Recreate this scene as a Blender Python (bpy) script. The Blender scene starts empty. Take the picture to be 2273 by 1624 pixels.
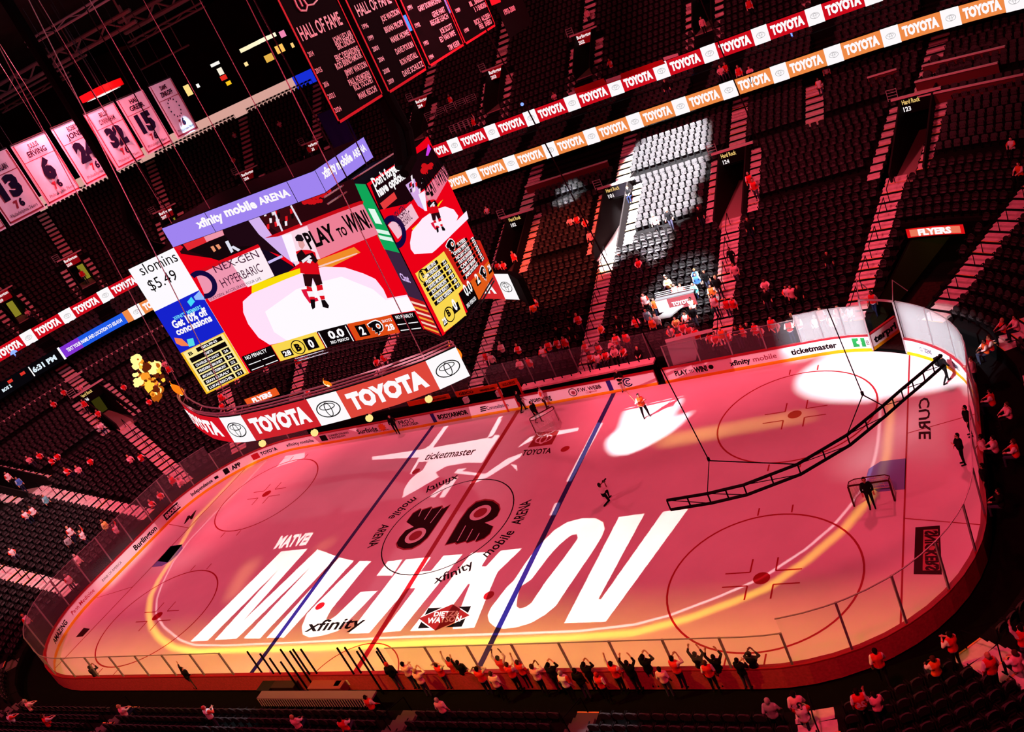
import bpy, bmesh, math, random
import numpy as np
from mathutils import Vector, Matrix
from mathutils.geometry import tessellate_polygon
SC = bpy.context.scene
COL = SC.collection
random.seed(7)
PI = math.pi

# ------------------------------------------------------------------ camera
W, H, FPX = 2273.0, 1624.0, 2057.96
CAM = np.array((34.2204, -38.7988, 28.6935))
YAW, PITCH, ROLL = -0.568998, -0.387439, -0.441477
_f = np.array((math.sin(YAW)*math.cos(PITCH), math.cos(YAW)*math.cos(PITCH), math.sin(PITCH)))
_r = np.cross(_f, (0, 0, 1.0)); _r /= np.linalg.norm(_r)
_u = np.cross(_r, _f)
_cr, _sr = math.cos(ROLL), math.sin(ROLL)
RV, UV = _cr*_r + _sr*_u, -_sr*_r + _cr*_u
cam_data = bpy.data.cameras.new('camera')
cam_data.sensor_width = 36.0
cam_data.lens = FPX/W*36.0
cam_data.clip_end = 600
cam = bpy.data.objects.new('camera', cam_data)
COL.objects.link(cam)
cam.matrix_world = Matrix(((RV[0], UV[0], -_f[0], CAM[0]), (RV[1], UV[1], -_f[1], CAM[1]), (RV[2], UV[2], -_f[2], CAM[2]), (0, 0, 0, 1)))
SC.camera = cam

# ------------------------------------------------------------------ view, world, lights
SC.view_settings.view_transform = 'Standard'
SC.view_settings.look = 'None'
SC.view_settings.gamma = 1.0
SC.view_settings.use_curve_mapping = False
SC.view_settings.exposure = 0.0
SC.cycles.use_denoising = True
SC.cycles.use_light_tree = False
SC.cycles.max_bounces = 5
SC.cycles.diffuse_bounces = 2
SC.cycles.glossy_bounces = 2
SC.cycles.transparent_max_bounces = 12
SC.cycles.caustics_reflective = False
SC.cycles.caustics_refractive = False
SC.cycles.sample_clamp_indirect = 2.0
wd = bpy.data.worlds.new('arena_air'); SC.world = wd
wd.use_nodes = True
wd.node_tree.nodes['Background'].inputs[0].default_value = (0.004, 0.0004, 0.0008, 1)
wd.node_tree.nodes['Background'].inputs[1].default_value = 1.0

def spot(name, loc, target, watts, color, angle, blend=0.1, radius=0.3):
    d = bpy.data.lights.new(name, 'SPOT')
    d.energy = watts; d.color = color
    d.spot_size = math.radians(angle); d.spot_blend = blend
    d.shadow_soft_size = radius
    o = bpy.data.objects.new(name, d); COL.objects.link(o)
    o.location = loc
    o.rotation_euler = (Vector(target) - Vector(loc)).to_track_quat('-Z', 'Y').to_euler()
    return o
RED = (1.0, 0.085, 0.165)
spot('red_wash_lamp', (-26, -24, 31), (-8, 2, 0), 26000, RED, 125, .6, 1.2)
spot('red_wash_lamp', (26, -27, 31), (10, 2, 0), 27500, (1.0, .05, .10), 125, .6, 1.2)
spot('red_wash_lamp', (-26, 24, 31), (-10, -2, 0), 17500, (1.0, .09, .17), 125, .6, 1.2)
spot('red_wash_lamp', (26, 24, 31), (8, -2, 0), 18000, (1.0, .06, .12), 125, .6, 1.2)
spot('stand_wash_lamp', (12, 2, 36.5), (6, 32, 7), 46000, (1.0, .10, .15), 88, .5, .8)
spot('stand_wash_lamp', (-18, 6, 36.5), (-42, 16, 6), 46000, (1.0, .11, .15), 88, .5, .8)
spot('stand_red_lamp', (-3, -2, 36.5), (.6, 27.5, 5.8), 120000, (1.0, .13, .06), 17, .5, .3)
spot('seat_dot_lamp', (-2, -6, 36), (-4.2, -17.0, 1.4), 40000, (.6, .95, 1.0), 5, .5, .2)
spot('seat_dot_lamp', (14, -6, 36), (16.8, -16.8, 1.4), 40000, (.6, .95, 1.0), 5, .5, .2)
spot('end_seat_lamp', (-16, -8, 35), (-42, -3, 4), 30000, (.9, 1.0, .95), 30, .6, .5)

# ------------------------------------------------------------------ pixel rays
def ray(u, v):
    d = RV*((u-W/2)/FPX) - UV*((v-H/2)/FPX) + _f
    return d
def on_z(u, v, z=0.0):
    d = ray(u, v); t = (z-CAM[2])/d[2]; return CAM + t*d
def on_y(u, v, y):
    d = ray(u, v); t = (y-CAM[1])/d[1]; return CAM + t*d
def on_x(u, v, x):
    d = ray(u, v); t = (x-CAM[0])/d[0]; return CAM + t*d
def px(P):
    q = np.asarray(P, float) - CAM
    z = q @ _f
    return W/2 + FPX*(q @ RV)/z, H/2 - FPX*(q @ UV)/z, z

# ------------------------------------------------------------------ materials
def lin(c):
    return tuple(((x/255.0)/12.92 if x <= 10 else (((x/255.0)+0.055)/1.055)**2.4) for x in c)
_M = {}
def mat(name, rgb, rough=0.6, metal=0.0, spec=None, vary=0.0, scale=3.0):
    if name in _M: return _M[name]
    if spec is None: spec = .3 if max(rgb) > 110 else .03        # matt blacks stay black
    m = bpy.data.materials.new(name); m.use_nodes = True
    nt = m.node_tree; b = nt.nodes['Principled BSDF']
    c = lin(rgb)
    b.inputs['Base Color'].default_value = (*c, 1)
    b.inputs['Roughness'].default_value = rough
    b.inputs['Metallic'].default_value = metal
    b.inputs['Specular IOR Level'].default_value = spec
    if vary:
        tc = nt.nodes.new('ShaderNodeTexCoord'); n = nt.nodes.new('ShaderNodeTexNoise')
        n.inputs['Scale'].default_value = scale; n.inputs['Detail'].default_value = 6
        r = nt.nodes.new('ShaderNodeValToRGB')
        r.color_ramp.elements[0].position = .3; r.color_ramp.elements[1].position = .7
        r.color_ramp.elements[0].color = (*[x*(1-vary) for x in c], 1)
        r.color_ramp.elements[1].color = (*[min(1, x*(1+vary)) for x in c], 1)
        nt.links.new(tc.outputs['Object'], n.inputs['Vector'])
        nt.links.new(n.outputs['Fac'], r.inputs['Fac'])
        nt.links.new(r.outputs['Color'], b.inputs['Base Color'])
    _M[name] = m
    return m
def glow(name, rgb, strength=1.0, sample=False):
    key = 'glow_'+name
    if key in _M: return _M[key]
    m = bpy.data.materials.new(name); m.use_nodes = True
    nt = m.node_tree; nt.nodes.clear()
    e = nt.nodes.new('ShaderNodeEmission'); o = nt.nodes.new('ShaderNodeOutputMaterial')
    e.inputs[0].default_value = (*lin(rgb), 1); e.inputs[1].default_value = strength
    nt.links.new(e.outputs[0], o.inputs[0])
    m.cycles.emission_sampling = 'FRONT_BACK' if sample else 'NONE'
    _M[key] = m
    return m
def led(rgb, strength=1.0, sample=False):
    return glow('led_%02x%02x%02x_%d%s' % (*rgb, int(strength*10), 's' if sample else ''), rgb, strength, sample)
def glass_mat(name, haze, tint=(200, 205, 215)):
    if name in _M: return _M[name]
    m = bpy.data.materials.new(name); m.use_nodes = True
    nt = m.node_tree; nt.nodes.clear()
    o = nt.nodes.new('ShaderNodeOutputMaterial'); t = nt.nodes.new('ShaderNodeBsdfTransparent')
    d = nt.nodes.new('ShaderNodeBsdfDiffuse'); g = nt.nodes.new('ShaderNodeBsdfGlossy')
    d.inputs[0].default_value = (*lin(tint), 1); g.inputs['Roughness'].default_value = .12
    g.inputs[0].default_value = (.9, .9, .9, 1)
    a = nt.nodes.new('ShaderNodeMixShader'); a.inputs[0].default_value = .25
    nt.links.new(d.outputs[0], a.inputs[1]); nt.links.new(g.outputs[0], a.inputs[2])
    b = nt.nodes.new('ShaderNodeMixShader'); b.inputs[0].default_value = haze
    nt.links.new(t.outputs[0], b.inputs[1]); nt.links.new(a.outputs[0], b.inputs[2])
    nt.links.new(b.outputs[0], o.inputs[0])
    _M[name] = m
    return m

# ------------------------------------------------------------------ mesh building
class MB:
    """collects shapes, then links them as ONE mesh object"""
    def __init__(s): s.v = []; s.f = []; s.m = []
    def add(s, vs, fs, mi=0):
        n = len(s.v); s.v.extend([tuple(map(float, p)) for p in vs])
        s.f.extend([tuple(i+n for i in f) for f in fs]); s.m.extend([mi]*len(fs)); return s
    def quad(s, a, b, c, d, mi=0): return s.add((a, b, c, d), ((0, 1, 2, 3),), mi)
    def box(s, c, size, rz=0.0, mi=0, M=None):
        hx, hy, hz = size[0]/2, size[1]/2, size[2]/2
        vs = [Vector((x, y, z)) for x in (-hx, hx) for y in (-hy, hy) for z in (-hz, hz)]
        if M is None:
            R = Matrix.Rotation(rz, 3, 'Z'); vs = [R @ p + Vector(c) for p in vs]
        else: vs = [M @ p + Vector(c) for p in vs]
        return s.add(vs, ((0, 1, 3, 2), (4, 6, 7, 5), (0, 4, 5, 1), (2, 3, 7, 6), (0, 2, 6, 4), (1, 5, 7, 3)), mi)
    def tube(s, pts, r, n=6, mi=0, caps=True):
        pts = [Vector(p) for p in pts]; rs = r if isinstance(r, (list, tuple)) else [r]*len(pts)
        vs = []; fs = []; up = None
        for i, p in enumerate(pts):
            t = (pts[min(i+1, len(pts)-1)] - pts[max(i-1, 0)])
            if t.length < 1e-9: t = Vector((0, 0, 1))
            t.normalize()
            if up is None: up = t.orthogonal().normalized()
            else:
                up = up - t*up.dot(t)
                up = up.normalized() if up.length > 1e-6 else t.orthogonal().normalized()
            w = t.cross(up)
            for k in range(n):
                a = 2*PI*k/n; vs.append(p + (up*math.cos(a)+w*math.sin(a))*rs[i])
        for i in range(len(pts)-1):
            for k in range(n):
                fs.append((i*n+k, i*n+(k+1) % n, (i+1)*n+(k+1) % n, (i+1)*n+k))
        if caps:
            fs.append(tuple(reversed(range(n)))); fs.append(tuple((len(pts)-1)*n+k for k in range(n)))
        return s.add(vs, fs, mi)
    def prism(s, loops, axis_map, t0, t1, mi=0):
        """extrude 2D loop between depths t0 and t1; axis_map(x, y, t) -> 3D"""
        n = len(loops)
        a = [axis_map(x, y, t0) for x, y in loops]; b = [axis_map(x, y, t1) for x, y in loops]
        tri = tessellate_polygon([[Vector((x, y, 0)) for x, y in loops]])
        fs = [tuple(t) for t in tri] + [tuple(i+n for i in reversed(t)) for t in tri]
        fs += [(i, (i+1) % n, n+(i+1) % n, n+i) for i in range(n)]
        return s.add(a+b, fs, mi)
    def lathe(s, prof, c, n=16, mi=0):
        vs = []; fs = []
        for r, z in prof:
            for k in range(n):
                a = 2*PI*k/n; vs.append((c[0]+r*math.cos(a), c[1]+r*math.sin(a), c[2]+z))
        for i in range(len(prof)-1):
            for k in range(n): fs.append((i*n+k, i*n+(k+1) % n, (i+1)*n+(k+1) % n, (i+1)*n+k))
        fs.append(tuple(reversed(range(n)))); fs.append(tuple((len(prof)-1)*n+k for k in range(n)))
        return s.add(vs, fs, mi)
    def mesh(s, name):
        me = bpy.data.meshes.new(name); me.from_pydata(s.v, [], s.f)
        if any(s.m): me.polygons.foreach_set('material_index', s.m)
        me.update(); return me
    def build(s, name, m, parent=None, recalc=False, smooth=False):
        me = s.mesh(name)
        if recalc:
            bm = bmesh.new(); bm.from_mesh(me); bmesh.ops.recalc_face_normals(bm, faces=bm.faces); bm.to_mesh(me); bm.free()
        if smooth: me.polygons.foreach_set('use_smooth', [True]*len(me.polygons))
        return link(name, me, m, parent)
def link(name, me, m=None, parent=None):
    if m is not None and not me.materials:
        for x in (m if isinstance(m, (list, tuple)) else [m]): me.materials.append(x)
    o = bpy.data.objects.new(name, me); COL.objects.link(o)
    if parent is not None:
        o.parent = parent
        o.matrix_parent_inverse = parent.matrix_basis.inverted()   # builders give world coordinates
    return o
def tag(o, label, cat, group=None, kind=None):
    if label: o['label'] = label
    if cat: o['category'] = cat
    if group: o['group'] = group
    if kind: o['kind'] = kind
    return o
def thing(name, label, cat, loc=(0, 0, 0), group=None):
    o = bpy.data.objects.new(name, None); COL.objects.link(o); o.location = loc
    o.empty_display_size = .2
    return tag(o, label, cat, group)
def struct(o, label=None):
    o['kind'] = 'structure'
    if label: o['label'] = label
    return o

# ------------------------------------------------------------------ lettering
_T = {}
def text_tris(s, bold=0.02, spacing=1.0):
    """triangles of a word, baseline at y=0, cap height 1, x from 0: (points, faces, width)"""
    k = (s, bold, spacing)
    if k in _T: return _T[k]
    cu = bpy.data.curves.new('word', 'FONT'); cu.body = s; cu.size = 1.0; cu.offset = bold
    cu.resolution_u = 2; cu.space_character = spacing
    ob = bpy.data.objects.new('word', cu)
    me = ob.to_mesh()
    P = np.array([v.co[:2] for v in me.vertices]) if len(me.vertices) else np.zeros((0, 2))
    F = [tuple(p.vertices) for p in me.polygons]
    ob.to_mesh_clear(); bpy.data.objects.remove(ob); bpy.data.curves.remove(cu)
    if 'H' not in _T and s != 'H':
        text_tris('H', 0.0)
    if s == 'H' and 'H' not in _T: _T['H'] = P[:, 1].max()
    cap = _T['H']
    x0 = P[:, 0].min(); P = (P - (x0, 0))/cap
    _T[k] = (P, F, P[:, 0].max())
    return _T[k]

# ------------------------------------------------------------------ upright surfaces (screens, boards, ribbons, banners)
class Surf:
    """a vertical surface over a plan polyline: s runs along it, z is height, off is out of its face"""
    def __init__(s, pts, flip=False, far=False):
        s.p = np.array(pts, float); d = np.diff(s.p, axis=0); L = np.hypot(d[:, 0], d[:, 1])
        s.s = np.concatenate(([0], np.cumsum(L))); s.d = d/L[:, None]; s.L = s.s[-1]
        sg = -1 if flip else 1
        s.n = np.stack((s.d[:, 1], -s.d[:, 0]), 1)*sg    # right-hand side of travel
        s.far = far
    def xy(s, t):
        i = int(np.clip(np.searchsorted(s.s, t, side='right')-1, 0, len(s.d)-1))
        return s.p[i] + s.d[i]*(t-s.s[i]), s.n[i], s.d[i]
    def map(s, t, z, off=0.0):
        p, n, _ = s.xy(t)
        return (p[0]+n[0]*off, p[1]+n[1]*off, z)
    def un(s, u, v):
        D = ray(u, v); best = None
        for i in range(len(s.d)):
            n = s.n[i]; den = D[0]*n[0]+D[1]*n[1]
            if abs(den) < 1e-9: continue
            t = ((s.p[i][0]-CAM[0])*n[0]+(s.p[i][1]-CAM[1])*n[1])/den
            if t <= 0: continue
            P = CAM + t*D
            w = (P[0]-s.p[i][0])*s.d[i][0]+(P[1]-s.p[i][1])*s.d[i][1]
            seg = s.s[i+1]-s.s[i]
            lo = -1e9 if i == 0 else -1e-6
            hi = 1e9 if i == len(s.d)-1 else seg+1e-6
            if lo <= w <= hi:
                miss = max(0, -w, w-seg)
                key = (miss, -t if s.far else t)
                if best is None or key < best[0]: best = (key, s.s[i]+w, P[2])
        return best[1], best[2]
    def flat2(s, P, F, name, m, parent=None, off=0.02, thick=0.0):
        """P: (s, z) points, F faces; cut at the bends, then laid on the surface"""
        bm = bmesh.new()
        vs = [bm.verts.new((p[0], p[1], 0)) for p in P]
        for f in F:
            try: bm.faces.new([vs[i] for i in f])
            except ValueError: pass
        if len(P):
            lo, hi = min(p[0] for p in P), max(p[0] for p in P)
            for b in s.s[1:-1]:
                if lo+1e-5 < b < hi-1e-5:
                    bmesh.ops.bisect_plane(bm, geom=bm.verts[:]+bm.edges[:]+bm.faces[:], dist=1e-5, plane_co=(b, 0, 0), plane_no=(1, 0, 0))
        # per-face mapping would split at bends; the shared vertices sit exactly on them
        for v in bm.verts: v.co = s.map(v.co.x, v.co.y, off)
        me = bpy.data.meshes.new(name); bm.to_mesh(me); bm.free()
        return link(name, me, m, parent)
    def rect(s, s0, s1, z0, z1, name, m, parent=None, off=0.02):
        return s.flat2([(s0, z0), (s1, z0), (s1, z1), (s0, z1)], [(0, 1, 2, 3)], name, m, parent, off)
    def poly(s, pixels, name, m, parent=None, off=0.02, holes=()):
        loops = [[s.un(*p) for p in pixels]] + [[s.un(*p) for p in h] for h in holes]
        tri = tessellate_polygon([[Vector((a, b, 0)) for a, b in L] for L in loops])
        P = [p for L in loops for p in L]
        return s.flat2(P, [tuple(t) for t in tri], name, m, parent, off)
    def polysz(s, pts, name, m, parent=None, off=0.02):
        tri = tessellate_polygon([[Vector((a, b, 0)) for a, b in pts]])
        return s.flat2(pts, [tuple(t) for t in tri], name, m, parent, off)
    def text_sz(s, word, s0, z0, width, height, name, m, parent=None, off=0.03, bold=0.02, rise=0.0, slant=0.0):
        P, F, w = text_tris(word, bold)
        Q = [(s0 + x/w*width + slant*y*height, z0 + y*height + rise*x/w) for x, y in P]
        return s.flat2(Q, F, name, m, parent, off)
    def text(s, word, p0, p1, height, name, m, parent=None, off=0.03, bold=0.02, slant=0.0):
        """word between two baseline pixels, cap height in metres"""
        a, b = s.un(*p0), s.un(*p1)
        return s.text_sz(word, a[0], a[1], b[0]-a[0], height, name, m, parent, off, bold, b[1]-a[1], slant)

def disc_pts(c, r, n=24, ry=None):
    ry = ry or r
    return [(c[0]+r*math.cos(2*PI*k/n), c[1]+ry*math.sin(2*PI*k/n)) for k in range(n)]
def ring_tris(c, r0, r1, n=28, ratio=1.0, a0=0.0, a1=2*PI):
    P = []; F = []
    full = abs(a1-a0-2*PI) < 1e-6
    for k in range(n+1):
        a = a0+(a1-a0)*k/n
        P += [(c[0]+r0*math.cos(a), c[1]+r0*ratio*math.sin(a)), (c[0]+r1*math.cos(a), c[1]+r1*ratio*math.sin(a))]
    for k in range(n): F.append((2*k, 2*k+1, 2*k+3, 2*k+2))
    return P, F

# ------------------------------------------------------------------ the plan of the bowl
def rr(d): return 8.5+0.86*d
class Path:
    """rounded rectangle d metres outside the ice edge; s=0 at the middle of the far side, + towards +x"""
    def __init__(p, d):
        p.r = rr(d); p.a = 30.48+d-p.r; p.b = 12.95+d-p.r; p.q = p.r*PI/2
        p.len = 4*p.a+4*p.b+4*p.q
    def at(p, s):
        h = p.len/2; s = (s+h) % p.len - h
        sg = 1 if s >= 0 else -1; t = abs(s)
        if t <= p.a: x, y, nx, ny = t, p.b+p.r, 0, 1
        elif t <= p.a+p.q:
            th = (t-p.a)/p.r; nx, ny = math.sin(th), math.cos(th); x, y = p.a+p.r*nx, p.b+p.r*ny
        elif t <= p.a+p.q+2*p.b: x, y, nx, ny = p.a+p.r, p.b-(t-p.a-p.q), 1, 0
        elif t <= p.a+2*p.q+2*p.b:
            th = (t-p.a-p.q-2*p.b)/p.r; nx, ny = math.cos(th), -math.sin(th); x, y = p.a+p.r*nx, -p.b+p.r*ny
        else: x, y, nx, ny = p.a-(t-p.a-2*p.q-2*p.b), -p.b-p.r, 0, -1
        return (sg*x, y, sg*nx, ny)
    def s_of(p, key):
        k, v = key
        if k == 'x': return v
        if k == 'nx': return (1 if v >= 0 else -1)*(p.len/2 - abs(v))
        if k in ('Rf', 'Lf'): return (1 if k == 'Rf' else -1)*(p.a+p.r*math.radians(v))
        if k in ('Rn', 'Ln'): return (1 if k == 'Rn' else -1)*(p.a+2*p.q+2*p.b-p.r*math.radians(v))
        if k in ('Ry', 'Ly'): return (1 if k == 'Ry' else -1)*(p.a+p.q+p.b-v)
    def s_near(p, P):
        x, y = abs(P[0]), P[1]; sg = 1 if P[0] >= 0 else -1
        if x <= p.a: t = x if y > 0 else p.len/2-x
        elif abs(y) <= p.b: t = p.a+p.q+p.b-y
        else:
            th = math.atan2(x-p.a, abs(y)-p.b)
            t = p.a+p.r*th if y > 0 else p.a+2*p.q+2*p.b-p.r*th
        return sg*t
    def line(p, s0, s1, step=1.2):
        """plan points from s0 to s1, straights kept whole"""
        ks = {s0, s1}
        for sg in (-1, 1):
            for t0, t1 in ((p.a, p.a+p.q), (p.a+p.q+2*p.b, p.a+2*p.q+2*p.b)):
                n = max(2, int(p.q/step))
                for k in range(n+1): ks.add(sg*(t0+(t1-t0)*k/n))
        ks = sorted(k for k in ks if s0-1e-9 <= k <= s1+1e-9)
        out = []
        for k in ks:
            if not out or k-out[-1] > 1e-4: out.append(k)
        return out
    def surf(p, s0, s1, step=1.2, far=False):
        S = Surf([p.at(s)[:2] for s in p.line(s0, s1, step)], far=far)
        S.s0 = s0
        return S
def plan_d(P):
    lo, hi = -8.0, 75.0
    for _ in range(40):
        m = (lo+hi)/2; q = Path(m)
        qx, qy = abs(P[0])-q.a, abs(P[1])-q.b
        s = math.hypot(max(qx, 0), max(qy, 0))+min(max(qx, qy), 0)-q.r
        if s > 0: lo = m
        else: hi = m
    return lo
def z_low(d): return 0.9+0.36*(d-2.2)
def z_up(d): return 14.2+0.6*(d-32.6)
def on_bowl(u, v, zf=z_low, lift=0.0):
    """where the line of sight through a pixel meets the seating slope"""
    D = ray(u, v); prev = False; t = 30.0
    while t < 190:
        P = CAM+t*D; g = P[2]-lift-zf(plan_d(P))
        if g <= 0 and prev:
            lo, hi = t-.6, t
            for _ in range(12):
                m = (lo+hi)/2; P = CAM+m*D
                if P[2]-lift-zf(plan_d(P)) > 0: lo = m
                else: hi = m
            return CAM+hi*D
        prev = g > 0; t += .6
    return CAM+100*D
# ------------------------------------------------------------------ the ice and its painted lines
FT = 0.3048
m_ice = mat('ice', (236, 234, 238), rough=.42, spec=.25, vary=.05, scale=.35)
m_rline = mat('red_line_paint', (165, 8, 24), rough=.5)
m_bline = mat('blue_line_paint', (26, 24, 120), rough=.5)
m_black = mat('black_paint', (14, 10, 12), rough=.55)
m_crease = mat('crease_paint', (120, 130, 210), rough=.5)
p0 = Path(0.0)
edge = [p0.at(s)[:2] for s in p0.line(-p0.len/2, p0.len/2, .6)][:-1]
b = MB()
tri = tessellate_polygon([[Vector((x, y, 0)) for x, y in edge]])
b.add([(x, y, 0) for x, y in edge], [t if (Vector((*edge[t[1]], 0))-Vector((*edge[t[0]], 0))).cross(Vector((*edge[t[2]], 0))-Vector((*edge[t[0]], 0))).z > 0 else tuple(reversed(t)) for t in tri])
floor = struct(b.build('floor', m_ice), 'white rink ice washed with red light')
struct(MB().quad((-75, -75, -.12), (75, -75, -.12), (75, 80, -.12), (-75, 80, -.12)).build('floor_concrete', mat('dark_concrete', (12, 10, 11), .9, vary=.2)), 'dark arena floor outside the boards')
class Flat(Surf):
    """the same drawing helpers on the ice: s is x, z is y"""
    def __init__(s): s.s = np.array([0.0])
    def map(s, t, z, off=0.0): return (t, z, off)
    def un(s, u, v):
        P = on_z(u, v, 0.0); return P[0], P[1]
ICE = Flat()
def mark(P, F, name, m, off=.006): return ICE.flat2(P, F, name, m, floor, off)
def bar(x0, y0, x1, y1, w, name, m, off=.006):
    d = np.array((x1-x0, y1-y0)); d /= np.hypot(*d); n = np.array((-d[1], d[0]))*w/2
    P = [(x0-n[0], y0-n[1]), (x1-n[0], y1-n[1]), (x1+n[0], y1+n[1]), (x0+n[0], y0+n[1])]
    return mark(P, [(0, 1, 2, 3)], name, m, off)
hy = 12.9
bar(0, -hy, 0, hy, .36, 'center_line', m_rline)
for x in (-25*FT-.15, 25*FT+.15): bar(x, -hy, x, hy, .34, 'blue_line', m_bline)
for x in (-89*FT, 89*FT): bar(x, -11.3, x, 11.3, .08, 'goal_line', m_rline)
mark(*ring_tris((0, 0), 15*FT-.06, 15*FT+.02, 64), 'center_circle', m_black)
for sx in (-1, 1):
    for sy in (-1, 1):
        cx, cy = sx*69*FT, sy*22*FT
        mark(*ring_tris((cx, cy), 15*FT-.1, 15*FT, 64), 'faceoff_circle', m_rline)
        mark(disc_pts((cx, cy), .4, 20), [tuple(range(20))], 'faceoff_spot', m_rline)
        P = []; F = []
        for ex in (-1, 1):
            for ey in (-1, 1):
                for (w, h, ox, oy) in ((1.2, .08, .6+.6, .45), (.08, .9, .6, .45+.45)):
                    n = len(P); X, Y = cx+ex*ox, cy+ey*oy
                    P += [(X-w/2, Y-h/2), (X+w/2, Y-h/2), (X+w/2, Y+h/2), (X-w/2, Y+h/2)]; F.append((n, n+1, n+2, n+3))
        for ex in (-.85, .85):
            for ey in (-1, 1):
                n = len(P); X, Y = cx+ex, cy+ey*(15*FT+.3)
                P += [(X-.04, Y-.3), (X+.04, Y-.3), (X+.04, Y+.3), (X-.04, Y+.3)]; F.append((n, n+1, n+2, n+3))
        mark(P, F, 'hash_marks', m_rline)
        mark(disc_pts((sx*20*FT, cy), .32, 18), [tuple(range(18))], 'neutral_spot', m_rline)
    # crease behind which the goal belongs, and the trapezoid
    gx = sx*89*FT
    mark([(gx, -1.22), (gx-sx*1.2, -1.22), (gx-sx*1.75, -.7), (gx-sx*1.83, 0), (gx-sx*1.75, .7), (gx-sx*1.2, 1.22), (gx, 1.22)], [tuple(range(7))], 'goal_crease', m_crease)
    for sy in (-1, 1): bar(gx, sy*3.35, sx*30.4, sy*4.27, .06, 'trapezoid_line', m_rline)
mark(*ring_tris((0, -12.95), 3.0, 3.07, 24, 1, 0, PI), 'referee_crease', m_rline)
# crest: two facing winged letters, a traced outline each
S5 = 400/2165.0
def c5(pts): return [(800+x*S5, 1000+y*S5) for x, y in pts]
m_crest = mat('crest_paint', (38, 6, 10), .55, vary=.3, scale=6)
m_crest_edge = mat('crest_edge_paint', (150, 12, 34), .55)
right_wing = [(1010, 1140), (1190, 830), (1290, 690), (1390, 605), (1500, 578), (1600, 590), (1670, 640), (1685, 700), (1650, 780), (1590, 830), (1495, 865), (1600, 910), (1560, 1000), (1490, 1060), (1390, 1100), (1370, 1080), (1280, 1115), (1260, 1095), (1150, 1130), (1135, 1110)]
left_wing = [(1090, 640), (1000, 690), (985, 655), (870, 690), (855, 668), (740, 705), (720, 690), (630, 745), (550, 855), (640, 915), (540, 960), (470, 1040), (425, 1120), (440, 1165), (520, 1195), (620, 1185), (720, 1130), (810, 1050), (880, 950)]
for w, ring_c, slits in ((right_wing, (1442, 745), [((1265, 900), (1165, 1085)), ((1350, 940), (1275, 1080)), ((1430, 990), (1375, 1090))]), (left_wing, (662, 1020), [((740, 705), (700, 790)), ((860, 690), (770, 830)), ((985, 680), (840, 870))])):
    px_out = c5(w); cx, cy = np.mean(px_out, 0)
    ICE.poly(px_out, 'crest', m_crest_edge, floor, .006)
    ICE.poly([(cx+(x-cx)*.955, cy+(y-cy)*.94) for x, y in px_out], 'crest', m_crest, floor, .009)
    q = ICE.un(*c5([ring_c])[0])
    mark(*ring_tris(q, .47, .74, 28), 'crest_ring', mat('ice_paint_white', (232, 225, 230), .5), .012)
    mark(disc_pts(q, .47, 20), [tuple(range(20))], 'crest_dot', m_crest_edge, .012)
    for a, c in slits:
        A, B = ICE.un(*c5([a])[0]), ICE.un(*c5([c])[0]); bar(A[0], A[1], B[0], B[1], .06, 'crest_feather', mat('ice_paint_white', (232, 225, 230), .5), .012)
# painted lettering and other wording on the ice
def ice_text(word, quad, name, m, bold=.02, off=.009, slant=0):
    """word stretched between four pixels: bottom-left, bottom-right, top-right, top-left of its capitals"""
    P, F, w = text_tris(word, bold)
    q = [np.array(ICE.un(*p)) for p in quad]
    Q = [tuple((q[0]*(1-x/w)+q[1]*(x/w))*(1-y)+(q[3]*(1-x/w)+q[2]*(x/w))*y) for x, y in P]
    return mark(Q, F, name, m, off)
ice_text('xfinity', [(675, 1402), (800, 1392), (818, 1368), (690, 1378)], 'ice_lettering', m_black, .02)
ice_text('ticketmaster', [(940, 1021), (1052, 1008), (1060, 992), (952, 1005)], 'ice_lettering', mat('dark_red_paint', (50, 6, 16), .5), .012)
ice_text('TOYOTA', [(1157, 1011), (1222, 1005), (1226, 994), (1163, 999)], 'ice_lettering', mat('dark_red_paint', (50, 6, 16), .5), .03)
ICE.poly([(1172, 993), (1225, 986), (1241, 956), (1193, 959)], 'ice_logo', mat('logo_red_paint', (150, 8, 20), .5), floor, .006)
q = ICE.un(1207, 974)
mark(*ring_tris(q, .55, .68, 24, .7), 'ice_logo_ring', mat('ice_paint_white', (232, 225, 230), .5), .01)
mark(*ring_tris(q, .2, .3, 20, 2.0), 'ice_logo_ring', mat('ice_paint_white', (232, 225, 230), .5), .012)
b2 = lambda pts: [(700+x*.30936, 1160+y*.30936) for x, y in pts]
ICE.poly(b2([(735, 758), (810, 612), (1118, 598), (1050, 745)]), 'ice_logo', m_black, floor, .006)
ICE.poly(b2([(728, 688), (985, 576), (1122, 664), (862, 782)]), 'ice_logo', mat('ice_paint_white', (232, 225, 230), .5), floor, .009)
ICE.poly(b2([(742, 686), (985, 584), (1108, 664), (862, 774)]), 'ice_logo', mat('logo_brown_paint', (120, 14, 18), .5), floor, .012)
wp = mat('ice_paint_white', (232, 225, 230), .5)
ice_text('DIETZ&', b2([(848, 672), (1030, 665), (1040, 632), (858, 640)]), 'ice_lettering', wp, .03, .015)
ice_text('WATSON', b2([(798, 722), (1040, 706), (1052, 668), (810, 684)]), 'ice_lettering', wp, .03, .015)
ICE.poly([(2032, 1170), (2086, 1166), (2091, 1275), (2028, 1274)], 'ice_logo', mat('dark_red_paint', (50, 6, 16), .5), floor, .006)
ICE.poly([(2050, 1176), (2082, 1174), (2086, 1265), (2048, 1266)], 'ice_logo', mat('ice_paint_pink', (200, 80, 95), .5), floor, .009)
ice_text('SNICKERS', [(2080, 1177), (2083, 1266), (2056, 1266), (2054, 1178)], 'ice_lettering', mat('dark_red_paint', (50, 6, 16), .5), .05, .012)
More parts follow.
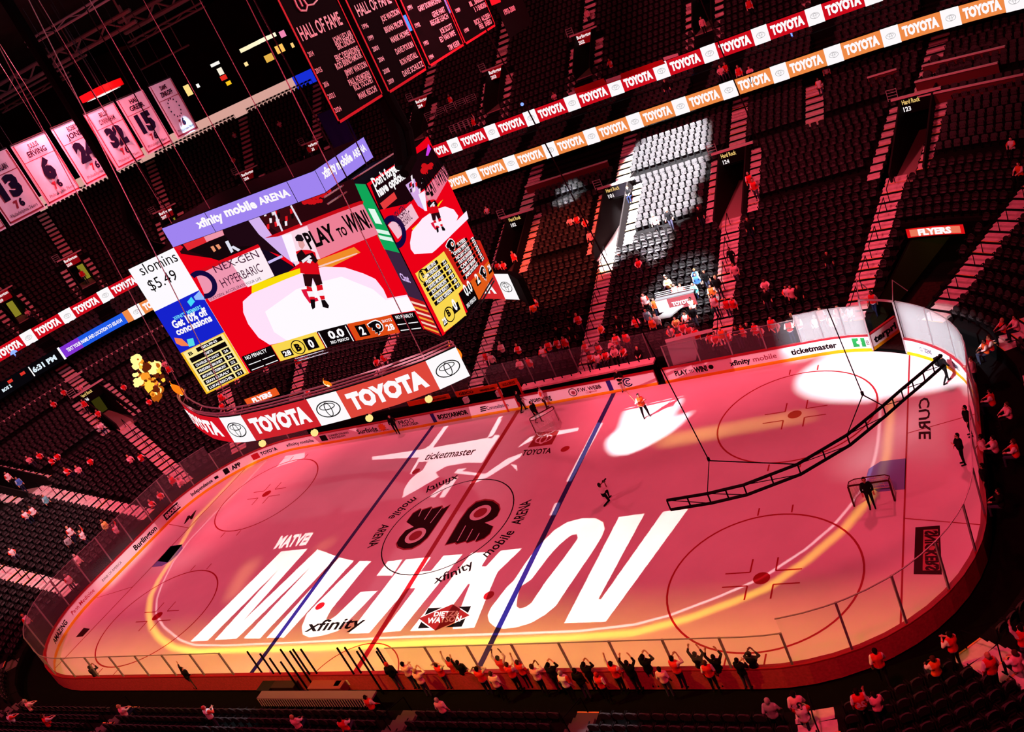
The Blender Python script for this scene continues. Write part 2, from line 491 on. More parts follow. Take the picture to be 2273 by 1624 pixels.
ice_text('CURE', [(2062, 880), (2066, 975), (2040, 975), (2040, 885)], 'ice_lettering', mat('dark_red_paint', (50, 6, 16), .5), .02, .009)  # mirrored dark red wording laid flat on the ice
# arched wording outside the centre circle, twice
def arc_text(word, c, r, a0, a1, h, m, bold=.01):
    P, F, w = text_tris(word, bold)
    Q = []
    for x, y in P:
        a = a0+(a1-a0)*x/w; R = r+y*h
        Q.append((c[0]+R*math.cos(a), c[1]+R*math.sin(a)))
    return mark(Q, F, 'ice_lettering', m, .009)
for k in (0, 1):
    o = k*PI
    arc_text('xfinity', (0, 0), 5.95, o+math.radians(-72), o+math.radians(-42), -.62, m_black) if False else None
def arc_word(word, a0, a1, flip, h=.75, bold=.012):
    P, F, w = text_tris(word, bold); Q = []
    for x, y in P:
        a = math.radians(a0+(a1-a0)*x/w); R = (5.0+h*y) if not flip else (5.0+h*(1-y))
        Q.append((R*math.cos(a), R*math.sin(a)))
    return mark(Q, F, 'ice_lettering', m_black, .009)
# read from inside the circle: letters stand with their feet outward
arc_word('xfinity', -72, -46, True); arc_word('mobile', -38, -14, True); arc_word('ARENA', -8, 16, True)
arc_word('xfinity', 108, 134, True); arc_word('mobile', 142, 166, True); arc_word('ARENA', 172, 196, True)
for (u0, v0, u1, v1) in ((402, 1166, 445, 1128), (415, 1160, 436, 1142)): pass
ice_text('M', [(408, 1163), (428, 1150), (436, 1132), (416, 1146)], 'ice_lettering', mat('dark_red_paint', (50, 6, 16), .5), .02)
ICE.poly([(168, 1414), (186, 1393), (200, 1395), (184, 1412)], 'ice_logo', mat('dark_red_paint', (50, 6, 16), .5), floor, .006)
ICE.poly([(350, 1245), (378, 1212), (405, 1208), (372, 1248)], 'ice_logo', mat('ice_paint_grey', (90, 70, 110), .5), floor, .006)

# ------------------------------------------------------------------ projectors: a lamp behind a cut stencil throws each shape on the ice
def stencil_projector(name, label, loc, holes, watts, color, blur=.004, text_holes=()):
    """holes: loops of ice points; the metal plate one metre under the lamp carries them scaled down"""
    L = np.array(loc, float); g = 0.3; R = .68; rays = []
    def pl(p):
        z = p[2] if len(p) > 2 else 0.0
        d = np.array((p[0], p[1], z))-L; rays.append(d/np.linalg.norm(d))
        k = g/(L[2]-z); return (L[0]+d[0]*k, L[1]+d[1]*k)
    outer = [(L[0]-R, L[1]-R), (L[0]+R, L[1]-R), (L[0]+R, L[1]+R), (L[0]-R, L[1]+R)]
    loops = [outer]; islands = []
    for h in holes: loops.append([pl(p) for p in h])
    for outerloops, inner in text_holes:
        for h in outerloops: loops.append([pl(p) for p in h])
        for h in inner: islands.append([pl(p) for p in h])
    z = L[2]-g
    tri = tessellate_polygon([[Vector((x, y, 0)) for x, y in lp] for lp in loops])
    P = [(x, y, z) for lp in loops for x, y in lp]
    b = MB().add(P, [tuple(t) for t in tri])
    for lp in islands:
        tr = tessellate_polygon([[Vector((x, y, 0)) for x, y in lp]]); b.add([(x, y, z) for x, y in lp], [tuple(t) for t in tr])
    root = thing(name, label, 'projector', tuple(L))
    m = mat('projector_black', (12, 12, 13), .7)
    b.build('stencil_plate', m, root)
    bx = MB()
    for (cx, cy, sx, sy) in ((0, R, 2*R, .02), (0, -R, 2*R, .02), (R, 0, .02, 2*R), (-R, 0, .02, 2*R)):
        bx.box((L[0]+cx, L[1]+cy, L[2]-.08), (sx, sy, .46))
    bx.box((L[0], L[1], L[2]+.16), (2*R, 2*R, .02))
    bx.build('housing', m, root)
    MB().tube([(L[0], L[1], L[2]+.17), (L[0], L[1], 38.2)], .04).build('hanger', m, root)
    d = bpy.data.lights.new(name+'_lamp', 'SPOT'); d.energy = watts; d.color = color
    q = np.array(rays); ax = q.mean(0); ax /= np.linalg.norm(ax)
    for _ in range(200):                                # centre of the smallest cone around the cut shapes
        far = q[np.argmin(q @ ax)]; ax = ax+.03*(far-ax); ax /= np.linalg.norm(ax)
    d.spot_size = min(2*math.acos(min(1, (q @ ax).min()))+.03, math.radians(150)); d.spot_blend = 0; d.shadow_soft_size = blur*g
    o = bpy.data.objects.new(name+'_lamp', d); COL.objects.link(o); o.location = tuple(L)
    o.rotation_euler = Vector(tuple(ax)).to_track_quat('-Z', 'Y').to_euler()
    return root
def gi(pts): return [tuple(on_z(u, v)[:2]) for u, v in pts]
def A(pts): return [(400+x*.30936, 1160+y*.30936) for x, y in pts]
def B_(pts): return [(700+x*.30936, 1160+y*.30936) for x, y in pts]
def C_(pts): return [(1000+x*.41763, 1110+y*.41763) for x, y in pts]
def thick(pixels, w):
    """a stroke of ice width w along traced pixels"""
    p = [np.array(q) for q in gi(pixels)]; Lf = []; Rt = []
    ws = w if isinstance(w, (list, tuple)) else [w]*len(p)
    for i in range(len(p)):
        t = p[min(i+1, len(p)-1)]-p[max(i-1, 0)]; t /= np.hypot(*t); n = np.array((-t[1], t[0]))
        Lf.append(tuple(p[i]+n*ws[i]/2)); Rt.append(tuple(p[i]-n*ws[i]/2))
    return Lf+Rt[::-1]
letters = [
 A([(75, 850), (725, 205), (915, 185), (450, 705), (985, 190), (1125, 240), (570, 830), (455, 828), (955, 297), (405, 830), (248, 840), (720, 320), (195, 845)]),
 A([(1140, 248), (1245, 272), (745, 822), (620, 825)]),
 B_([(320, 272), (400, 275), (345, 335), (115, 620), (75, 690), (110, 692), (150, 665), (325, 495), (445, 487), (240, 700), (160, 775), (60, 806), (-40, 822), (-90, 800), (-97, 745), (-60, 650), (160, 430)]),
 B_([(440, 378), (520, 275), (625, 264), (552, 376)]),
 B_([(650, 262), (830, 245), (755, 350), (830, 345), (920, 235), (1055, 225), (610, 775), (480, 785), (720, 468), (660, 470), (385, 790), (240, 795)]),
 [(1046.5, 1226.5), (1087.7, 1224.8), (1068.9, 1256.2), (1079.3, 1256.2), (1110.7, 1221.9), (1158.7, 1216.5), (1104.4, 1268.7), (1089.8, 1302), (1052.7, 1392.6), (1004.7, 1395), (1043.4, 1295.2), (1038.8, 1296.1), (966, 1398.2), (910.4, 1399.8)],
 C_([(460, 250), (510, 200), (550, 160), (620, 115), (700, 95), (770, 95), (810, 115), (820, 150), (800, 200), (750, 280), (660, 410), (560, 560), (500, 610), (430, 650), (350, 675), (280, 682), (235, 672), (205, 645), (198, 610), (215, 570), (300, 460), (335, 428), (370, 460), (355, 520), (350, 560), (365, 575), (395, 570), (430, 545), (500, 440), (600, 310), (650, 240), (678, 200), (670, 180), (640, 185), (580, 235), (520, 300), (430, 420), (372, 458), (337, 426), (400, 330)]),
 C_([(895, 88), (1032, 70), (785, 525), (800, 525), (1130, 60), (1262, 47), (825, 645), (605, 652)]),
]
wl = [(1954.8, 882), (1953, 927), (1949.6, 975), (1944, 1010), (1930, 1052), (1911, 1090), (1888, 1121), (1850, 1166), (1789, 1218), (1690, 1283), (1593, 1324.6), (1488, 1364.7), (1408, 1386), (1285, 1400), (1131, 1406), (900, 1413), (685, 1424), (500, 1432), (431, 1431), (400, 1420), (363.5, 1391), (346.5, 1363), (348, 1329.5), (360, 1295.5), (385, 1246), (419, 1200), (482, 1133), (527, 1090), (592, 1020)]
yl = [(1979, 885), (1975.6, 930), (1968.7, 1010), (1955, 1060), (1924, 1113), (1875, 1172), (1788, 1246), (1700, 1306), (1623, 1337), (1531, 1371), (1408, 1404), (1254, 1415.5), (1100, 1423), (962, 1425), (715, 1437), (500, 1443), (431, 1446), (385, 1437), (354, 1415.6), (335.7, 1391), (329.6, 1360), (334, 1323), (354, 1283), (382, 1240), (436, 1149), (527, 1055), (572, 1022)]
def word_loops(word, quad, bold=.03):
    """outline loops of a word stretched between four pixels, split into outer and inner"""
    P, F, w = text_tris(word, bold)
    q = [np.array(p) for p in gi(quad)]
    Q = [tuple((q[0]*(1-x/w)+q[1]*(x/w))*(1-y)+(q[3]*(1-x/w)+q[2]*(x/w))*y) for x, y in P]
    cnt = {}
    for f in F:
        for i in range(len(f)):
            e = (f[i], f[(i+1) % len(f)])
            if (e[1], e[0]) in cnt: del cnt[(e[1], e[0])]
            else: cnt[e] = 1
    nxt = {a: c for a, c in cnt}; outer = []; inner = []
    while nxt:
        a = next(iter(nxt)); lp = [a]; c = nxt.pop(a)
        while c != a and c in nxt: lp.append(c); c = nxt.pop(c)
        L = [Q[i] for i in lp]
        area = sum(L[i-1][0]*L[i][1]-L[i][0]*L[i-1][1] for i in range(len(L)))
        (outer if len(lp) > 2 else []).append((area, L))
    sg = max(outer, key=lambda t: abs(t[0]))[0]
    inner = [L for a, L in outer if a*sg < 0]; outer = [L for a, L in outer if a*sg > 0]
    return outer, inner
NEARP = (0.0, -26.0, 27.0); FARP = (4.0, 27.0, 34.0)
stencil_projector('ice_projector', 'black projector throwing the white player name on the ice', NEARP, [gi(l) for l in letters], 105000, (1.0, .98, .84), .0008,
    [word_loops('MATVEI', A([(672, 182), (905, 152), (953, 74), (722, 100)]), .05)])
stencil_projector('ice_projector', 'black projector throwing the long white outline on the ice', (3.0, -26.0, 27.0), [thick(wl, .13)], 48000, (1.0, .9, .88), .002)
stencil_projector('ice_projector', 'black projector throwing the yellow outline on the ice', (-3.0, -26.0, 27.0), [thick(yl, [.3]*4+[.42]*6+[.42]*7+[.4]*6+[.4]*4)], 70000, (1.0, .68, .04), .006)
D4 = lambda pts: [(800+x*.4331, 900+y*.4331) for x, y in pts]
E5 = lambda pts: [(1320+x*.23202, 820+y*.23202) for x, y in pts]
F7 = lambda pts: [(1740+x*.3465, 740+y*.3465) for x, y in pts]
jersey = D4([(215, 472), (225, 425), (250, 385), (285, 352), (320, 330), (345, 285), (300, 290), (262, 352), (255, 345), (300, 265), (62, 277), (60, 262), (325, 222), (355, 205), (440, 90), (462, 88), (372, 215), (430, 222), (540, 205), (650, 165), (690, 150), (715, 152), (660, 235), (625, 292), (540, 292), (440, 310), (385, 342), (402, 365), (300, 425)])
near_bits = [D4([(720, 38), (742, 36), (672, 168), (650, 165)]), D4([(480, 345), (500, 325), (545, 320), (520, 335), (640, 350), (755, 270), (830, 243), (820, 262), (660, 362), (590, 395), (560, 400), (610, 360)]), D4([(770, 300), (800, 305), (805, 335)]), D4([(350, 468), (440, 395), (500, 365), (480, 395), (430, 470), (405, 470), (430, 425), (380, 470)]), D4([(805, 215), (870, 160), (940, 140), (1120, 112), (1115, 128), (1010, 150), (880, 178)]),
    [(645, 1010), (676, 1004), (676, 1015), (650, 1025), (640, 1028), (628, 1031), (612, 1037), (626, 1023), (634, 1011)],
    [(1325, 938), (1339, 938), (1268, 1068), (1257, 1068)], [(1232, 1116), (1244, 1116), (1234, 1143), (1220, 1143)]]
stencil_projector('ice_projector', 'black projector throwing a white jersey picture on the far ice', FARP, [gi(jersey)]+[gi(l) for l in near_bits], 66000, (1.0, .86, .84), .0015)
beam = [(1463, 974), (1560, 957), (1640, 943), (1712, 930), (1762, 922), (1800, 917), (1800, 925), (1762, 931), (1712, 940), (1640, 953), (1560, 970), (1463, 986)]
stencil_projector('ice_projector', 'black projector throwing a yellow beam towards the far corner', (6.5, 27.0, 34.0), [gi(beam)], 60000, (1.0, .7, .12), .02)
gate_spot = F7([(75, 335), (85, 280), (140, 225), (220, 172), (300, 130), (420, 108), (560, 95), (760, 90), (900, 110), (1060, 190), (1180, 290), (1170, 308), (1000, 355), (800, 385), (700, 400), (500, 432), (300, 428), (180, 408), (105, 375)])
player_spot = E5([(500, 160), (650, 125), (800, 95), (840, 160), (850, 230), (820, 340), (765, 440), (940, 405), (820, 530), (700, 620), (500, 735), (350, 800), (250, 818), (180, 810), (125, 765), (110, 700), (130, 650), (235, 560), (250, 490), (290, 380), (380, 260), (460, 180)])
stencil_projector('follow_spotlight', 'black follow spotlight lighting the corner gate', (14, -24, 31), [gi(gate_spot)], 190000, (.9, 1.0, 1.0), .012)
stencil_projector('follow_spotlight', 'black follow spotlight lighting the player by the far boards', (-16, -14, 28.5), [gi(player_spot)], 200000, (1.0, .97, 1.0), .008)
# warm strip along the near boards, soft-edged; faint warm strip at the left goal line
stencil_projector('strip_projector', 'black projector washing the near boards in amber', (0, -22, 26.0), [[(-31, -13.1), (31, -13.1), (31, -10.2), (-31, -10.2)]], 60000, (.8, .56, .03), .13)
stencil_projector('strip_projector', 'black projector throwing an amber strip on the far corner', (11.5, 27.0, 34.0), [gi([(440, 1150), (560, 1020), (592, 1012), (530, 1075), (470, 1140), (436, 1165)])], 36000, (1.0, .6, .08), .03)
stencil_projector('strip_projector', 'black projector throwing pale streaks and an imitated reflection near the end boards', (14.0, 27.0, 34.0), [gi([(315, 1280), (352, 1225), (450, 1225), (413, 1266), (330, 1270)]), gi([(300, 1330), (330, 1300), (350, 1292), (340, 1330)]), gi([(1850, 1045), (2010, 912), (2035, 930), (1985, 1000), (1940, 1050)]), gi([(2040, 890), (2062, 885), (2068, 1020), (2045, 1020)])], 22000, (1.0, .8, .8), .03)  # last cut imitates a glass reflection lying on the ice
stencil_projector('strip_projector', 'black projector throwing orange flame shapes on the ice', (-6, -26, 27.0), [gi([(500, 1325), (525, 1275), (545, 1247), (570, 1240), (578, 1250), (552, 1280), (530, 1320), (505, 1335)]), gi([(690, 1235), (705, 1210), (745, 1194), (735, 1210), (710, 1218)])], 20000, (1.0, .45, .15), .02)
# ------------------------------------------------------------------ rink boards
m_board = mat('board_white', (236, 228, 232), .45)
m_kick = mat('kick_plate_yellow', (240, 170, 10), .45)
m_cap = mat('cap_rail_red', (150, 20, 34), .45)
m_back = mat('board_back_red', (190, 60, 80), .6, vary=.2, scale=8)
m_post = mat('stanchion_metal', (150, 146, 150), .4, .3)
m_dark = mat('matt_black', (9, 8, 9), .8)
m_grey = mat('dark_grey_metal', (46, 44, 48), .5, .4)
m_steel = mat('pale_steel', (185, 182, 186), .4, .2)
m_white = mat('white_plastic', (226, 222, 224), .5)
LN = p0.len
def s_px(u, v, z=0.0): return p0.s_near(on_z(u, v, z))
def strip(b, path, prof, s0, s1, step=1.0, mi=0, closed=True):
    """sweep a closed (d, z) section along the path"""
    ss = path.line(s0, s1, step); n = len(prof); vs = []; fs = []
    for s in ss:
        x, y, nx, ny = path.at(s)
        vs += [(x+nx*d, y+ny*d, z) for d, z in prof]
    for i in range(len(ss)-1):
        for k in range(n if closed else n-1):
            a, c = i*n+k, i*n+(k+1) % n
            fs.append((a, c, c+n, a+n))
    if closed:
        fs.append(tuple(range(n))); fs.append(tuple((len(ss)-1)*n+k for k in reversed(range(n))))
    b.add(vs, fs, mi); return b
GATE = (s_px(1940, 778), s_px(2032, 772))          # corner gate
BGATE = (s_px(1462, 852), s_px(1480, 848))         # narrow bench gate
boards = thing('rink_boards', 'white advertising boards with yellow kick strip ringing the red ice', 'rink boards', (0, -13, 0))
runs = [(GATE[1]-LN, BGATE[0]), (BGATE[1], GATE[0])]
# the ring is cut at the gate: second run continues past the near side
def wrap_strip(b, prof):
    strip(b, p0, prof, -LN/2, BGATE[0]); strip(b, p0, prof, BGATE[1], GATE[0]); strip(b, p0, prof, GATE[1], LN/2)
b = MB(); wrap_strip(b, [(0, .20), (0, 1.04), (.08, 1.04), (.08, .20)]); b.build('board_panel', m_board, boards)
b = MB(); wrap_strip(b, [(-.015, .004), (-.015, .22), (.08, .22), (.08, .004)]); b.build('kick_plate', m_kick, boards)
b = MB(); wrap_strip(b, [(-.03, 1.04), (-.03, 1.12), (.2, 1.12), (.2, 1.04)]); b.build('cap_rail', m_cap, boards)
b = MB(); wrap_strip(b, [(.1, .02), (.1, 1.03), (.2, 1.03), (.2, .02)]); b.build('back_panel', m_back, boards)
BS = p0.surf(-LN/2, LN/2, .8, far=True)
def bs(u, v): return BS.un(u, v)
for px_, c in (((965, 932), m_bline), ((1151, 893), m_rline), ((1354, 857), m_bline)):
    s, z = bs(*px_); BS.rect(s-.17, s+.17, .22, 1.03, 'board_stripe', c, boards, .012)
m_ad = mat('advert_black', (16, 8, 12), .5); m_adr = mat('advert_red', (170, 10, 30), .5); m_adn = mat('advert_navy', (20, 22, 60), .5)
m_ado = mat('advert_orange', (230, 110, 20), .5); m_adg = mat('advert_green', (10, 130, 60), .5); m_adp = mat('advert_pink', (150, 60, 80), .5)
def ad(word, u0, v0, u1, v1, h, m=m_ad, bold=.03, z=None):
    """advert wording centred on the board between two pixels"""
    a, c = bs(u0, v0)[0], bs(u1, v1)[0]
    return BS.text_sz(word, a, (.62-h/2) if z is None else z, c-a, h, 'advert_lettering', m, boards, .014, bold)
def adbox(u0, v0, u1, v1, m, z0=.34, z1=.92):
    a, c = bs(u0, v0)[0], bs(u1, v1)[0]
    return BS.rect(a, c, z0, z1, 'advert_emblem', m, boards, .012)
ad('AMAZING', 122, 1428, 147, 1378, .36); ad('Penn Medicine', 158, 1360, 208, 1308, .3, m_adr, .01)
ad('BANK OF AMERICA', 226, 1287, 268, 1245, .2, m_ad, .0); ad('Burlington', 296, 1215, 348, 1172, .42)
adbox(366, 1150, 400, 1118, m_ad); ad('SNICKERS', 368, 1148, 398, 1120, .3, m_white, .05)
ad('Independence', 424, 1098, 472, 1067, .3); adbox(477, 1063, 485, 1058, m_ad, .5, .74)
adbox(498, 1050, 512, 1041, m_ad, .38, .9); ad('APP', 514, 1040, 535, 1030, .36, m_ad, .05)
adbox(561, 1018, 576, 1011, m_adr, .36, .9); ad('TOYOTA', 580, 1010, 616, 997, .3, m_ad, .04)
ad('xfinity mobile', 636, 990, 696, 977, .3, m_ad, .015)
adbox(712, 974, 726, 971, m_ad, .36, .9); ad('CONNER STRONG', 729, 969, 774, 960, .17, m_ad, .02, .66); ad('& BUCKELEW', 729, 969, 765, 962, .17, m_ad, .02, .42)
ad('Surfside', 792, 957, 836, 948, .42, m_ad, .02); q = bs(848, 948)
BS.polysz([(q[0]+(.42 if k % 2 else .28)*math.cos(PI*k/10), .64+(.42 if k % 2 else .28)*math.sin(PI*k/10)) for k in range(20)], 'advert_emblem', m_ado, boards, .012)
ad('ICED TEA + VODKA', 826, 951, 860, 944, .1, m_ad, .01, .3)
ad('PRO', 886, 940, 908, 936, .34, m_ad, .02, .58); ad('PARTNER', 890, 939, 926, 932, .18, m_ad, .02, .34)
q = bs(914, 934); BS.flat2(*ring_tris((q[0], .75), .16, .21, 20), 'advert_emblem', m_ad, boards, .013)
ad('BODYARMOR', 972, 926, 1038, 913, .36, m_ad, .05); ad("SPORTS DRINK", 978, 926, 1000, 921, .1, m_ad, .01, .3)
for k in range(3): a = bs(1064, 908)[0]; BS.polysz([(a+.06*k, .42+.16*k), (a+.5+.06*k, .42+.16*k), (a+.56+.06*k, .52+.16*k), (a+.06+.06*k, .52+.16*k)], 'advert_emblem', m_ad, boards, .013)
ad('Constellation', 1080, 906, 1128, 897, .3, m_adn, .01)
ad('yuengling', 1178, 890, 1223, 881, .4, m_ad, .02); ad('F.W. WEBB', 1283, 868, 1335, 859, .3, m_ad, .02, .56); ad('COMPANY', 1298, 866, 1323, 861, .14, m_adr, .01, .34)
q = bs(1271, 869); BS.flat2(*ring_tris((q[0], .63), .27, .33, 24), 'advert_emblem', m_ad, boards, .013)
BS.polysz(disc_pts((q[0]+.02, .6), .16, 10), 'advert_emblem', m_adp, boards, .013)
q = bs(1393, 847); BS.flat2(*ring_tris((q[0], .63), .26, .36, 24, 1, .6, 5.7), 'advert_emblem', m_adn, boards, .013)
BS.flat2(*ring_tris((q[0]+.02, .63), .1, .19, 20, 1, .7, 5.6), 'advert_emblem', m_adn, boards, .013)
ad('PLAY', 1499, 831, 1527, 826, .36, m_ad, .03); ad('TO', 1530, 825, 1540, 823, .2, m_ad, .03, .5); ad('WIN!', 1542, 823, 1570, 817, .38, m_ad, .06)
q = bs(1579, 816); BS.polysz(disc_pts((q[0], .64), .17, 16), 'advert_emblem', m_ad, boards, .013)
ad('xfinity', 1619, 806, 1665, 798, .36, m_ad, .03); ad('mobile', 1671, 797, 1723, 787, .36, m_adp, .01)
ad('ticketmaster', 1756, 784, 1858, 766, .38, m_ad, .04)
adbox(1893, 762, 1920, 757, m_adg, .34, .96); q = bs(1907, 760); BS.polysz(disc_pts((q[0], .65), .16, 16, .12), 'advert_emblem', m_white, boards, .014)
ad('BB', 1922, 757, 1928, 756, .3, m_ad, .01)
ad('CITIZENS', 2042, 775, 2068, 783, .26, m_adn, .02); ad('SUBARU', 2112, 798, 2128, 812, .3, m_adn, .03)

def board_quad(s0, s1, n=14):
    lo = [BS.map(s0+(s1-s0)*k/n, .03, .0) for k in range(n+1)]; hi = [BS.map(s0+(s1-s0)*k/n, 1.06, .0) for k in range(n+1)]
    return lo+hi[::-1]
b0, b1 = bs(135, 1400)[0], bs(1462, 838)[0]; b2_, b3_ = bs(1482, 835)[0], bs(1935, 757)[0]
stencil_projector('strip_projector', 'added projector brightening the far advertising boards in pale pink', (1.5, -27.5, 30), [board_quad(b0, b1, 30), board_quad(b2_, b3_)], 62000, (1.0, .42, .5), .004)  # unseen projector, added to brighten the far boards
stencil_projector('strip_projector', 'black projector whitening the bank advert on the end boards', (-2, -16, 31), [board_quad(bs(222, 1290)[0], bs(318, 1200)[0])], 90000, (.95, 1.0, .95), .03)
gl0, gl1 = GATE[1]+.1, p0.s_of(('Ry', 2.0))
gq = lambda s0, s1, z0, z1, n: [(lambda q: (q[0], q[1], z0))(p0.at(s0+(s1-s0)*k/n)) for k in range(n+1)]+[(lambda q: (q[0], q[1], z1))(p0.at(s1+(s0-s1)*k/n)) for k in range(n+1)]
stencil_projector('follow_spotlight', 'black follow spotlight on the glass either side of the corner gate', (16, -25, 31), [gq(gl0, gl0+6.5, .25, 3.6, 8), gq(GATE[0]-5.2, GATE[0], .25, 3.3, 6)], 300000, (.85, .96, 1.0), .02)

# corner gate swung open, its door carries the rest of an advert
gp = p0.at(GATE[0]); gd = thing('rink_gate', 'open corner gate door with white advert facing and yellow strip', 'gate', (gp[0], gp[1], 0))
e = np.array((gp[2], gp[3])); e2 = np.array((gp[0], gp[1]))+e*1.9+np.array((.75, 0))
GS = Surf([(gp[0], gp[1]), tuple(e2)], flip=False)
def gbox(name, m, z0, z1, t=.1):
    q = [GS.map(0, z0, 0), GS.map(GS.L, z0, 0), GS.map(GS.L, z0, -t), GS.map(0, z0, -t)]
    return MB().add(q+[(x, y, z1) for x, y, _ in q], ((0, 1, 2, 3), (7, 6, 5, 4), (0, 4, 5, 1), (1, 5, 6, 2), (2, 6, 7, 3), (3, 7, 4, 0))).build(name, m, gd, True)
gbox('door_panel', m_board, .2, 1.06); gbox('kick_plate', m_kick, .01, .24, .12); gbox('cap_rail', m_cap, 1.06, 1.14, .16)
GS.text_sz('terpri', .25, .42, GS.L-.4, .42, 'advert_lettering', m_ad, gd, .02, .05)

# ------------------------------------------------------------------ glass and posts
m_glass = glass_mat('rink_glass', .07); m_haze = glass_mat('rink_glass_lit_look', .30, (235, 240, 245))  # second copy has spotlit brightness put into its haze and tint
def glass_run(s0, s1, z1, label, group, pitch=2.44, gm=m_glass, z0=1.12):
    n = max(1, int(round((s1-s0)/pitch)))
    for k in range(n):
        a, c = s0+(s1-s0)*k/n, s0+(s1-s0)*(k+1)/n
        x, y, nx, ny = p0.at((a+c)/2)
        b = MB(); strip(b, p0, [(.09, z0), (.09, z1), (.105, z1), (.105, z0)], a+.03, c-.03, .8)
        o = b.build('rink_glass', gm); tag(o, label, 'glass', group)
        x, y, nx, ny = p0.at(a)
        MB().box((x+nx*.1, y+ny*.1, (z0+z1+.04)/2), (.07, .09, z1-z0+.04), math.atan2(ny, nx)).build('stanchion', m_post, o)
        b = MB(); strip(b, p0, [(.07, z1), (.07, z1+.03), (.12, z1+.03), (.12, z1)], a, c, .8); b.build('top_trim', m_post, o)
sx = lambda x: p0.s_of(('nx', x))
HS, HE = 2.75, 3.5
sB0, sB1 = s_px(860, 960), s_px(1455, 855)          # benches along the far side stay open
glass_run(BGATE[1]+.6, s_px(1790, 795), HS, 'clear glass panel with steel post on the far boards beside the corner gate', 'far glass towards the gate')
glass_run(s_px(1790, 795), GATE[0]-.1, HS+.3, 'brightly lit glass panel just before the corner gate', 'spotlit glass before the gate', 1.4, m_haze)
glass_run(GATE[1]+.1, p0.s_of(('Ry', 2.0)), HE, 'brightly lit curved glass panel just past the corner gate', 'spotlit glass past the gate', 2.0, m_haze)
glass_run(p0.s_of(('Ry', 2.0)), p0.s_of(('Rn', 10)), HE, 'clear tall glass panel behind the displaced goal', 'end glass behind the goal')
glass_run(p0.s_of(('Rn', 10))-LN if False else p0.s_of(('Rn', 10)), sx(4.2), HS, 'clear glass panel with dark post in front of the cheering fans', 'near glass by the cheering fans')
glass_run(-LN/2+0.0, sx(-20.5), HS, 'clear glass panel with dark post before the empty near bench', 'near glass by the penalty bench') if False else None
glass_run(sx(-7.4), p0.s_of(('Ln', 30)), HS, 'clear glass panel over the amber strip in the near corner', 'near glass over the amber strip')
glass_run(p0.s_of(('Ln', 30)), p0.s_of(('Lf', 50)), HE, 'clear tall glass panel before the end seats', 'end glass before the grey seats')
glass_run(p0.s_of(('Lf', 50)), s_px(700, 990), HS, 'clear glass panel under the hanging ring display', 'far glass under the hanging ring')
# gate frame over the opening
ga, gb = p0.at(GATE[0]), p0.at(GATE[1])
gf = thing('gate_portal', 'white steel frame standing over the open corner gate', 'gate frame', (gp[0], gp[1], 0))
for q in (ga, gb): MB().box((q[0], q[1], HE/2+.05), (.09, .09, HE-.1)).build('post', m_steel, gf)
b = MB(); strip(b, p0, [(-.05, HE), (-.05, HE+.09), (.05, HE+.09), (.05, HE)], GATE[0], GATE[1], .6); b.build('top_rail', m_steel, gf)
for q, dx in ((ga, .9), (gb, -.6)):
    MB().tube([(q[0], q[1], HE), (q[0]+q[2]*.4, q[1]+q[3]*.4, HE+1.2), (q[0]+q[2]*1.3, q[1]+q[3]*1.3, HE)], .03).build('brace', m_steel, gf)

# ------------------------------------------------------------------ terraces
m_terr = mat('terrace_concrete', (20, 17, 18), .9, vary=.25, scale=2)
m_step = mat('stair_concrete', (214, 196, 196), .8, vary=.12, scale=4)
m_seat = mat('seat_charcoal', (60, 55, 57), .45, spec=.1)
m_seat_dk = mat('seat_frame', (22, 20, 22), .5)
ROW, RISE = .8, .288
def row_d(k): return 2.2+ROW*k
def row_z(k): return .9+RISE*k
AISLES = [('x', -15.5), ('x', -4.6), ('x', 5.2), ('x', 15.4), ('Rf', 9.2), ('Rf', 37), ('Rf', 66), ('Ry', 5), ('Ry', -5.5),
          ('Lf', 10), ('Lf', 38), ('Lf', 66.5), ('Ly', 4.8), ('Ly', -4.2), ('Ln', 15), ('Ln', 50), ('nx', -14), ('nx', 6), ('nx', 15.2), ('Rn', 12), ('Rn', 45)]
VOMS = [('x', -15.5), ('x', -4.6), ('x', 5.2), ('x', 15.4), ('Rf', 9.2), ('Lf', 10), ('Lf', 38), ('Lf', 66.5), ('Ly', 4.8), ('Ly', -4.2)]
HALF = [('x', 21.6)]                                 # short upper flight only
VD0, VD1, VW = 13.4, 20.6, 1.15
def low_range(k):
    p = Path(row_d(k))
    if k <= 13: return -p.len/2, p.len/2
    return -(p.a+p.q+2*p.b+p.r*.3), p.a+p.q*.9
def cuts(s0, s1, gaps):
    out = []; c = s0
    for a, e in sorted(gaps):
        if e <= c or a >= s1: continue
        if a > c: out.append((c, a))
        c = max(c, e)
    if c < s1: out.append((c, s1))
    return out
TUN = (15.2, 31.5, 9.4)
def low_gaps(k, pad=0.0):
    d = row_d(k); p = Path(d); g = []
    if d < TUN[2]: g.append((p.s_of(('Rf', TUN[0])), p.s_of(('Rf', TUN[1]))))
    if VD0 <= d < VD1:
        for v in VOMS:
            c = p.s_of(v); g.append((c-VW-pad, c+VW+pad))
    return g
b = MB()
for k in range(34):
    d, z = row_d(k), row_z(k); p = Path(d); lo, hi = low_range(k)
    for s0, s1 in cuts(lo, hi, low_gaps(k)):
        ss = p.line(s0, s1, 2.0)
        pts = [p.at(s) for s in ss]; vs = []; fs = []
        for x, y, nx, ny in pts: vs += [(x, y, z-RISE), (x, y, z), (x+nx*ROW, y+ny*ROW, z)]
        for i in range(len(pts)-1):
            n = i*3; fs += [(n, n+3, n+4, n+1), (n+1, n+4, n+5, n+2)]
        b.add(vs, fs)
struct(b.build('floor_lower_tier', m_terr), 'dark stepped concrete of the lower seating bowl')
b = MB()
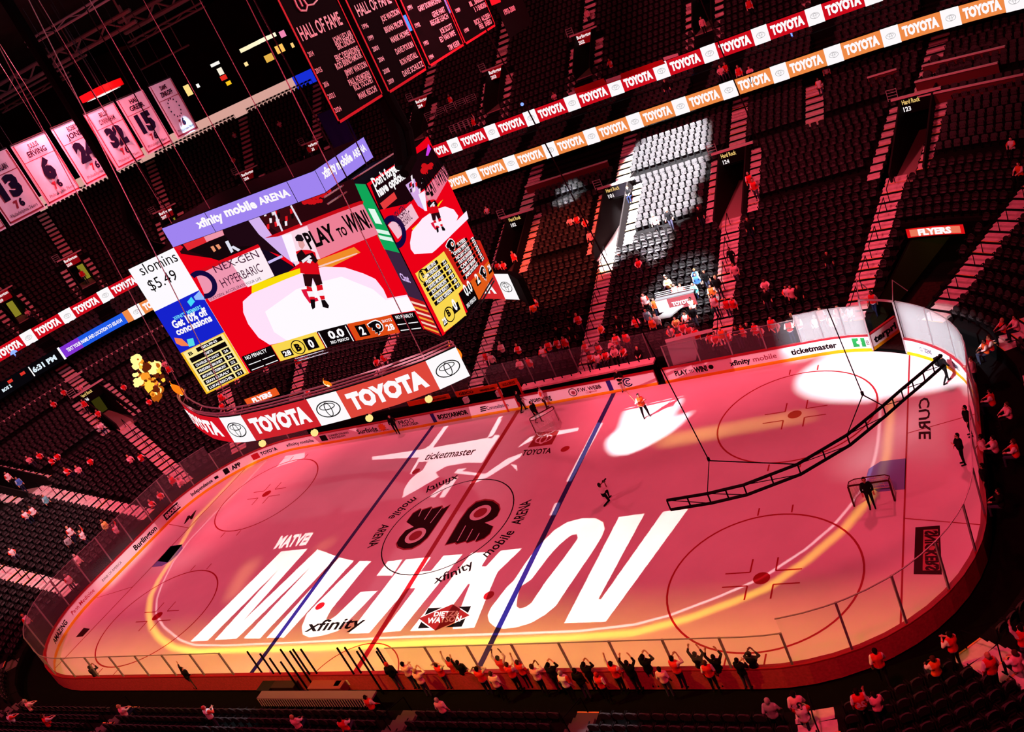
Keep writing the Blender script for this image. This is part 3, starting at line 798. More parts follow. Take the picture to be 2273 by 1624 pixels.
strip(b, Path(2.2), [(0, -.1), (0, .62), (.06, .62), (.06, -.1)], -Path(2.2).len/2, Path(2.2).s_of(('Rf', TUN[0])), 2)
strip(b, Path(2.2), [(0, -.1), (0, .62), (.06, .62), (.06, -.1)], Path(2.2).s_of(('Rf', TUN[1])), Path(2.2).len/2, 2)
struct(b.build('wall_front_row', m_dark), 'low dark wall under the front row')
# back wall and soffit over the last rows, club tier, upper tier
pb = Path(29.4); b = MB()
strip(b, pb, [(0, 10.4), (0, 13.2), (.1, 13.2), (.1, 10.4)], -(pb.a+pb.q+pb.b), pb.a+pb.q*.6, 2)
struct(b.build('wall_lower_tier_back', m_dark), 'dark wall behind the last lower row')
def tier(k0, k1, d0, z0, row, rise, name, label, gaps=None, s_lim=None):
    b = MB()
    for k in range(k0, k1):
        d, z = d0+row*k, z0+rise*k; p = Path(d)
        lo, hi = s_lim(p)
        for s0, s1 in cuts(lo, hi, gaps(k, p) if gaps else []):
            pts = [p.at(s) for s in p.line(s0, s1, 2.5)]; vs = []; fs = []
            for x, y, nx, ny in pts: vs += [(x, y, z-rise), (x, y, z), (x+nx*row, y+ny*row, z)]
            for i in range(len(pts)-1):
                n = i*3; fs += [(n, n+3, n+4, n+1), (n+1, n+4, n+5, n+2)]
            b.add(vs, fs)
    return struct(b.build(name, m_terr), label)
s_up = lambda p: (-(p.a+p.q+p.b*1.2), p.a+p.q*.55)
tier(0, 7, 25.35, 11.9, .95, .16, 'floor_club_tier', 'dark stepped club level between the two ribbon displays', None, s_up)
UP = [('x', -19.6), ('x', -10), ('x', .4), ('x', 12.6), ('x', 23), ('Lf', 10.5), ('Lf', 23), ('Lf', 38), ('Lf', 54.5), ('Lf', 66), ('Lf', 80)]
UD0, UD1, UW = 34.9, 39.0, .95
UROW, URISE, UN = .8, .48, 22
def up_gaps(k, p):
    d = 32.6+UROW*k
    return [(p.s_of(v)-UW, p.s_of(v)+UW) for v in UP] if UD0 <= d < UD1 else []
tier(0, UN, 32.6, 14.2, UROW, URISE, 'floor_upper_tier', 'dark stepped concrete of the upper seating deck', up_gaps, s_up)
b = MB()
for d, z0, z1 in ((25.0, 11.2, 11.9), (32.2, 13.2, 14.2)):
    p = Path(d); lo, hi = s_up(p)
    strip(b, p, [(.12, z0), (.12, z1), (.4, z1), (.4, z0)], lo, hi, 2)
p = Path(25.1); strip(b, p, [(.1, 11.2), (4.6, 11.2), (4.6, 11.12), (.1, 11.12)], *s_up(p), 2)
struct(b.build('wall_tier_fronts', m_dark), 'dark fronts of the club and upper levels')

# ------------------------------------------------------------------ seats
def seat_mesh(square):
    b = MB()
    w, z0, h = .215, .42, .42
    if square: back = [(-w, z0), (w, z0), (w, z0+h-.05), (w-.05, z0+h), (-w+.05, z0+h), (-w, z0+h-.05)]
    else: back = [(-w+.03, z0), (w-.03, z0), (w, z0+.16), (w-.02, z0+.3), (w-.1, z0+.4), (0, z0+.43), (-w+.1, z0+.4), (-w+.02, z0+.3), (-w, z0+.16)]
    b.prism(back, lambda x, y, t: (x, .62+t+(y-.4)*.18, y), 0, .06)
    if square: pan = [(-.19, .40), (.19, .40), (.19, .66), (.15, .70), (-.15, .70), (-.19, .66)]
    else: pan = [(-.17, .40), (.17, .40), (.20, .52), (.17, .60), (0, .63), (-.17, .60), (-.20, .52)]
    b.prism(pan, lambda x, y, t: (x, .50+t+(y-.4)*.12, y), 0, .06)
    for sx in (-1, 1):
        b.box((sx*.25, .58, .30), (.03, .10, .60), mi=1)
        b.box((sx*.25, .50, .60), (.04, .24, .03), mi=1)
    for sx in (-1, 1): b.box((sx*.10, .485+(.6-.4)*.12, .58), (.045, .02, .045), mi=1)
    return b.mesh('seat')
SEATM = {True: seat_mesh(True), False: seat_mesh(False)}
for me in SEATM.values(): me.materials.append(m_seat); me.materials.append(m_seat_dk)
SV = {}
for q, me in SEATM.items():
    V = np.array([v.co[:] for v in me.vertices]); F = [tuple(p.vertices) for p in me.polygons]; MI = [p.material_index for p in me.polygons]
    SV[q] = (V, F, MI)
seats = {True: [], False: []}
PITCH_S = .57
def seat_row(p, s0, s1, z, square, tier_name):
    n = int((s1-s0)/PITCH_S)
    if n < 1: return
    o = (s1-s0-n*PITCH_S)/2
    for i in range(n):
        s = s0+o+PITCH_S*(i+.5); x, y, nx, ny = p.at(s)
        u, v, dz = px((x, y, z+.6))
        if dz > 0 and -60 < u < W+60 and -60 < v < H+60:
            seats[square].append((x, y, z, math.atan2(-nx, ny), u, v, dz, tier_name))
for k in range(34):
    d, z = row_d(k), row_z(k); p = Path(d); lo, hi = low_range(k)
    g = low_gaps(k, .95)
    hw = .72
    g += [(p.s_of(a)-hw, p.s_of(a)+hw) for a in AISLES]
    if d > 21: g += [(p.s_of(a)-hw, p.s_of(a)+hw) for a in HALF]
    if 21.2 < d < 22.0: continue                     # cross-aisle behind the portals
    if d < 14.9 and d > 13.6: continue
    for s0, s1 in cuts(lo, hi, g):
        xm = p.at((s0+s1)/2)
        if d > 23.2 and abs(xm[0]) < 6 and -4 < xm[0] < 5 and xm[1] > 0: continue    # railed platform
        seat_row(p, s0, s1, z, d > 14.5, 'lower')
for k in range(6):
    d = 25.35+.95*k; p = Path(d); lo, hi = s_up(p)
    for s0, s1 in cuts(lo, hi, [(p.s_of(a)-.7, p.s_of(a)+.7) for a in AISLES[:5]+UP]): seat_row(p, s0, s1, 11.9+.16*k, True, 'club')
for k in range(UN):
    d = 32.6+UROW*k; p = Path(d); lo, hi = s_up(p)
    g = [(p.s_of(a)-.7, p.s_of(a)+.7) for a in UP]+[(a-.95, c+.95) for a, c in up_gaps(k, p)]
    for s0, s1 in cuts(lo, hi, g): seat_row(p, s0, s1, 14.2+URISE*k, False, 'upper')
def in_poly(u, v, P):
    c = False; j = len(P)-1
    for i in range(len(P)):
        if (P[i][1] > v) != (P[j][1] > v) and u < (P[j][0]-P[i][0])*(v-P[i][1])/(P[j][1]-P[i][1])+P[i][0]: c = not c
        j = i
    return c
LITP = [(1365, 340), (1560, 262), (1592, 300), (1575, 440), (1545, 540), (1345, 625), (1340, 560), (1375, 500), (1350, 450)]
def area_label(u, v, square):
    if square:
        if in_poly(u, v, LITP): return 'white-lit square-backed seat in the spotlit block below the orange ribbon', 'spotlit square seats'
        return 'dark square-backed seat in the unlit rows beside the spotlit block', 'unlit square seats beside the lit block'
    if v > 1300 and u < 1800: return 'dark round-backed seat in the near rows behind the cheering fans', 'near seats behind the glass'
    if u > 1800: return 'dark round-backed seat in the corner rows past the curved end glass', 'corner seats past the end glass'
    return 'pale-lit round-backed seat in the rows below the corner portal', 'round seats below the portals'
def place_seats(square, score, nmax, name):
    L = sorted(seats[square], key=score)
    for t in L[:nmax]:
        o = bpy.data.objects.new(name, SEATM[square]); COL.objects.link(o)
        o.location = t[:3]; o.rotation_euler = (0, 0, t[3])
        lab, grp = area_label(t[4], t[5], square)
        tag(o, lab, 'seat', grp)
    rest = L[nmax:]
    V, F, MI = SV[square]; n = len(V)
    R = np.array([t[3] for t in rest]); c, s = np.cos(R)[:, None], np.sin(R)[:, None]
    X = V[None, :, 0]*c - V[None, :, 1]*s + np.array([t[0] for t in rest])[:, None]
    Y = V[None, :, 0]*s + V[None, :, 1]*c + np.array([t[1] for t in rest])[:, None]
    Z = np.repeat(V[None, :, 2], len(rest), 0) + np.array([t[2] for t in rest])[:, None]
    P = np.stack((X, Y, Z), -1).reshape(-1, 3)
    me = bpy.data.meshes.new(name+'_bank')
    nv = len(P); sizes = np.array([len(f) for f in F]); flat = np.concatenate([np.array(f) for f in F])
    loops = (flat[None, :] + (np.arange(len(rest))*n)[:, None]).ravel()
    st = np.tile(sizes, len(rest)); starts = np.concatenate(([0], np.cumsum(st)[:-1]))
    me.vertices.add(nv); me.vertices.foreach_set('co', P.ravel().astype(np.float32))
    me.loops.add(len(loops)); me.loops.foreach_set('vertex_index', loops.astype(np.int32))
    me.polygons.add(len(st)); me.polygons.foreach_set('loop_start', starts.astype(np.int32))
    me.polygons.foreach_set('material_index', np.tile(np.array(MI), len(rest)).astype(np.int32))
    me.update(calc_edges=True)
    me.materials.append(m_seat); me.materials.append(m_seat_dk)
    o = link(name+'_bank', me)
    return o
o = place_seats(True, lambda t: (0 if in_poly(t[4], t[5], LITP) else 1, t[6]), 300, 'square_seat')
tag(o, 'dark square-backed seats filling the upper rows beyond the spotlight', 'seats', None, 'stuff')
o = place_seats(False, lambda t: (t[6] if 0 < t[4] < W and 0 < t[5] < H else 999), 300, 'round_seat')
tag(o, 'dark round-backed seats filling the rest of the bowl', 'seats', None, 'stuff')
print('SEATS', len(seats[True]), len(seats[False]), sum(in_poly(t[4], t[5], LITP) for t in seats[True]))

# spotlights on the stands
def gb(pts): return [tuple(on_bowl(u, v)) for u, v in pts]
lit_main = [(1396, 352), (1422, 325), (1445, 302), (1504, 279), (1558, 266), (1573, 276), (1574, 330), (1566, 360), (1566, 390), (1545, 418), (1535, 438), (1552, 452), (1530, 470), (1513, 482), (1490, 508), (1484, 545), (1470, 575), (1450, 588), (1430, 560), (1405, 560), (1385, 574), (1368, 590), (1342, 596), (1338, 560), (1350, 535), (1364, 492), (1364, 446), (1378, 400), (1384, 372)]
lit_low = [(1484, 600), (1527, 574), (1566, 572), (1584, 582), (1590, 634), (1586, 662), (1581, 689), (1550, 716), (1535, 711), (1500, 722), (1458, 720), (1442, 680), (1427, 665), (1450, 646), (1464, 626)]
lit_dot = [(1238, 448), (1250, 428), (1262, 416), (1276, 412), (1290, 420), (1282, 438), (1262, 452), (1246, 456)]
stencil_projector('follow_spotlight', 'black follow spotlight lighting the empty seat block', (14, 9, 35), [gb(lit_main)], 1500000, (.9, 1.0, 1.0), .02)
stencil_projector('follow_spotlight', 'black follow spotlight lighting the standing crowd by the corner boards', (20, 4, 35), [gb(lit_low)], 330000, (.75, 1.0, 1.0), .02)
stencil_projector('follow_spotlight', 'black follow spotlight lighting one small patch of seats', (4, 11, 35), [gb(lit_dot)], 1100000, (.85, .97, 1.0), .03)

# ------------------------------------------------------------------ stairways and portals
m_rail = mat('rail_black', (10, 9, 10), .5)
m_lip = mat('parapet_pink', (215, 190, 195), .6)
def stair(key, d0, d1, hw, label, group, shift=0.0, nosing=True, rail=True, zf=row_z, df=row_d, row=ROW, rise=RISE, base=None):
    x, y, nx, ny = Path(d0).at(Path(d0).s_of(key)+shift)
    t = thing('stairway', label, 'stairs', (x, y, 0), group)
    b = MB(); k = 0; last = []
    while df(k) < d1-.2:
        d = df(k)
        if d >= d0-.3:
            p = Path(d); c = p.s_of(key)+shift; x, y, nx, ny = p.at(c); z = zf(k); a = math.atan2(ny, nx)
            b.box((x+nx*row*.25, y+ny*row*.25, z-rise/2+.012), (row*.5, hw*2, rise), a)
            b.box((x+nx*row*.75, y+ny*row*.75, z-rise/2+.012+rise*.5), (row*.5, hw*2, rise), a)
            if random.random() < .45: b.box((x, y, z+.02), (.06, hw*2, .02), a, mi=1)
            last.append((x, y, z))
        k += 1
    b.build('step_flight', [mat('stair_shade_concrete', (92, 78, 80), .85) if key[0] in ('nx', 'Ln') else m_step, mat('nosing_amber', (235, 170, 90), .6)], t)  # shade on the near flights is put into a darker copy
    if rail and len(last) > 3:
        r = MB()
        for i in range(0, len(last)-2, 3):
            q0, q1 = last[i], last[min(i+2, len(last)-1)]
            r.tube([(q0[0], q0[1], q0[2]), (q0[0], q0[1], q0[2]+.9), (q1[0], q1[1], q1[2]+.95), (q1[0], q1[1], q1[2])], .03, 5)
        r.build('handrail', m_rail, t)
    return t
PLACE = {('x', 5.2): 'at the lower corner of the spotlit seats', ('x', 15.4): 'beside the spotlit seats towards the gate', ('x', -4.6): 'just past the hanging scoreboard edge', ('Rf', 9.2): 'above the far corner gate', ('x', -15.5): 'glimpsed between scoreboard and ring', ('Lf', 10): 'half hidden behind the hanging scoreboard', ('Lf', 38): 'under the blue ribbon section', ('Lf', 66.5): 'with one yellow-lit side wall', ('Ly', 4.8): 'in the end stand near the frame edge', ('Ly', -4.2): 'lowest at the frame edge'}
UPLACE = ['behind the scoreboard header', 'under the hanging black banners', 'with red store sign near frame top', 'cut by the upper frame edge', 'beyond the upper frame edge', 'behind the smallest black banner', 'below the widest black banner', 'above the lilac scoreboard header', 'between the jersey banners and the red ribbon', 'at the end stand over the red ribbon', 'furthest round the end stand']
NUMS = {('x', 5.2): '101', ('x', 15.4): '124', ('x', -4.6): '102', ('Rf', 9.2): '123', ('x', -15.5): '103', ('Lf', 10): '104', ('Lf', 38): '105', ('Lf', 66.5): '106', ('Ly', 4.8): '107', ('Ly', -4.2): '108'}
AL = {k: 'below the portal '+v for k, v in PLACE.items()}
m_yel = led((150, 140, 40), .8); m_floorlit = mat('portal_floor', (150, 120, 118), .8)
def portal(key, num, d0, d1, w, zf, label, sign_rows, sign_m, yellow, floor_z=None, hall=3.0, lipc=m_lip):
    p = Path(d1); c = p.s_of(key); x, y, nx, ny = p.at(c); a = math.atan2(ny, nx)
    tx, ty = ny, -nx                                     # to the right as seen from the ice
    z0 = floor_z if floor_z is not None else zf(d0)-.2; z1 = zf(d1)
    o = thing('vomitory', label, 'portal', (x, y, z0))
    L = d1-d0
    W_ = MB()
    for sg in (-1, 1):
        # side wall follows the slope: a prism
        q = [(0, z0), (L+hall, z0), (L+hall, z1+.9), (L, z1+.9), (0, zf(d0)+.75)]
        W_.prism(q, lambda s, z, t, sg=sg: (x-nx*(L-s)+tx*(sg*w+t), y-ny*(L-s)+ty*(sg*w+t), z), -.06, .06)
    W_.build('side_wall', mat('portal_wall', (34, 28, 29), .8), o)
    MB().box((x-nx*(L-hall)/2, y-ny*(L-hall)/2, z0-.05), (L+hall, 2*w, .1), a).build('landing', m_floorlit, o)
    MB().box((x+nx*.1, y+ny*.1, (z1+.9+z0+2.35)/2), (.15, 2*w, z1+.9-z0-2.35), a).build('header', m_dark, o)
    MB().box((x, y, z1+.95), (.3, 2*w+1.2, .14), a).build('parapet', lipc, o)
    MB().box((x+nx*hall, y+ny*hall, z0+1.1), (.1, 2*w, 2.3), a).build('hall_end', m_dark, o)
    S = Surf([(x-tx*w, y-ty*w), (x+tx*w, y+ty*w)])
    if yellow:
        P = [(x+nx*(hall-.1)+tx*w*.1, y+ny*(hall-.1)+ty*w*.1, z0+.1), (x+nx*(hall-.1)+tx*w*.95, y+ny*(hall-.1)+ty*w*.95, z0+.1), (x+nx*(hall-.1)+tx*w*.95, y+ny*(hall-.1)+ty*w*.95, z0+2.2), (x+nx*(hall-.1)+tx*w*.1, y+ny*(hall-.1)+ty*w*.1, z0+2.2)]
        MB().quad(*P).build('concourse_glow', yellow, o)  # glowing panel stands in for lamp light in the concourse
    if sign_rows:
        zt = z1+.86; zb = max(z0+2.2, zt-1.05); hgt = zt-zb
        bx = MB().box((x-nx*.03, y-ny*.03, zb+hgt/2), (.1, 1.9*w, hgt), a).build('sign_panel', sign_m, o)
        n = len(sign_rows)
        for i, (word, wd, m, al) in enumerate(sign_rows):
            hh = hgt/n*.6; zz = zt-hgt/n*(i+.82); ww = 1.8*w*wd
            s0 = {'l': .08*w, 'r': 1.92*w-ww, 'c': w-ww/2}[al]
            S.text_sz(word, s0, zz, ww, hh, 'sign_lettering', m, o, .10, .03)
    # hoop rail beside the parapet
    r = MB()
    for i in range(4):
        zz = z1+1.05+.22*i
        r.tube([(x-tx*(w+.1), y-ty*(w+.1), zz), (x-tx*(w+.8), y-ty*(w+.8), zz)], .025, 5)
    for s in (.1, .8): r.tube([(x-tx*(w+s), y-ty*(w+s), z1+.9), (x-tx*(w+s), y-ty*(w+s), z1+1.75)], .025, 5)
    r.build('guard_rail', m_steel, o)
    return o
m_sgn = mat('sign_black', (14, 10, 14), .5); l_white = led((250, 240, 240), 1.0); l_gold = led((230, 190, 110), 1.0); l_pur = led((150, 60, 200), 1.0)
for key in AISLES:
    num = NUMS.get(key)
    side = 'far' if key[0] in ('x', 'Rf', 'Lf') else ('end' if key[0] in ('Ly', 'Ry') else 'near')
    where = AL.get(key) or {'far': 'in the far stand behind the hanging scoreboard' if key[0] == 'x' else 'in the far corner stand', 'end': 'in the end stand', 'near': 'in the near rows by the glass'}[side]
    if num is None:
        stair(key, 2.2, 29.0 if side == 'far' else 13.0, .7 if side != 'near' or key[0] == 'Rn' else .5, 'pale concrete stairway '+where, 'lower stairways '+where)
        continue
    stair(key, 2.2, VD0+.3, .7, 'pale concrete stairway '+where, 'lower stairways '+where)
    stair(key, VD1+.2, 29.2, .68, 'upper flight of stairs above the portal '+PLACE[key], None, rail=False)
    for sg, nm in ((-1, 'left'), (1, 'right')):
        stair(key, VD0+.4, VD1+.3, .42, 'narrow steps on the %s of the portal %s' % (nm, PLACE[key]), None, sg*(VW+.5), rail=False)
    portal(key, num, VD0, VD1, VW-.05, z_low, 'dark stand portal '+PLACE[key],
           [('Hard Rock', .62, l_gold, 'l'), (num, .26, l_white, 'l')], m_sgn, led((60, 55, 12), .7) if num in ('124', '106') else None, z_low(VD0)-.1)
for key in HALF: stair(key, 21.2, 27.0, .7, 'short flight of pale steps under the orange ribbon', None, rail=False)
uz = lambda k: 14.2+URISE*k
ud = lambda k: 32.6+UROW*k
for i, key in enumerate(UP):
    num = str(204-i) if i < 5 else str(205+i-5)
    far = 'x' == key[0]
    t = stair(key, UD1+.2, 49, .62, 'red-lit stairs over the upper portal '+UPLACE[i], None, 0, rail=False, zf=uz, df=ud, row=UROW, rise=URISE)
    for sg, nm in ((-1, 'left'), (1, 'right')):
        stair(key, 32.6, UD1+.2, .4, 'steps on the %s of the upper portal %s' % (nm, UPLACE[i]), None, sg*(UW+.45), rail=False, zf=uz, df=ud, row=UROW, rise=URISE)
    portal(key, num, UD0, UD1, UW-.05, z_up, 'upper portal '+UPLACE[i],
           [('Burlington', .95, l_white, 'l'), (num, .4, l_white, 'l')], mat('sign_red', (190, 10, 40), .5), m_yel, z_up(UD0)-.1, 1.6)
# ------------------------------------------------------------------ hanging scoreboard
FRONT = [(-8.3, -3.6), (-6.05, -2.0), (-4.0, -1.36), (-.7, -1.06), (1.7, -1.1), (5.0, -1.46), (6.75, -1.85), (8.55, -3.3)]
RIGHT = [(8.55, -3.3), (8.9, -1.1), (8.95, .6), (8.55, 3.4)]
ZB, ZT = 13.9, 22.2
FS = Surf(FRONT); RS = Surf(RIGHT)
board = thing('scoreboard', 'huge four-sided video scoreboard with inward-curved screens hanging over centre ice', 'scoreboard', (0, 0, ZB))
loop = FRONT+RIGHT[1:]+[(-x, -y) for x, y in FRONT[1:]]+[(-x, -y) for x, y in RIGHT[1:-1]]
MB().prism([(x*.985, y*.97) for x, y in loop], lambda x, y, t: (x, y, t), ZB+.02, ZT-.02).build('core_housing', m_dark, board)
b = MB()
for z in (ZB-.12, ZB-.3): b.tube([(x, y, z) for x, y in FRONT+RIGHT[1:]], .045, 5)
for k in range(0, 40):
    s = FS.L*k/39; x, y, _ = FS.map(s, 0); b.tube([(x, y, ZB-.3), (x, y+.05, ZB)], .03, 4)
b.build('lower_truss', m_grey, board)
for x, y in ((-6, -1), (6, -1), (-6, 1), (6, 1)):
    MB().tube([(x, y, ZT), (x*1.02, y*1.5, 38.2)], .035, 5).build('hoist_cable', m_grey, board)
K1 = lambda pts: [(280+x*.4114, 520+y*.4114) for x, y in pts]
K5 = lambda pts: [(360+x*.3867, 280+y*.3867) for x, y in pts]
K8 = lambda pts: [(560+x*.3247, 420+y*.3247) for x, y in pts]
K2 = lambda pts: [(760+x*.2814, 300+y*.2814) for x, y in pts]
K3 = lambda pts: [(820+x*.2815, 540+y*.2815) for x, y in pts]
sL1 = FS.s[1]; sR6 = FS.s[6]
BLK, REDL, WHT = led((12, 4, 6)), led((236, 0, 22)), led((255, 250, 252))
YEL, BLU, ORG = led((250, 214, 78)), led((22, 34, 205)), led((222, 74, 20))
fsc = FS.rect(sL1, sR6, ZB, ZT, 'front_screen', led((236, 0, 22)), board, .03)
def fp(px_, m, name='screen_picture', off=.05, S=FS, parent=None): return S.poly(px_, name, m, parent or fsc, off)
fp(K5([(85, 668), (935, 365), (1100, 300), (1160, 440), (750, 600), (640, 630), (550, 505), (480, 530), (380, 600), (330, 762), (110, 730)]), led((40, 6, 12)))
fp(K5([(120, 672), (345, 580), (360, 622), (150, 712)]), led((228, 40, 48)), off=.065); fp(K5([(240, 628), (345, 580), (360, 622), (258, 662)]), led((240, 150, 170)), off=.075)
fp(K5([(150, 712), (360, 622), (420, 690), (560, 680), (330, 770)]), led((20, 6, 10)), off=.06)
fp(K5([(345, 575), (490, 525), (565, 620), (700, 745), (560, 700), (420, 700), (360, 622)]), led((30, 8, 18)), off=.058)
for k, (a, c) in enumerate((((280, 690), (300, 720)), ((310, 680), (330, 705)), ((365, 660), (400, 725)), ((395, 690), (440, 715)))):
    fp(K5([a, (a[0]+18, a[1]-8), (c[0]+14, c[1]-10), c]), led((236, 150, 110) if k < 2 else (225, 225, 240)), off=.08)
fp(K5([(490, 528), (552, 504), (640, 632), (700, 620), (765, 790), (690, 735), (560, 620)]), led((214, 178, 238)), off=.065)
fp(K5([(690, 625), (745, 612), (790, 770), (745, 775)]), led((255, 245, 255)), off=.075)
fp(K5([(560, 505), (640, 475), (760, 440), (810, 570), (690, 620), (600, 560)]), led((60, 10, 16)), off=.06)
rnd = random.Random(3)
for k in range(16):                                      # blurred bench figures on the picture
    x, y = 575+rnd.random()*185, 470+rnd.random()*80; y += (700-x)*.15
    fp(K5([(x, y), (x+14, y-4), (x+16, y+24), (x+3, y+27)]), led(rnd.choice([(230, 20, 30), (245, 230, 240), (20, 6, 8)])), off=.075)
for a, c in (((640, 480), (690, 600)), ((735, 445), (800, 565))): fp(K5([a, (a[0]+10, a[1]-4), (c[0]+10, c[1]-3), c]), led((235, 225, 240)), off=.085)
for k in range(14):
    x, y = 800+rnd.random()*180, 385+rnd.random()*45; y -= (x-900)*.3; w = 15+rnd.random()*25
    fp(K5(disc_pts((x, y), w*.6, 8)), led((205, 16, 24)), off=.07)
fp(K5([(60, 690), (95, 672), (125, 690), (110, 712)]), led((220, 20, 40)), off=.08)
fp(K8([(0, 385), (30, 372), (62, 390), (290, 528), (205, 310), (765, 98), (872, 305), (460, 475), (330, 500), (150, 640), (0, 650)]), led((20, 8, 26)), off=.055)
fp(K8([(108, 490), (205, 445), (215, 460), (120, 505)]), led((205, 190, 245)), off=.07)
fp(K8([(205, 310), (765, 98), (872, 305), (460, 475), (330, 500), (300, 520)]), led((238, 128, 150)), off=.065)
fp(K8([(205, 310), (380, 245), (470, 470), (330, 500), (300, 520)]), led((252, 216, 230)), off=.07)
fp(K8([(90, 330), (200, 285), (770, 75), (765, 98), (205, 310), (180, 318)]), led((200, 10, 22)), off=.075)
for w, a, c, h in (('PLAY', (402, 402), (590, 334), .86), ('TO', (606, 324), (664, 302), .46), ('WIN!', (672, 294), (830, 250), .9)): FS.text(w, K8([a])[0], K8([c])[0], h, 'screen_lettering', BLK, fsc, .09, .035)
fp(K1([(378, 215), (722, 62), (803, 222), (455, 362), (425, 320)]), led((240, 150, 176)), off=.065)
fp(K1([(560, 136), (722, 62), (803, 222), (660, 282)]), led((254, 236, 244)), off=.075)
fp(K1([(375, 200), (715, 50), (728, 66), (380, 220)]), led((220, 8, 24)), off=.08)
for w, a, c, h in (('NEX-GEN', (488, 205), (725, 118), .42), ('HYPERBARIC', (528, 285), (745, 195), .5), ('OXYGEN. ACCELERATE YOUR LIFE', (458, 355), (735, 240), .16)):
    FS.text(w, K1([a])[0], K1([c])[0], h, 'screen_lettering', led((70, 20, 50)), fsc, .09, .0)
q = FS.un(*K1([(415, 268)])[0])
FS.flat2(*ring_tris(q, .55, .85, 24, 1, -2.0, 2.0), 'screen_emblem', led((20, 8, 60)), fsc, .09)
fp(K8([(0, 650), (330, 535), (350, 572), (0, 710)]), led((250, 220, 10)), off=.07); fp(K8([(440, 485), (700, 390), (745, 428), (540, 530), (470, 530)]), led((240, 140, 40)), off=.068); fp(K8([(455, 520), (720, 430), (728, 436), (465, 530)]), led((250, 200, 190)), off=.08)
fp([(540, 668), (560, 650), (672, 604), (722, 590), (768, 592), (808, 605), (836, 618), (853, 640), (862, 660), (905, 652), (926, 688), (880, 694), (780, 718), (715, 733), (636, 756), (600, 764), (575, 748), (552, 718), (541, 692)], led((255, 226, 250)), off=.078)
fp([(590, 690), (660, 640), (760, 612), (830, 640), (858, 664), (905, 656), (926, 688), (880, 694), (780, 718), (640, 755), (610, 735)], led((255, 250, 255)), off=.086)
def figure(S, T, parent, o):
    """the skater in the picture: helmet, face, jersey, gloves, breeches, socks, skates"""
    pl_ = parent
    def f(p, c, k): S.poly(T(p), 'screen_picture', led(c), pl_, o+k*.008)
    f([(340, 680), (380, 675), (400, 740), (450, 735), (460, 755), (400, 775), (360, 720)], (225, 20, 60), 0)
    f([(300, 320), (318, 302), (345, 305), (362, 335), (352, 350), (310, 348)], (24, 14, 20), 3)
    f([(318, 346), (354, 340), (368, 375), (350, 405), (328, 385)], (226, 160, 160), 2)
    f([(304, 420), (340, 408), (405, 410), (438, 425), (470, 575), (400, 580), (336, 566), (330, 500)], (222, 10, 26), 1)
    f([(310, 440), (345, 405), (372, 440), (420, 425), (458, 480), (440, 500), (400, 470), (360, 495), (322, 485)], (28, 8, 14), 3)
    f([(345, 480), (400, 440), (415, 455), (355, 498)], (240, 230, 240), 4); f([(395, 465), (420, 475), (405, 500), (380, 490)], (240, 230, 240), 4)
    f([(352, 572), (470, 575), (488, 640), (445, 655), (420, 600), (412, 660), (368, 655)], (44, 8, 14), 2)
    f([(378, 655), (412, 662), (420, 690), (382, 690)], (225, 14, 30), 2); f([(445, 650), (485, 645), (492, 680), (452, 688)], (225, 14, 30), 2)
    f([(380, 690), (430, 690), (432, 725), (395, 728)], (250, 244, 250), 3); f([(452, 688), (494, 684), (500, 718), (462, 722)], (250, 244, 250), 3)
    f([(398, 726), (434, 728), (436, 745), (404, 746)], (225, 14, 30), 2); f([(466, 722), (500, 720), (504, 745), (478, 750)], (225, 14, 30), 2)
    f([(404, 746), (436, 746), (438, 800), (420, 815), (410, 790)], (16, 8, 12), 3); f([(478, 750), (504, 748), (532, 788), (528, 806), (490, 798)], (16, 8, 12), 3)
figure(FS, K8, fsc, .095)
# score bar
def zs(u, v, S=FS): return S.un(u, v)
sb = [FS.un(*p)[0] for p in ((558, 826), (624, 800), (725, 771), (793, 756), (891, 737), (943, 729))]
def bar_box(i, m, z0=ZB+.03, z1=ZB+1.12): return FS.rect(sb[i]+.02, sb[i+1]-.02, z0, z1, 'score_box', m, fsc, .10)
for i, m in ((0, BLK), (1, YEL), (2, BLK), (3, ORG), (4, BLK)): bar_box(i, m)
def st(word, i, f0, f1, z, h, m, bold=.04, off=.125): FS.text_sz(word, sb[i]+(sb[i+1]-sb[i])*f0, ZB+z, (sb[i+1]-sb[i])*(f1-f0), h, 'screen_lettering', m, fsc, off, bold)
def sbx(i, f0, f1, z0, z1, m, off=.115): FS.rect(sb[i]+(sb[i+1]-sb[i])*f0, sb[i]+(sb[i+1]-sb[i])*f1, ZB+z0, ZB+z1, 'score_box', m, fsc, off)
st('NO PENALTY', 0, .1, .8, .84, .22, WHT, .02)
for i in (0, 4):
    for f in (.08, .54):
        for z in (.12, .48): sbx(i, f, f+.4, z, z+.05, WHT)
sbx(1, .12, .34, .18, .62, BLK); st('28', 1, .15, .31, .26, .28, WHT); sbx(1, .66, .9, .18, .92, BLK); st('0', 1, .73, .83, .3, .48, WHT)
q = (sb[1]+(sb[2]-sb[1])*.5, ZB+.55)
FS.polysz(disc_pts(q, .46, 24), 'screen_emblem', BLK, fsc, .113); FS.polysz(disc_pts(q, .4, 24), 'screen_emblem', YEL, fsc, .12); st('B', 1, .44, .56, .34, .42, BLK, .06, .13)
st('0.0', 2, .3, .8, .5, .46, WHT); st('3RD PERIOD', 2, .25, .85, .2, .17, WHT, .02); sbx(2, .04, .07, .05, 1.05, WHT); sbx(2, .92, .95, .05, 1.05, WHT)
sbx(3, .14, .38, .2, .92, BLK); st('2', 3, .21, .31, .32, .48, WHT); st('SHOTS', 3, .76, .97, .78, .16, WHT, .02); st('28', 3, .78, .95, .28, .34, WHT)
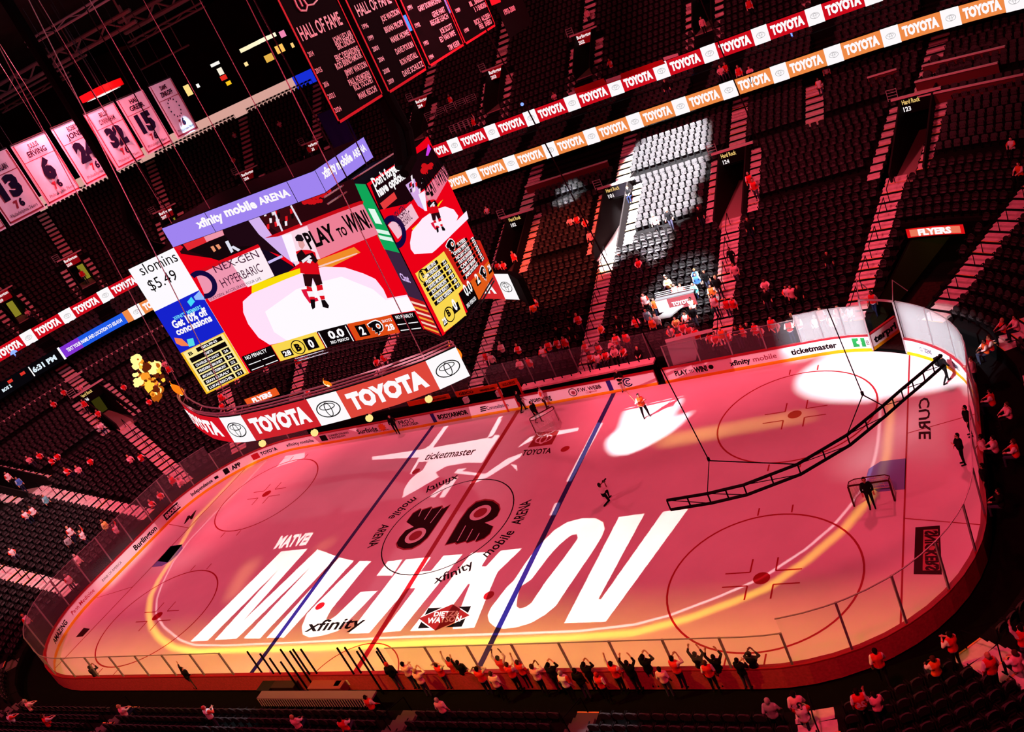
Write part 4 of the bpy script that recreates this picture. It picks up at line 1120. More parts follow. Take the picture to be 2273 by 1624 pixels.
def wing_logo(S, c, w, parent, off, fg, bg, rim):
    """small winged letter emblem: bowl with a ring, four feathers to the left"""
    k = w; O = lambda pts: [(c[0]+x*k, c[1]+y*k) for x, y in pts]
    body = [(-.5, .3), (-.1, .42), (.2, .45), (.42, .32), (.5, .08), (.4, -.14), (.2, -.25), (.06, -.24), (.06, -.34), (-.12, -.42), (-.1, -.26), (-.26, -.28), (-.2, -.12), (-.36, -.08), (-.28, .06), (-.45, .12)]
    S.polysz([(c[0]+x*k*1.14, c[1]+y*k*1.14) for x, y in body], 'screen_emblem', rim, parent, off)
    S.polysz(O(body), 'screen_emblem', fg, parent, off+.008)
    S.polysz(disc_pts((c[0]+.2*k, c[1]+.1*k), .17*k, 16), 'screen_emblem', rim, parent, off+.014)
    S.polysz(disc_pts((c[0]+.2*k, c[1]+.1*k), .1*k, 12), 'screen_emblem', bg, parent, off+.02)
wing_logo(FS, (sb[3]+(sb[4]-sb[3])*.58, ZB+.55), .95, fsc, .115, BLK, ORG, WHT)
st('NO PENALTY', 4, .15, .9, .84, .2, WHT, .02)
# left column
lsc = FS.rect(0, sL1, ZB, ZT, 'side_screen', led((254, 250, 255)), board, .03)
zc1 = FS.un(*K1([(290, 350)])[0])[1]; zc2 = FS.un(*K1([(420, 578)])[0])[1]
FS.rect(0, sL1, zc2, zc1, 'screen_picture', BLU, lsc, .05); FS.rect(0, sL1, ZB, zc2, 'screen_picture', led((250, 190, 40)), lsc, .05); FS.rect(.12, sL1-.12, ZB+.1, zc2-.05, 'screen_picture', led((252, 232, 150)), lsc, .06)
for w, a, c, h, m, bo in (('slomins', (90, 222), (285, 140), .62, BLK, 0), ('$5.49', (140, 305), (285, 238), .62, BLK, 0), ('XFINITY MEMBERS', (262, 462), (410, 396), .2, led((120, 230, 250)), .02), ('Get 10% off', (262, 507), (445, 428), .44, WHT, .04), ('concessions', (280, 543), (468, 462), .4, WHT, .04)):
    FS.text(w, K1([a])[0], K1([c])[0], h, 'screen_lettering', m, lsc, .08, bo)
FS.poly(K1([(330, 362), (352, 335), (372, 360), (350, 388)]), 'screen_picture', led((70, 220, 250)), lsc, .07)
FS.poly(K1([(365, 335), (398, 302), (432, 350), (375, 352)]), 'screen_picture', led((150, 190, 255)), lsc, .065)
FS.poly(K1([(260, 555), (300, 560), (345, 600), (300, 600), (270, 585)]), 'screen_picture', led((250, 130, 80)), lsc, .07); FS.poly(K1([(328, 565), (362, 556), (372, 595), (340, 605)]), 'screen_picture', led((90, 220, 230)), lsc, .075)
def table(S, s0, s1, z0, z1, title, rows, parent, off, m_bar, m_txt, head='B', hm=YEL):
    n = len(rows)+2; h = (z1-z0)/n; w = s1-s0
    S.rect(s0+w*.3, s1-w*.08, z1-h*.85, z1-h*.2, 'table_row', m_bar, parent, off)
    S.text_sz(title, s0+w*.42, z1-h*.68, w*.38, h*.34, 'screen_lettering', m_txt, parent, off+.02, .03)
    S.text_sz(head, s0+w*.1, z1-h*.8, w*.1, h*.5, 'screen_lettering', BLK, parent, off+.02, .03)
    for i, (nm, v) in enumerate([('SHIFTS', '')]+rows):
        zz = z1-h*(i+1.95)
        S.rect(s0+w*.06, s1-w*(.06 if not v else .28), zz, zz+h*.78, 'table_row', m_bar, parent, off)
        S.text_sz(nm, s0+w*(.1 if v else .4), zz+h*.2, w*(.58 if v else .2), h*.38, 'screen_lettering', m_txt, parent, off+.02, .03)
        if v:
            S.rect(s1-w*.24, s1-w*.06, zz, zz+h*.78, 'table_row', m_bar, parent, off); S.text_sz(v, s1-w*.2, zz+h*.2, w*.1, h*.38, 'screen_lettering', m_txt, parent, off+.02, .03)
table(FS, .1, sL1-.1, ZB+.1, zc2-.05, 'BRUINS', [('CHARLIE MCAVOY', '26'), ('FREDERIC BRUNET', '26'), ('MICHAEL EYSSIMONT', '22'), ('SEAN KURALY', '21'), ('LUKAS REICHEL', '21')], lsc, .075, BLK, WHT)
# right corner column
csc = FS.rect(sR6, FS.L, ZB, ZT, 'side_screen', led((60, 34, 62)), board, .03)
FS.rect(sR6, FS.L, 18.6, ZT, 'screen_picture', led((16, 166, 88)), csc, .05)
w6 = FS.L-sR6
FS.rect(sR6+w6*.35, sR6+w6*.8, 20.1, 20.9, 'screen_picture', led((230, 250, 240)), csc, .06)
for k in range(2): FS.rect(sR6+w6*.1, sR6+w6*.98, 19.2+.35*k, 19.42+.35*k, 'screen_picture', led((225, 248, 236)), csc, .06)
FS.text_sz('Chat', sR6+w6*.2, 16.9, w6*.55, .4, 'screen_lettering', led((230, 190, 250)), csc, .06, .03)
FS.rect(sR6, FS.L, ZB, 15.9, 'screen_picture', led((190, 20, 24)), csc, .05)
for k in range(6): FS.polysz([(sR6+w6*.05, ZB+.1+.3*k), (FS.L-.05, ZB+.18+.3*k), (FS.L-.05, ZB+.3+.3*k), (sR6+w6*.05, ZB+.24+.3*k)], 'screen_picture', led((250, 210, 190) if k % 2 else (250, 170, 60)), csc, .06)
# right face: the same picture, squeezed, with two stat tables and the score bar
rsc = RS.rect(0, RS.L, ZB, ZT, 'end_screen', led((236, 0, 22)), board, .03)
rp = lambda pts, c, o: RS.poly(K2(pts), 'screen_picture', led(c), rsc, o)
rp([(215, 395), (430, 235), (690, 80), (790, 240), (620, 440), (520, 540), (290, 590)], (26, 4, 10), .045)
rp([(490, 395), (560, 345), (600, 440), (650, 600), (590, 560)], (214, 170, 230), .06); rp([(590, 470), (640, 440), (660, 600), (640, 600)], (250, 240, 255), .07)
for k in range(12):
    x, y = 515+rnd.random()*100, 320+rnd.random()*110
    rp([(x, y), (x+12, y-10), (x+16, y+22), (x+4, y+32)], rnd.choice([(230, 20, 30), (245, 230, 240), (20, 6, 8)]), .065)
for k in range(8):
    x, y = 625+rnd.random()*70, 235+rnd.random()*60; rp(disc_pts((x, y), 15+rnd.random()*12, 8), (205, 16, 24), .062)
rp([(625, 450), (790, 240), (835, 335), (700, 560), (665, 540)], (238, 120, 146), .06)
RS.text('PLAY', K2([(672, 500)])[0], K2([(735, 430)])[0], 1.0, 'screen_lettering', BLK, rsc, .085, .035); RS.text('TO', K2([(740, 420)])[0], K2([(760, 395)])[0], .55, 'screen_lettering', BLK, rsc, .085, .03); RS.text('WIN!', K2([(765, 400)])[0], K2([(830, 335)])[0], 1.0, 'screen_lettering', BLK, rsc, .085, .035)
rp([(290, 540), (400, 450), (425, 500), (320, 590)], (228, 60, 60), .06); rp([(345, 700), (530, 530), (595, 650), (430, 820)], (244, 190, 208), .066); rp([(340, 690), (525, 522), (535, 540), (350, 712)], (225, 10, 30), .07)
RS.text('NEX-GEN', K2([(415, 690)])[0], K2([(495, 605)])[0], .4, 'screen_lettering', led((70, 20, 50)), rsc, .085, .02); RS.text('HYPERBARIC', K2([(450, 752)])[0], K2([(545, 660)])[0], .45, 'screen_lettering', led((70, 20, 50)), rsc, .085, 0)
q = RS.un(*K2([(400, 765)])[0]); RS.flat2(*ring_tris(q, .5, .8, 20, 1, -2, 2), 'screen_emblem', led((20, 8, 60)), rsc, .085)
rp([(540, 740), (760, 530), (785, 510), (720, 600), (560, 770)], (250, 210, 20), .068)
rp([(525, 850), (540, 760), (620, 660), (720, 590), (800, 565), (870, 590), (905, 640), (890, 680), (970, 600), (985, 660), (850, 790), (700, 930), (560, 940), (530, 900)], (255, 236, 252), .075)
figure(RS, lambda pts: [(760+.2814*(640+(x-300)*.55+(y-300)*.06), 300+.2814*(450+(y-300)*.66-(x-300)*.12)) for x, y in pts], rsc, .09)
ym = [(350, 240), (575, 65), (735, 345), (690, 400), (755, 570), (580, 702)]
RS.poly(K3(ym), 'screen_picture', YEL, rsc, .095); RS.poly(K3([(575, 65), (690, -30), (860, -20), (930, 140), (735, 345)]), 'screen_picture', led((205, 34, 22)), rsc, .095); RS.poly(K3([(735, 345), (925, 140), (970, 240), (850, 450), (790, 330)]), 'screen_picture', led((226, 90, 24)), rsc, .10)
RS.poly(K3([(690, 400), (785, 310), (850, 450), (765, 550)]), 'screen_picture', BLK, rsc, .11)
RS.poly(K3([(585, 705), (745, 570), (755, 595), (600, 725)]), 'screen_picture', BLK, rsc, .11)
for ga_, gb_, gc_, gd_, title, rows, hd in (((355, 250), (570, 85), (715, 335), (505, 510), 'BRUINS', ['TOM HEALEY', 'FRED BAKER', 'DAVID MORRIS', 'JON WARDEN', 'PATRICK BEAUTY', 'ALEX GREEN'], 'B'), ((600, 60), (800, -85), (905, 125), (730, 310), 'FLYERS', ['OWEN TIPPETT', 'NOAH CATES', 'TRAVIS SANHEIM', 'CAM YORK', 'BOBBY BRINK', 'JAMIE DRYSDALE'], 'P')):
    A_ = [np.array(v, float) for v in (ga_, gb_, gc_, gd_)]
    def L4(f, g): return tuple((A_[0]*(1-f)+A_[1]*f)*(1-g)+(A_[3]*(1-f)+A_[2]*f)*g)
    for i, nm in enumerate([title]+rows):
        g0, g1 = (i+.12)/7, (i+.85)/7
        for f0, f1, w_, t0, t1 in ((.28 if i == 0 else .04, .74, nm, .36 if i == 0 else .12, .66), (.78, .97, '' if i == 0 else str(21+(i*7) % 6), .83, .93)):
            if not w_: continue
            RS.poly(K3([L4(f0, g0), L4(f1, g0), L4(f1, g1), L4(f0, g1)]), 'table_row', BLK, rsc, .115)
            RS.text(w_, K3([L4(t0, g1-.025)])[0], K3([L4(t1, g1-.025)])[0], .19, 'screen_lettering', WHT, rsc, .135, .03)
def rdisc(c, r, m, o): q = RS.un(*K3([c])[0]); RS.polysz(disc_pts(q, r, 20), 'screen_emblem', m, rsc, o)
rdisc((618, 562), .4, BLK, .115); rdisc((618, 562), .34, YEL, .125); RS.text('B', K3([(608, 582)])[0], K3([(630, 563)])[0], .34, 'screen_lettering', BLK, rsc, .135, .05)
rdisc((412, 258), .34, BLK, .115); rdisc((412, 258), .29, YEL, .125); RS.text('B', K3([(405, 275)])[0], K3([(422, 260)])[0], .36, 'screen_lettering', BLK, rsc, .135, .05)
RS.poly(K3([(638, 500), (682, 460), (705, 520), (660, 560)]), 'score_box', BLK, rsc, .115); RS.text('0', K3([(662, 532)])[0], K3([(684, 512)])[0], .55, 'screen_lettering', WHT, rsc, .135, .05)
RS.poly(K3([(565, 618), (592, 592), (606, 635), (578, 660)]), 'score_box', BLK, rsc, .115); RS.text('28', K3([(574, 645)])[0], K3([(600, 622)])[0], .3, 'screen_lettering', WHT, rsc, .135, .03)
RS.text('0.0', K3([(752, 425)])[0], K3([(802, 370)])[0], .6, 'screen_lettering', WHT, rsc, .135, .03); RS.text('3RD PERIOD', K3([(758, 515)])[0], K3([(828, 445)])[0], .2, 'screen_lettering', WHT, rsc, .135, .02)
RS.poly(K3([(820, 300), (850, 265), (868, 315), (838, 345)]), 'score_box', BLK, rsc, .115); RS.text('2', K3([(838, 325)])[0], K3([(858, 303)])[0], .5, 'screen_lettering', WHT, rsc, .135, .04)
wing_logo(RS, RS.un(*K3([(886, 245)])[0]), .85, rsc, .115, BLK, ORG, WHT); wing_logo(RS, RS.un(*K3([(632, 32)])[0]), .8, rsc, .115, BLK, ORG, WHT)
RS.poly(K3([(918, 200), (940, 180), (955, 225), (930, 250)]), 'score_box', BLK, rsc, .115); RS.text('28', K3([(928, 225)])[0], K3([(945, 205)])[0], .3, 'screen_lettering', WHT, rsc, .135, .03)
RS.text("Don't forget:", K2([(245, 415)])[0], K2([(440, 275)])[0], .42, 'screen_lettering', WHT, rsc, .085, .045); RS.text('have options', K2([(280, 490)])[0], K2([(490, 335)])[0], .42, 'screen_lettering', WHT, rsc, .085, .045)
rp([(650, 165), (668, 70), (692, 110), (668, 165)], (210, 60, 230), .06)

# header band above the screens
HX, HY, H0, H1 = 5.52, 2.5, 22.32, 23.46
hdr = thing('scoreboard_header', 'lilac lit header band with white wording above the video scoreboard', 'header sign', (0, 0, H0))
HS_ = Surf([(-HX, -HY), (HX, -HY), (HX, HY)])
lil = led((160, 132, 240))
HS_.rect(0, HS_.L, H0, H1, 'lit_band', lil, hdr, .02)
MB().box((0, 0, (H0+H1)/2), (2*HX-.04, 2*HY-.04, H1-H0+.06)).build('housing', m_dark, hdr)
HS_.text('xfinity', K5([(212, 585)])[0], K5([(360, 530)])[0], .44, 'header_lettering', WHT, hdr, .05, .045); HS_.text('mobile', K5([(372, 517)])[0], K5([(552, 462)])[0], .44, 'header_lettering', WHT, hdr, .05, .045); HS_.text('ARENA', K5([(566, 450)])[0], K5([(742, 395)])[0], .36, 'header_lettering', WHT, hdr, .05, .04)
HS_.text('xfinity', K5([(928, 303)])[0], K5([(1000, 250)])[0], .44, 'header_lettering', WHT, hdr, .05, .045); HS_.text('mobile', K5([(1008, 250)])[0], K5([(1092, 195)])[0], .44, 'header_lettering', WHT, hdr, .05, .045); HS_.text('ARENA', K5([(1100, 188)])[0], K5([(1170, 138)])[0], .36, 'header_lettering', WHT, hdr, .05, .04)
for (u, v) in ((250, 480), (720, 300), (875, 240)):
    s = HS_.un(*K5([(u, v+20)])[0])[0]; HS_.rect(s-.02, s+.02, H0, H1, 'panel_seam', BLK, hdr, .045)
b = MB()
for x in (-5, -2, 1, 4): b.tube([(x, -2.2, H1), (x, -2.2, 38.2)], .02, 4)
for z in (H0-.1, H0-.45): b.tube([(HX+.3, -HY-.6, z), (HX+1.9, HY+.4, z)], .05, 5)
b.build('hanging_frame', m_steel, hdr)

# ring display below the screens, in a front and a rear half
RZ0, RZ1 = 12.1, 13.75
RF = [(-11.6, -2.6), (-11.0, -3.3), (-10.2, -3.95), (-8.8, -4.85), (-7.0, -5.9), (-5.8, -6.4), (-4.6, -6.83), (-3.6, -7.02), (-2.7, -7.1), (-.4, -7.05), (1.7, -6.88), (3.7, -6.66), (6.34, -6.18), (8.6, -5.45), (9.95, -4.65)]
RG = Surf(RF)
ring = thing('ring_display', 'curved red ring display with white car-maker lettering hanging below the scoreboard', 'ring display', (0, -6, RZ0))
rb = MB()
for i in range(len(RF)-1):
    (x0, y0), (x1, y1) = RF[i], RF[i+1]; n0 = np.array((x0, y0))/math.hypot(x0, y0)*.35; n1 = np.array((x1, y1))/math.hypot(x1, y1)*.35
    q = [(x0-n0[0], y0-n0[1]), (x1-n1[0], y1-n1[1]), (x1, y1), (x0, y0)]
    rb.add([(x, y, RZ0) for x, y in q]+[(x, y, RZ1) for x, y in q], ((3, 2, 1, 0), (4, 5, 6, 7), (0, 1, 5, 4), (2, 3, 7, 6), (1, 2, 6, 5), (3, 0, 4, 7)))
rb.build('housing', m_dark, ring)
b = MB()
for dz, dr in ((.12, .0), (.28, .35), (.28, -.02)):
    b.tube([(x*(1-dr/9), y*(1-dr/6), RZ1+dz) for x, y in RF], .05, 5)
for x, y in RF[::2]: b.tube([(x, y, RZ1), (x*.97, y*.95, RZ1+.3)], .03, 4)
b.build('top_truss', m_steel, ring)
for x, y in (RF[2], RF[7], RF[-2]): MB().tube([(x*.97, y*.95, RZ1), (x*.85, y*.6, 38.2)], .025, 4).build('hoist_cable', m_steel, ring)
rpx = [RG.un(*p)[0] for p in ((521, 981), (569, 977), (713, 942), (780, 928), (977, 864), (1040, 833))]
rsegs = [(0, rpx[0], led((214, 18, 34)), 1), (rpx[0], rpx[1], WHT, 0), (rpx[1], rpx[2], led((208, 36, 44)), 1), (rpx[2], rpx[3], WHT, 0), (rpx[3], rpx[4], led((222, 70, 58)), 1), (rpx[4], RG.L, WHT, 0)]
def oval_logo(S, c, w, parent, off, m, h=None, t=.09):
    """three-ellipse car emblem"""
    h = h or w*.66
    for cx, cy, a, e, tt in ((0, 0, w/2, h/2, t), (0, h*.16, w*.33, h*.2, t*.8), (0, -.02*h, w*.14, h*.44, t*.8)):
        P = []; F = []; n = 28
        for k in range(n):
            an = 2*PI*k/n
            P += [(c[0]+cx+(a-tt*w*.5)*math.cos(an), c[1]+cy+(e-tt*w*.45)*math.sin(an)), (c[0]+cx+a*math.cos(an), c[1]+cy+e*math.sin(an))]
        for k in range(n): j = (k+1) % n; F.append((2*k, 2*k+1, 2*j+1, 2*j))
        S.flat2(P, F, 'car_emblem', m, parent, off)
for a, c, m, word in rsegs:
    RG.rect(a, c, RZ0, RZ1, 'lit_panel', m, ring, .02)
    w = c-a
    if word: RG.text_sz('TOYOTA', a+w*(.07 if a > 0 else .22), RZ0+.45, w*(.86 if a > 0 else .7), .82, 'ring_lettering', WHT, ring, .05, .07)
    else: oval_logo(RG, (a+w/2, (RZ0+RZ1)/2), w*.78, ring, .05, BLK)
for x, y in ((-2.7, -6.85), (1.0, -6.75), (4.4, -6.3), (7.7, -5.5)):
    MB().tube([(x, y, RZ0), (x, y, RZ0-.2)], .05, 6).build('lamp_stem', m_grey, ring)
    bm = bmesh.new(); bmesh.ops.create_icosphere(bm, subdivisions=2, radius=.2); bmesh.ops.translate(bm, verts=bm.verts, vec=(x, y, RZ0-.38)); me = bpy.data.meshes.new('lamp_globe'); bm.to_mesh(me); bm.free()
    link('lamp_globe', me, led((250, 214, 130), 1.2), ring)
rear = thing('ring_display', 'rear half of the ring display with one white emblem panel at its end', 'ring display', (0, 6, RZ0))
RB = [(-x*.98, -y*.83) for x, y in RF][::-1]
RB = [(x, y) for x, y in RB if x < 8.5]+[(9.5, 3.55), (10.6, 2.3)]
RBS = Surf(RB)
rb = MB()
for i in range(len(RB)-1):
    (x0, y0), (x1, y1) = RB[i], RB[i+1]; n0 = np.array((x0, y0))/math.hypot(x0, y0)*.35; n1 = np.array((x1, y1))/math.hypot(x1, y1)*.35
    q = [(x0, y0), (x1, y1), (x1+n1[0], y1+n1[1]), (x0+n0[0], y0+n0[1])]
    rb.add([(x, y, RZ0) for x, y in q]+[(x, y, RZ1) for x, y in q], ((3, 2, 1, 0), (4, 5, 6, 7), (0, 1, 5, 4), (2, 3, 7, 6), (1, 2, 6, 5), (3, 0, 4, 7)))
rb.build('housing', m_dark, rear)
e1 = RBS.un(1154, 665)[0]; e0 = RBS.un(1121, 660)[0]
RBS.rect(0, e0, RZ0, RZ1, 'lit_panel', led((214, 40, 44)), rear, .02); RBS.rect(e0, e1, RZ0, RZ1, 'lit_panel', WHT, rear, .02)
oval_logo(RBS, ((e0+e1)/2, (RZ0+RZ1)/2), (e1-e0)*.78, rear, .05, BLK)
for k in range(3): RBS.text_sz('TOYOTA', e0-.35-4.6*(k+1)-.9*k, RZ0+.45, 4.4, .82, 'ring_lettering', WHT, rear, .05, .07)
# gas flames burning on the corners of the displays
def flame(loc, h, label, lean=(0, 0)):
    t = thing('gas_flame', label, 'flame', loc)
    MB().lathe([(.12, 0), (.14, .18), (.1, .2)], (loc[0], loc[1], loc[2]-.2), 10).build('burner', m_grey, t)
    for nm, k, c, s in (('flame_outer', 1, (250, 110, 16), 1.5), ('flame_core', .55, (255, 236, 170), 2.5)):
        b = MB(); pts = []; rs = []
        for i in range(9):
            f = i/8; pts.append((loc[0]+lean[0]*f*h+.12*math.sin(5*f+k), loc[1]+lean[1]*f*h-(.06 if k < 1 else 0), loc[2]+h*f*(1 if k == 1 else .75)))
            rs.append(max(.01, k*h*.22*(math.sin(PI*min(1, f*1.1+.12))**.8 if f < .9 else .1)))
        b.tube(pts, rs, 8); b.build(nm, led(c, s), t)
def ring_top(u, v):
    s, z = RG.un(u, v); return RG.map(s, RZ1+.05)
q = on_z(420, 905, RZ1+.1); flame(tuple(RG.map(.35, RZ1+.1, -.15)), 1.0, 'orange gas flame at the tip of the ring display', (-.5, .2))
flame(tuple(RG.map(RG.un(738, 884)[0], RZ1+.2, -.2)), .55, 'small orange gas flame on top of the ring display middle')
flame((9.0, -3.6, ZB-1.3), 1.05, 'orange gas flame under the scoreboard corner')
ft_ = thing('gas_flame', 'large rolling fireball beside the scoreboard over the end seats', 'flame', tuple(on_x(320, 840, -16)))
c0 = on_x(318, 835, -16)
for k in range(90):
    u = 298+rnd.random()**1.2*64; v = 800+rnd.random()*62+(u-320)*.3
    if math.hypot(u-330, v-836) < 9 and rnd.random() < .7: continue
    if k > 74: u, v = 338+rnd.random()*16, 858+rnd.random()*26
    P = on_x(u, v, -16+rnd.random()*1.2); r = .06+rnd.random()**2*.26
    bm = bmesh.new(); bmesh.ops.create_icosphere(bm, subdivisions=2, radius=r)
    for w in bm.verts: w.co = w.co*(1+.45*math.sin(9*w.co.x/r+k)*math.cos(7*w.co.z/r+k*2))*(1+.2*math.sin(13*w.co.z/r))+Vector(tuple(P))
    me = bpy.data.meshes.new('flame_lobe'); bm.to_mesh(me); bm.free()
    hot = u < 306 or rnd.random() < .12
    link('flame_lobe', me, led(*(((255, 232, 140), 1.3) if hot else rnd.choice([((252, 190, 60), 1.3), ((246, 150, 40), 1.1), ((120, 40, 14), .7), ((200, 96, 20), .9)]))), ft_)

# ------------------------------------------------------------------ ribbon displays round the bowl
def ribbon(d, z0, z1, col, period, phase, name, label, sq, words, s_lo, s_hi, special=None):
    p = Path(d); S = p.surf(s_lo, s_hi, 1.6, far=True); S0 = s_lo
    t = thing('ribbon_display', label, 'ribbon display', (0, p.b+p.r, z0))
    S.rect(0, S.L, z0, z1, 'lit_band', led(col), t, .02)
    b = MB(); strip(b, p, [(.0, z0-.08), (.0, z1+.08), (.12, z1+.08), (.12, z0-.08)], s_lo, s_hi, 2); b.build('housing', m_dark, t)
    k = math.ceil((s_lo-phase)/period)
    while phase+k*period < s_hi-period*.5:
        c = phase+k*period-S0
        if special is None or not special(c+S0):
            S.rect(c-sq/2, c+sq/2, z0-.03, z1+.03, 'logo_panel', WHT, t, .04)
            oval_logo(S, (c, (z0+z1)/2), sq*.55, t, .06, led((70, 60, 66)), t=.06)
            S.text_sz('TOYOTA', c+sq/2+period*.05, z0+(z1-z0)*.26, period-sq-period*.1, (z1-z0)*.5, 'ribbon_lettering', WHT, t, .05, .07)
        k += 1
    return t, S
p25 = Path(25.0); p32 = Path(32.0)
sR25 = p25.a+15; sL25 = -(p25.a+p25.q+9)
cut0 = p25.s_near(on_bowl(300, 700, lambda d: 11.9 if d > 24 else -99))
def hit_ribbon(d, u, v):
    S = Path(d).surf(-(Path(d).a+Path(d).q+16), Path(d).a+20, 1.6, far=True); s, z = S.un(u, v); return s-(Path(d).a+Path(d).q+16), z
cb1 = hit_ribbon(25, 285, 716)[0]; cb0 = hit_ribbon(25, 137, 785)[0]
orange_t, OS = ribbon(25.0, 11.34, 12.64, (240, 138, 70), 4.18, -1.25+.02, 'orange', 'long orange ribbon display with repeated white lettering under the club seats', 1.26, True, cb1, sR25)
b_t = thing('ribbon_display', 'blue and purple ribbon section with a line of small white wording', 'ribbon display', (p25.at(cb0)[0], p25.at(cb0)[1], 11.3))
S = p25.surf(cb0, cb1, 1.4, far=True)
S.rect(0, S.L, 11.4, 12.6, 'lit_band', led((30, 90, 230)), b_t, .02); S.rect(0, S.L*.3, 11.4, 12.6, 'lit_band', led((130, 50, 210)), b_t, .03); S.rect(-.1, .12, 11.3, 12.7, 'end_bar', WHT, b_t, .05)
S.text_sz('TEXT YOUR NAME AND LOCATION TO 555-0134', .6, 11.8, S.L-1.0, .36, 'ribbon_lettering', WHT, b_t, .05, .04)
b_k = thing('ribbon_display', 'black ribbon section with small white scores near the frame edge', 'ribbon display', (p25.at(cb0-6)[0], p25.at(cb0-6)[1], 11.3))
S = p25.surf(sL25, cb0-.15, 1.6, far=True)
S.rect(0, S.L, 11.3, 12.7, 'lit_band', led((8, 6, 10)), b_k, .02)
for f, w, wd, h in ((.5, '6:31 PM', 2.6, .5), (5.6, 'BOS 2', 1.0, .3), (7.4, 'NYR 1', 1.0, .3), (9.2, 'CAR 3', 1.0, .3), (11.6, 'SCORES', 2.0, .4), (14.2, 'FINAL', 1.8, .4)):
    S.text_sz(w, S.L-f-wd, 11.75, wd, h, 'ribbon_lettering', led((225, 240, 250)), b_k, .05, .05)
for f in (3.5, 4.9, 6.7, 8.5, 10.3): S.rect(S.L-f-.8, S.L-f-.3, 12.15, 12.45, 'ribbon_emblem', led((220, 50, 40)), b_k, .05)
for f in (3.3, 11.2): S.rect(S.L-f, S.L-f+.12, 11.45, 12.55, 'ribbon_bar', WHT, b_k, .05)
red_t, RDS = ribbon(32.0, 13.36, 14.74, (206, 12, 28), 4.56, -.5, 'red', 'long red ribbon display with repeated white lettering on the upper deck front', 1.35, True, -(p32.a+p32.q+4), p32.a+14)
pfar = Path(50.0)
pS = pfar.surf(-(pfar.a+pfar.r*.95), -12, 2.0, far=True)
u_t = thing('ribbon_display', 'pale pink lit fascia band with a blue end below the top balcony', 'ribbon display', (-40, 55, 24))
zb0 = np.mean([pS.un(*q)[1] for q in ((455, 290), (570, 243), (690, 190))]); zb1 = np.mean([pS.un(*q)[1] for q in ((445, 258), (560, 215), (690, 158))])
pL0, pL1 = pS.un(440, 275)[0], pS.un(652, 180)[0]
pS.rect(0, pL1, zb0, zb1, 'lit_band', led((226, 170, 158), .9), u_t, .02); pS.rect(pL1, pS.un(702, 160)[0], zb0, zb1, 'lit_band', led((24, 46, 214)), u_t, .02); pS.rect(pS.un(702, 160)[0], pS.L, zb0, zb1, 'unlit_band', m_dark, u_t, .02)
b = MB(); strip(b, pfar, [(0, zb0-.2), (0, zb1+.1), (.3, zb1+.1), (.3, zb0-.2)], -(pfar.a+pfar.q), pfar.a, 2); struct(b.build('wall_balcony_front', m_dark), 'dark balcony front over the upper deck')
# top balcony with lit lounges behind it
p58 = Path(58.0)
b = MB(); strip(b, p58, [(0, 20), (0, 40), (.4, 40), (.4, 20)], -p58.len/2, p58.len/2, 3); struct(b.build('wall_outer', mat('outer_wall', (34, 24, 26), .9, vary=.3, scale=.6)), 'dark outer wall of the arena above the seats')
b = MB(); strip(b, Path(50.3), [(0, zb0-.1), (0, zb0), (8, zb0), (8, zb0-.1)], -(pfar.a+pfar.q), pfar.a, 2); struct(b.build('floor_balcony', m_dark), 'dark balcony floor')
wS = Path(56.5).surf(-(Path(56.5).a+Path(56.5).r), -6, 2.0, far=True)
for i, (u, v, w, h, c) in enumerate([(545, 108, 1.6, .5, (255, 236, 190)), (565, 98, 1.6, .5, (255, 240, 200)), (585, 88, 1.6, .5, (255, 244, 210)), (603, 80, 1.4, .5, (255, 244, 210)), (418, 200, .8, 1.4, (250, 214, 130)), (440, 190, .4, .5, (255, 250, 240)), (490, 158, .7, .9, (240, 230, 210)), (478, 142, 1.3, .4, (240, 236, 230)), (598, 128, 1.2, .9, (220, 170, 70)), (622, 108, 1.2, 1.0, (250, 190, 90)), (547, 142, .5, .5, (255, 220, 150)), (497, 172, .9, .6, (220, 40, 30)), (508, 184, .7, .5, (240, 190, 30)), (650, 100, .4, .6, (250, 200, 120)), (628, 75, .8, .8, (230, 130, 170))]):
    s, z = wS.un(u, v)
    t = thing('lounge_light', ['lit cream window strip of the top balcony lounge', 'round amber lamp glowing on the top balcony', 'small coloured sign glowing on the top balcony'][0 if i < 4 else (2 if i in (11, 12, 14) else 1)], 'balcony light', wS.map(s, z, .1), ['cream lounge windows', 'amber balcony lamps', 'coloured balcony signs'][0 if i < 4 else (2 if i in (11, 12, 14) else 1)])
    wS.rect(s-w/2, s+w/2, z-h/2, z+h/2, 'lit_pane', led(c, 1.1), t, .12)
    wS.rect(s-w/2-.1, s+w/2+.1, z-h/2-.1, z+h/2+.1, 'surround', m_dark, t, .06)

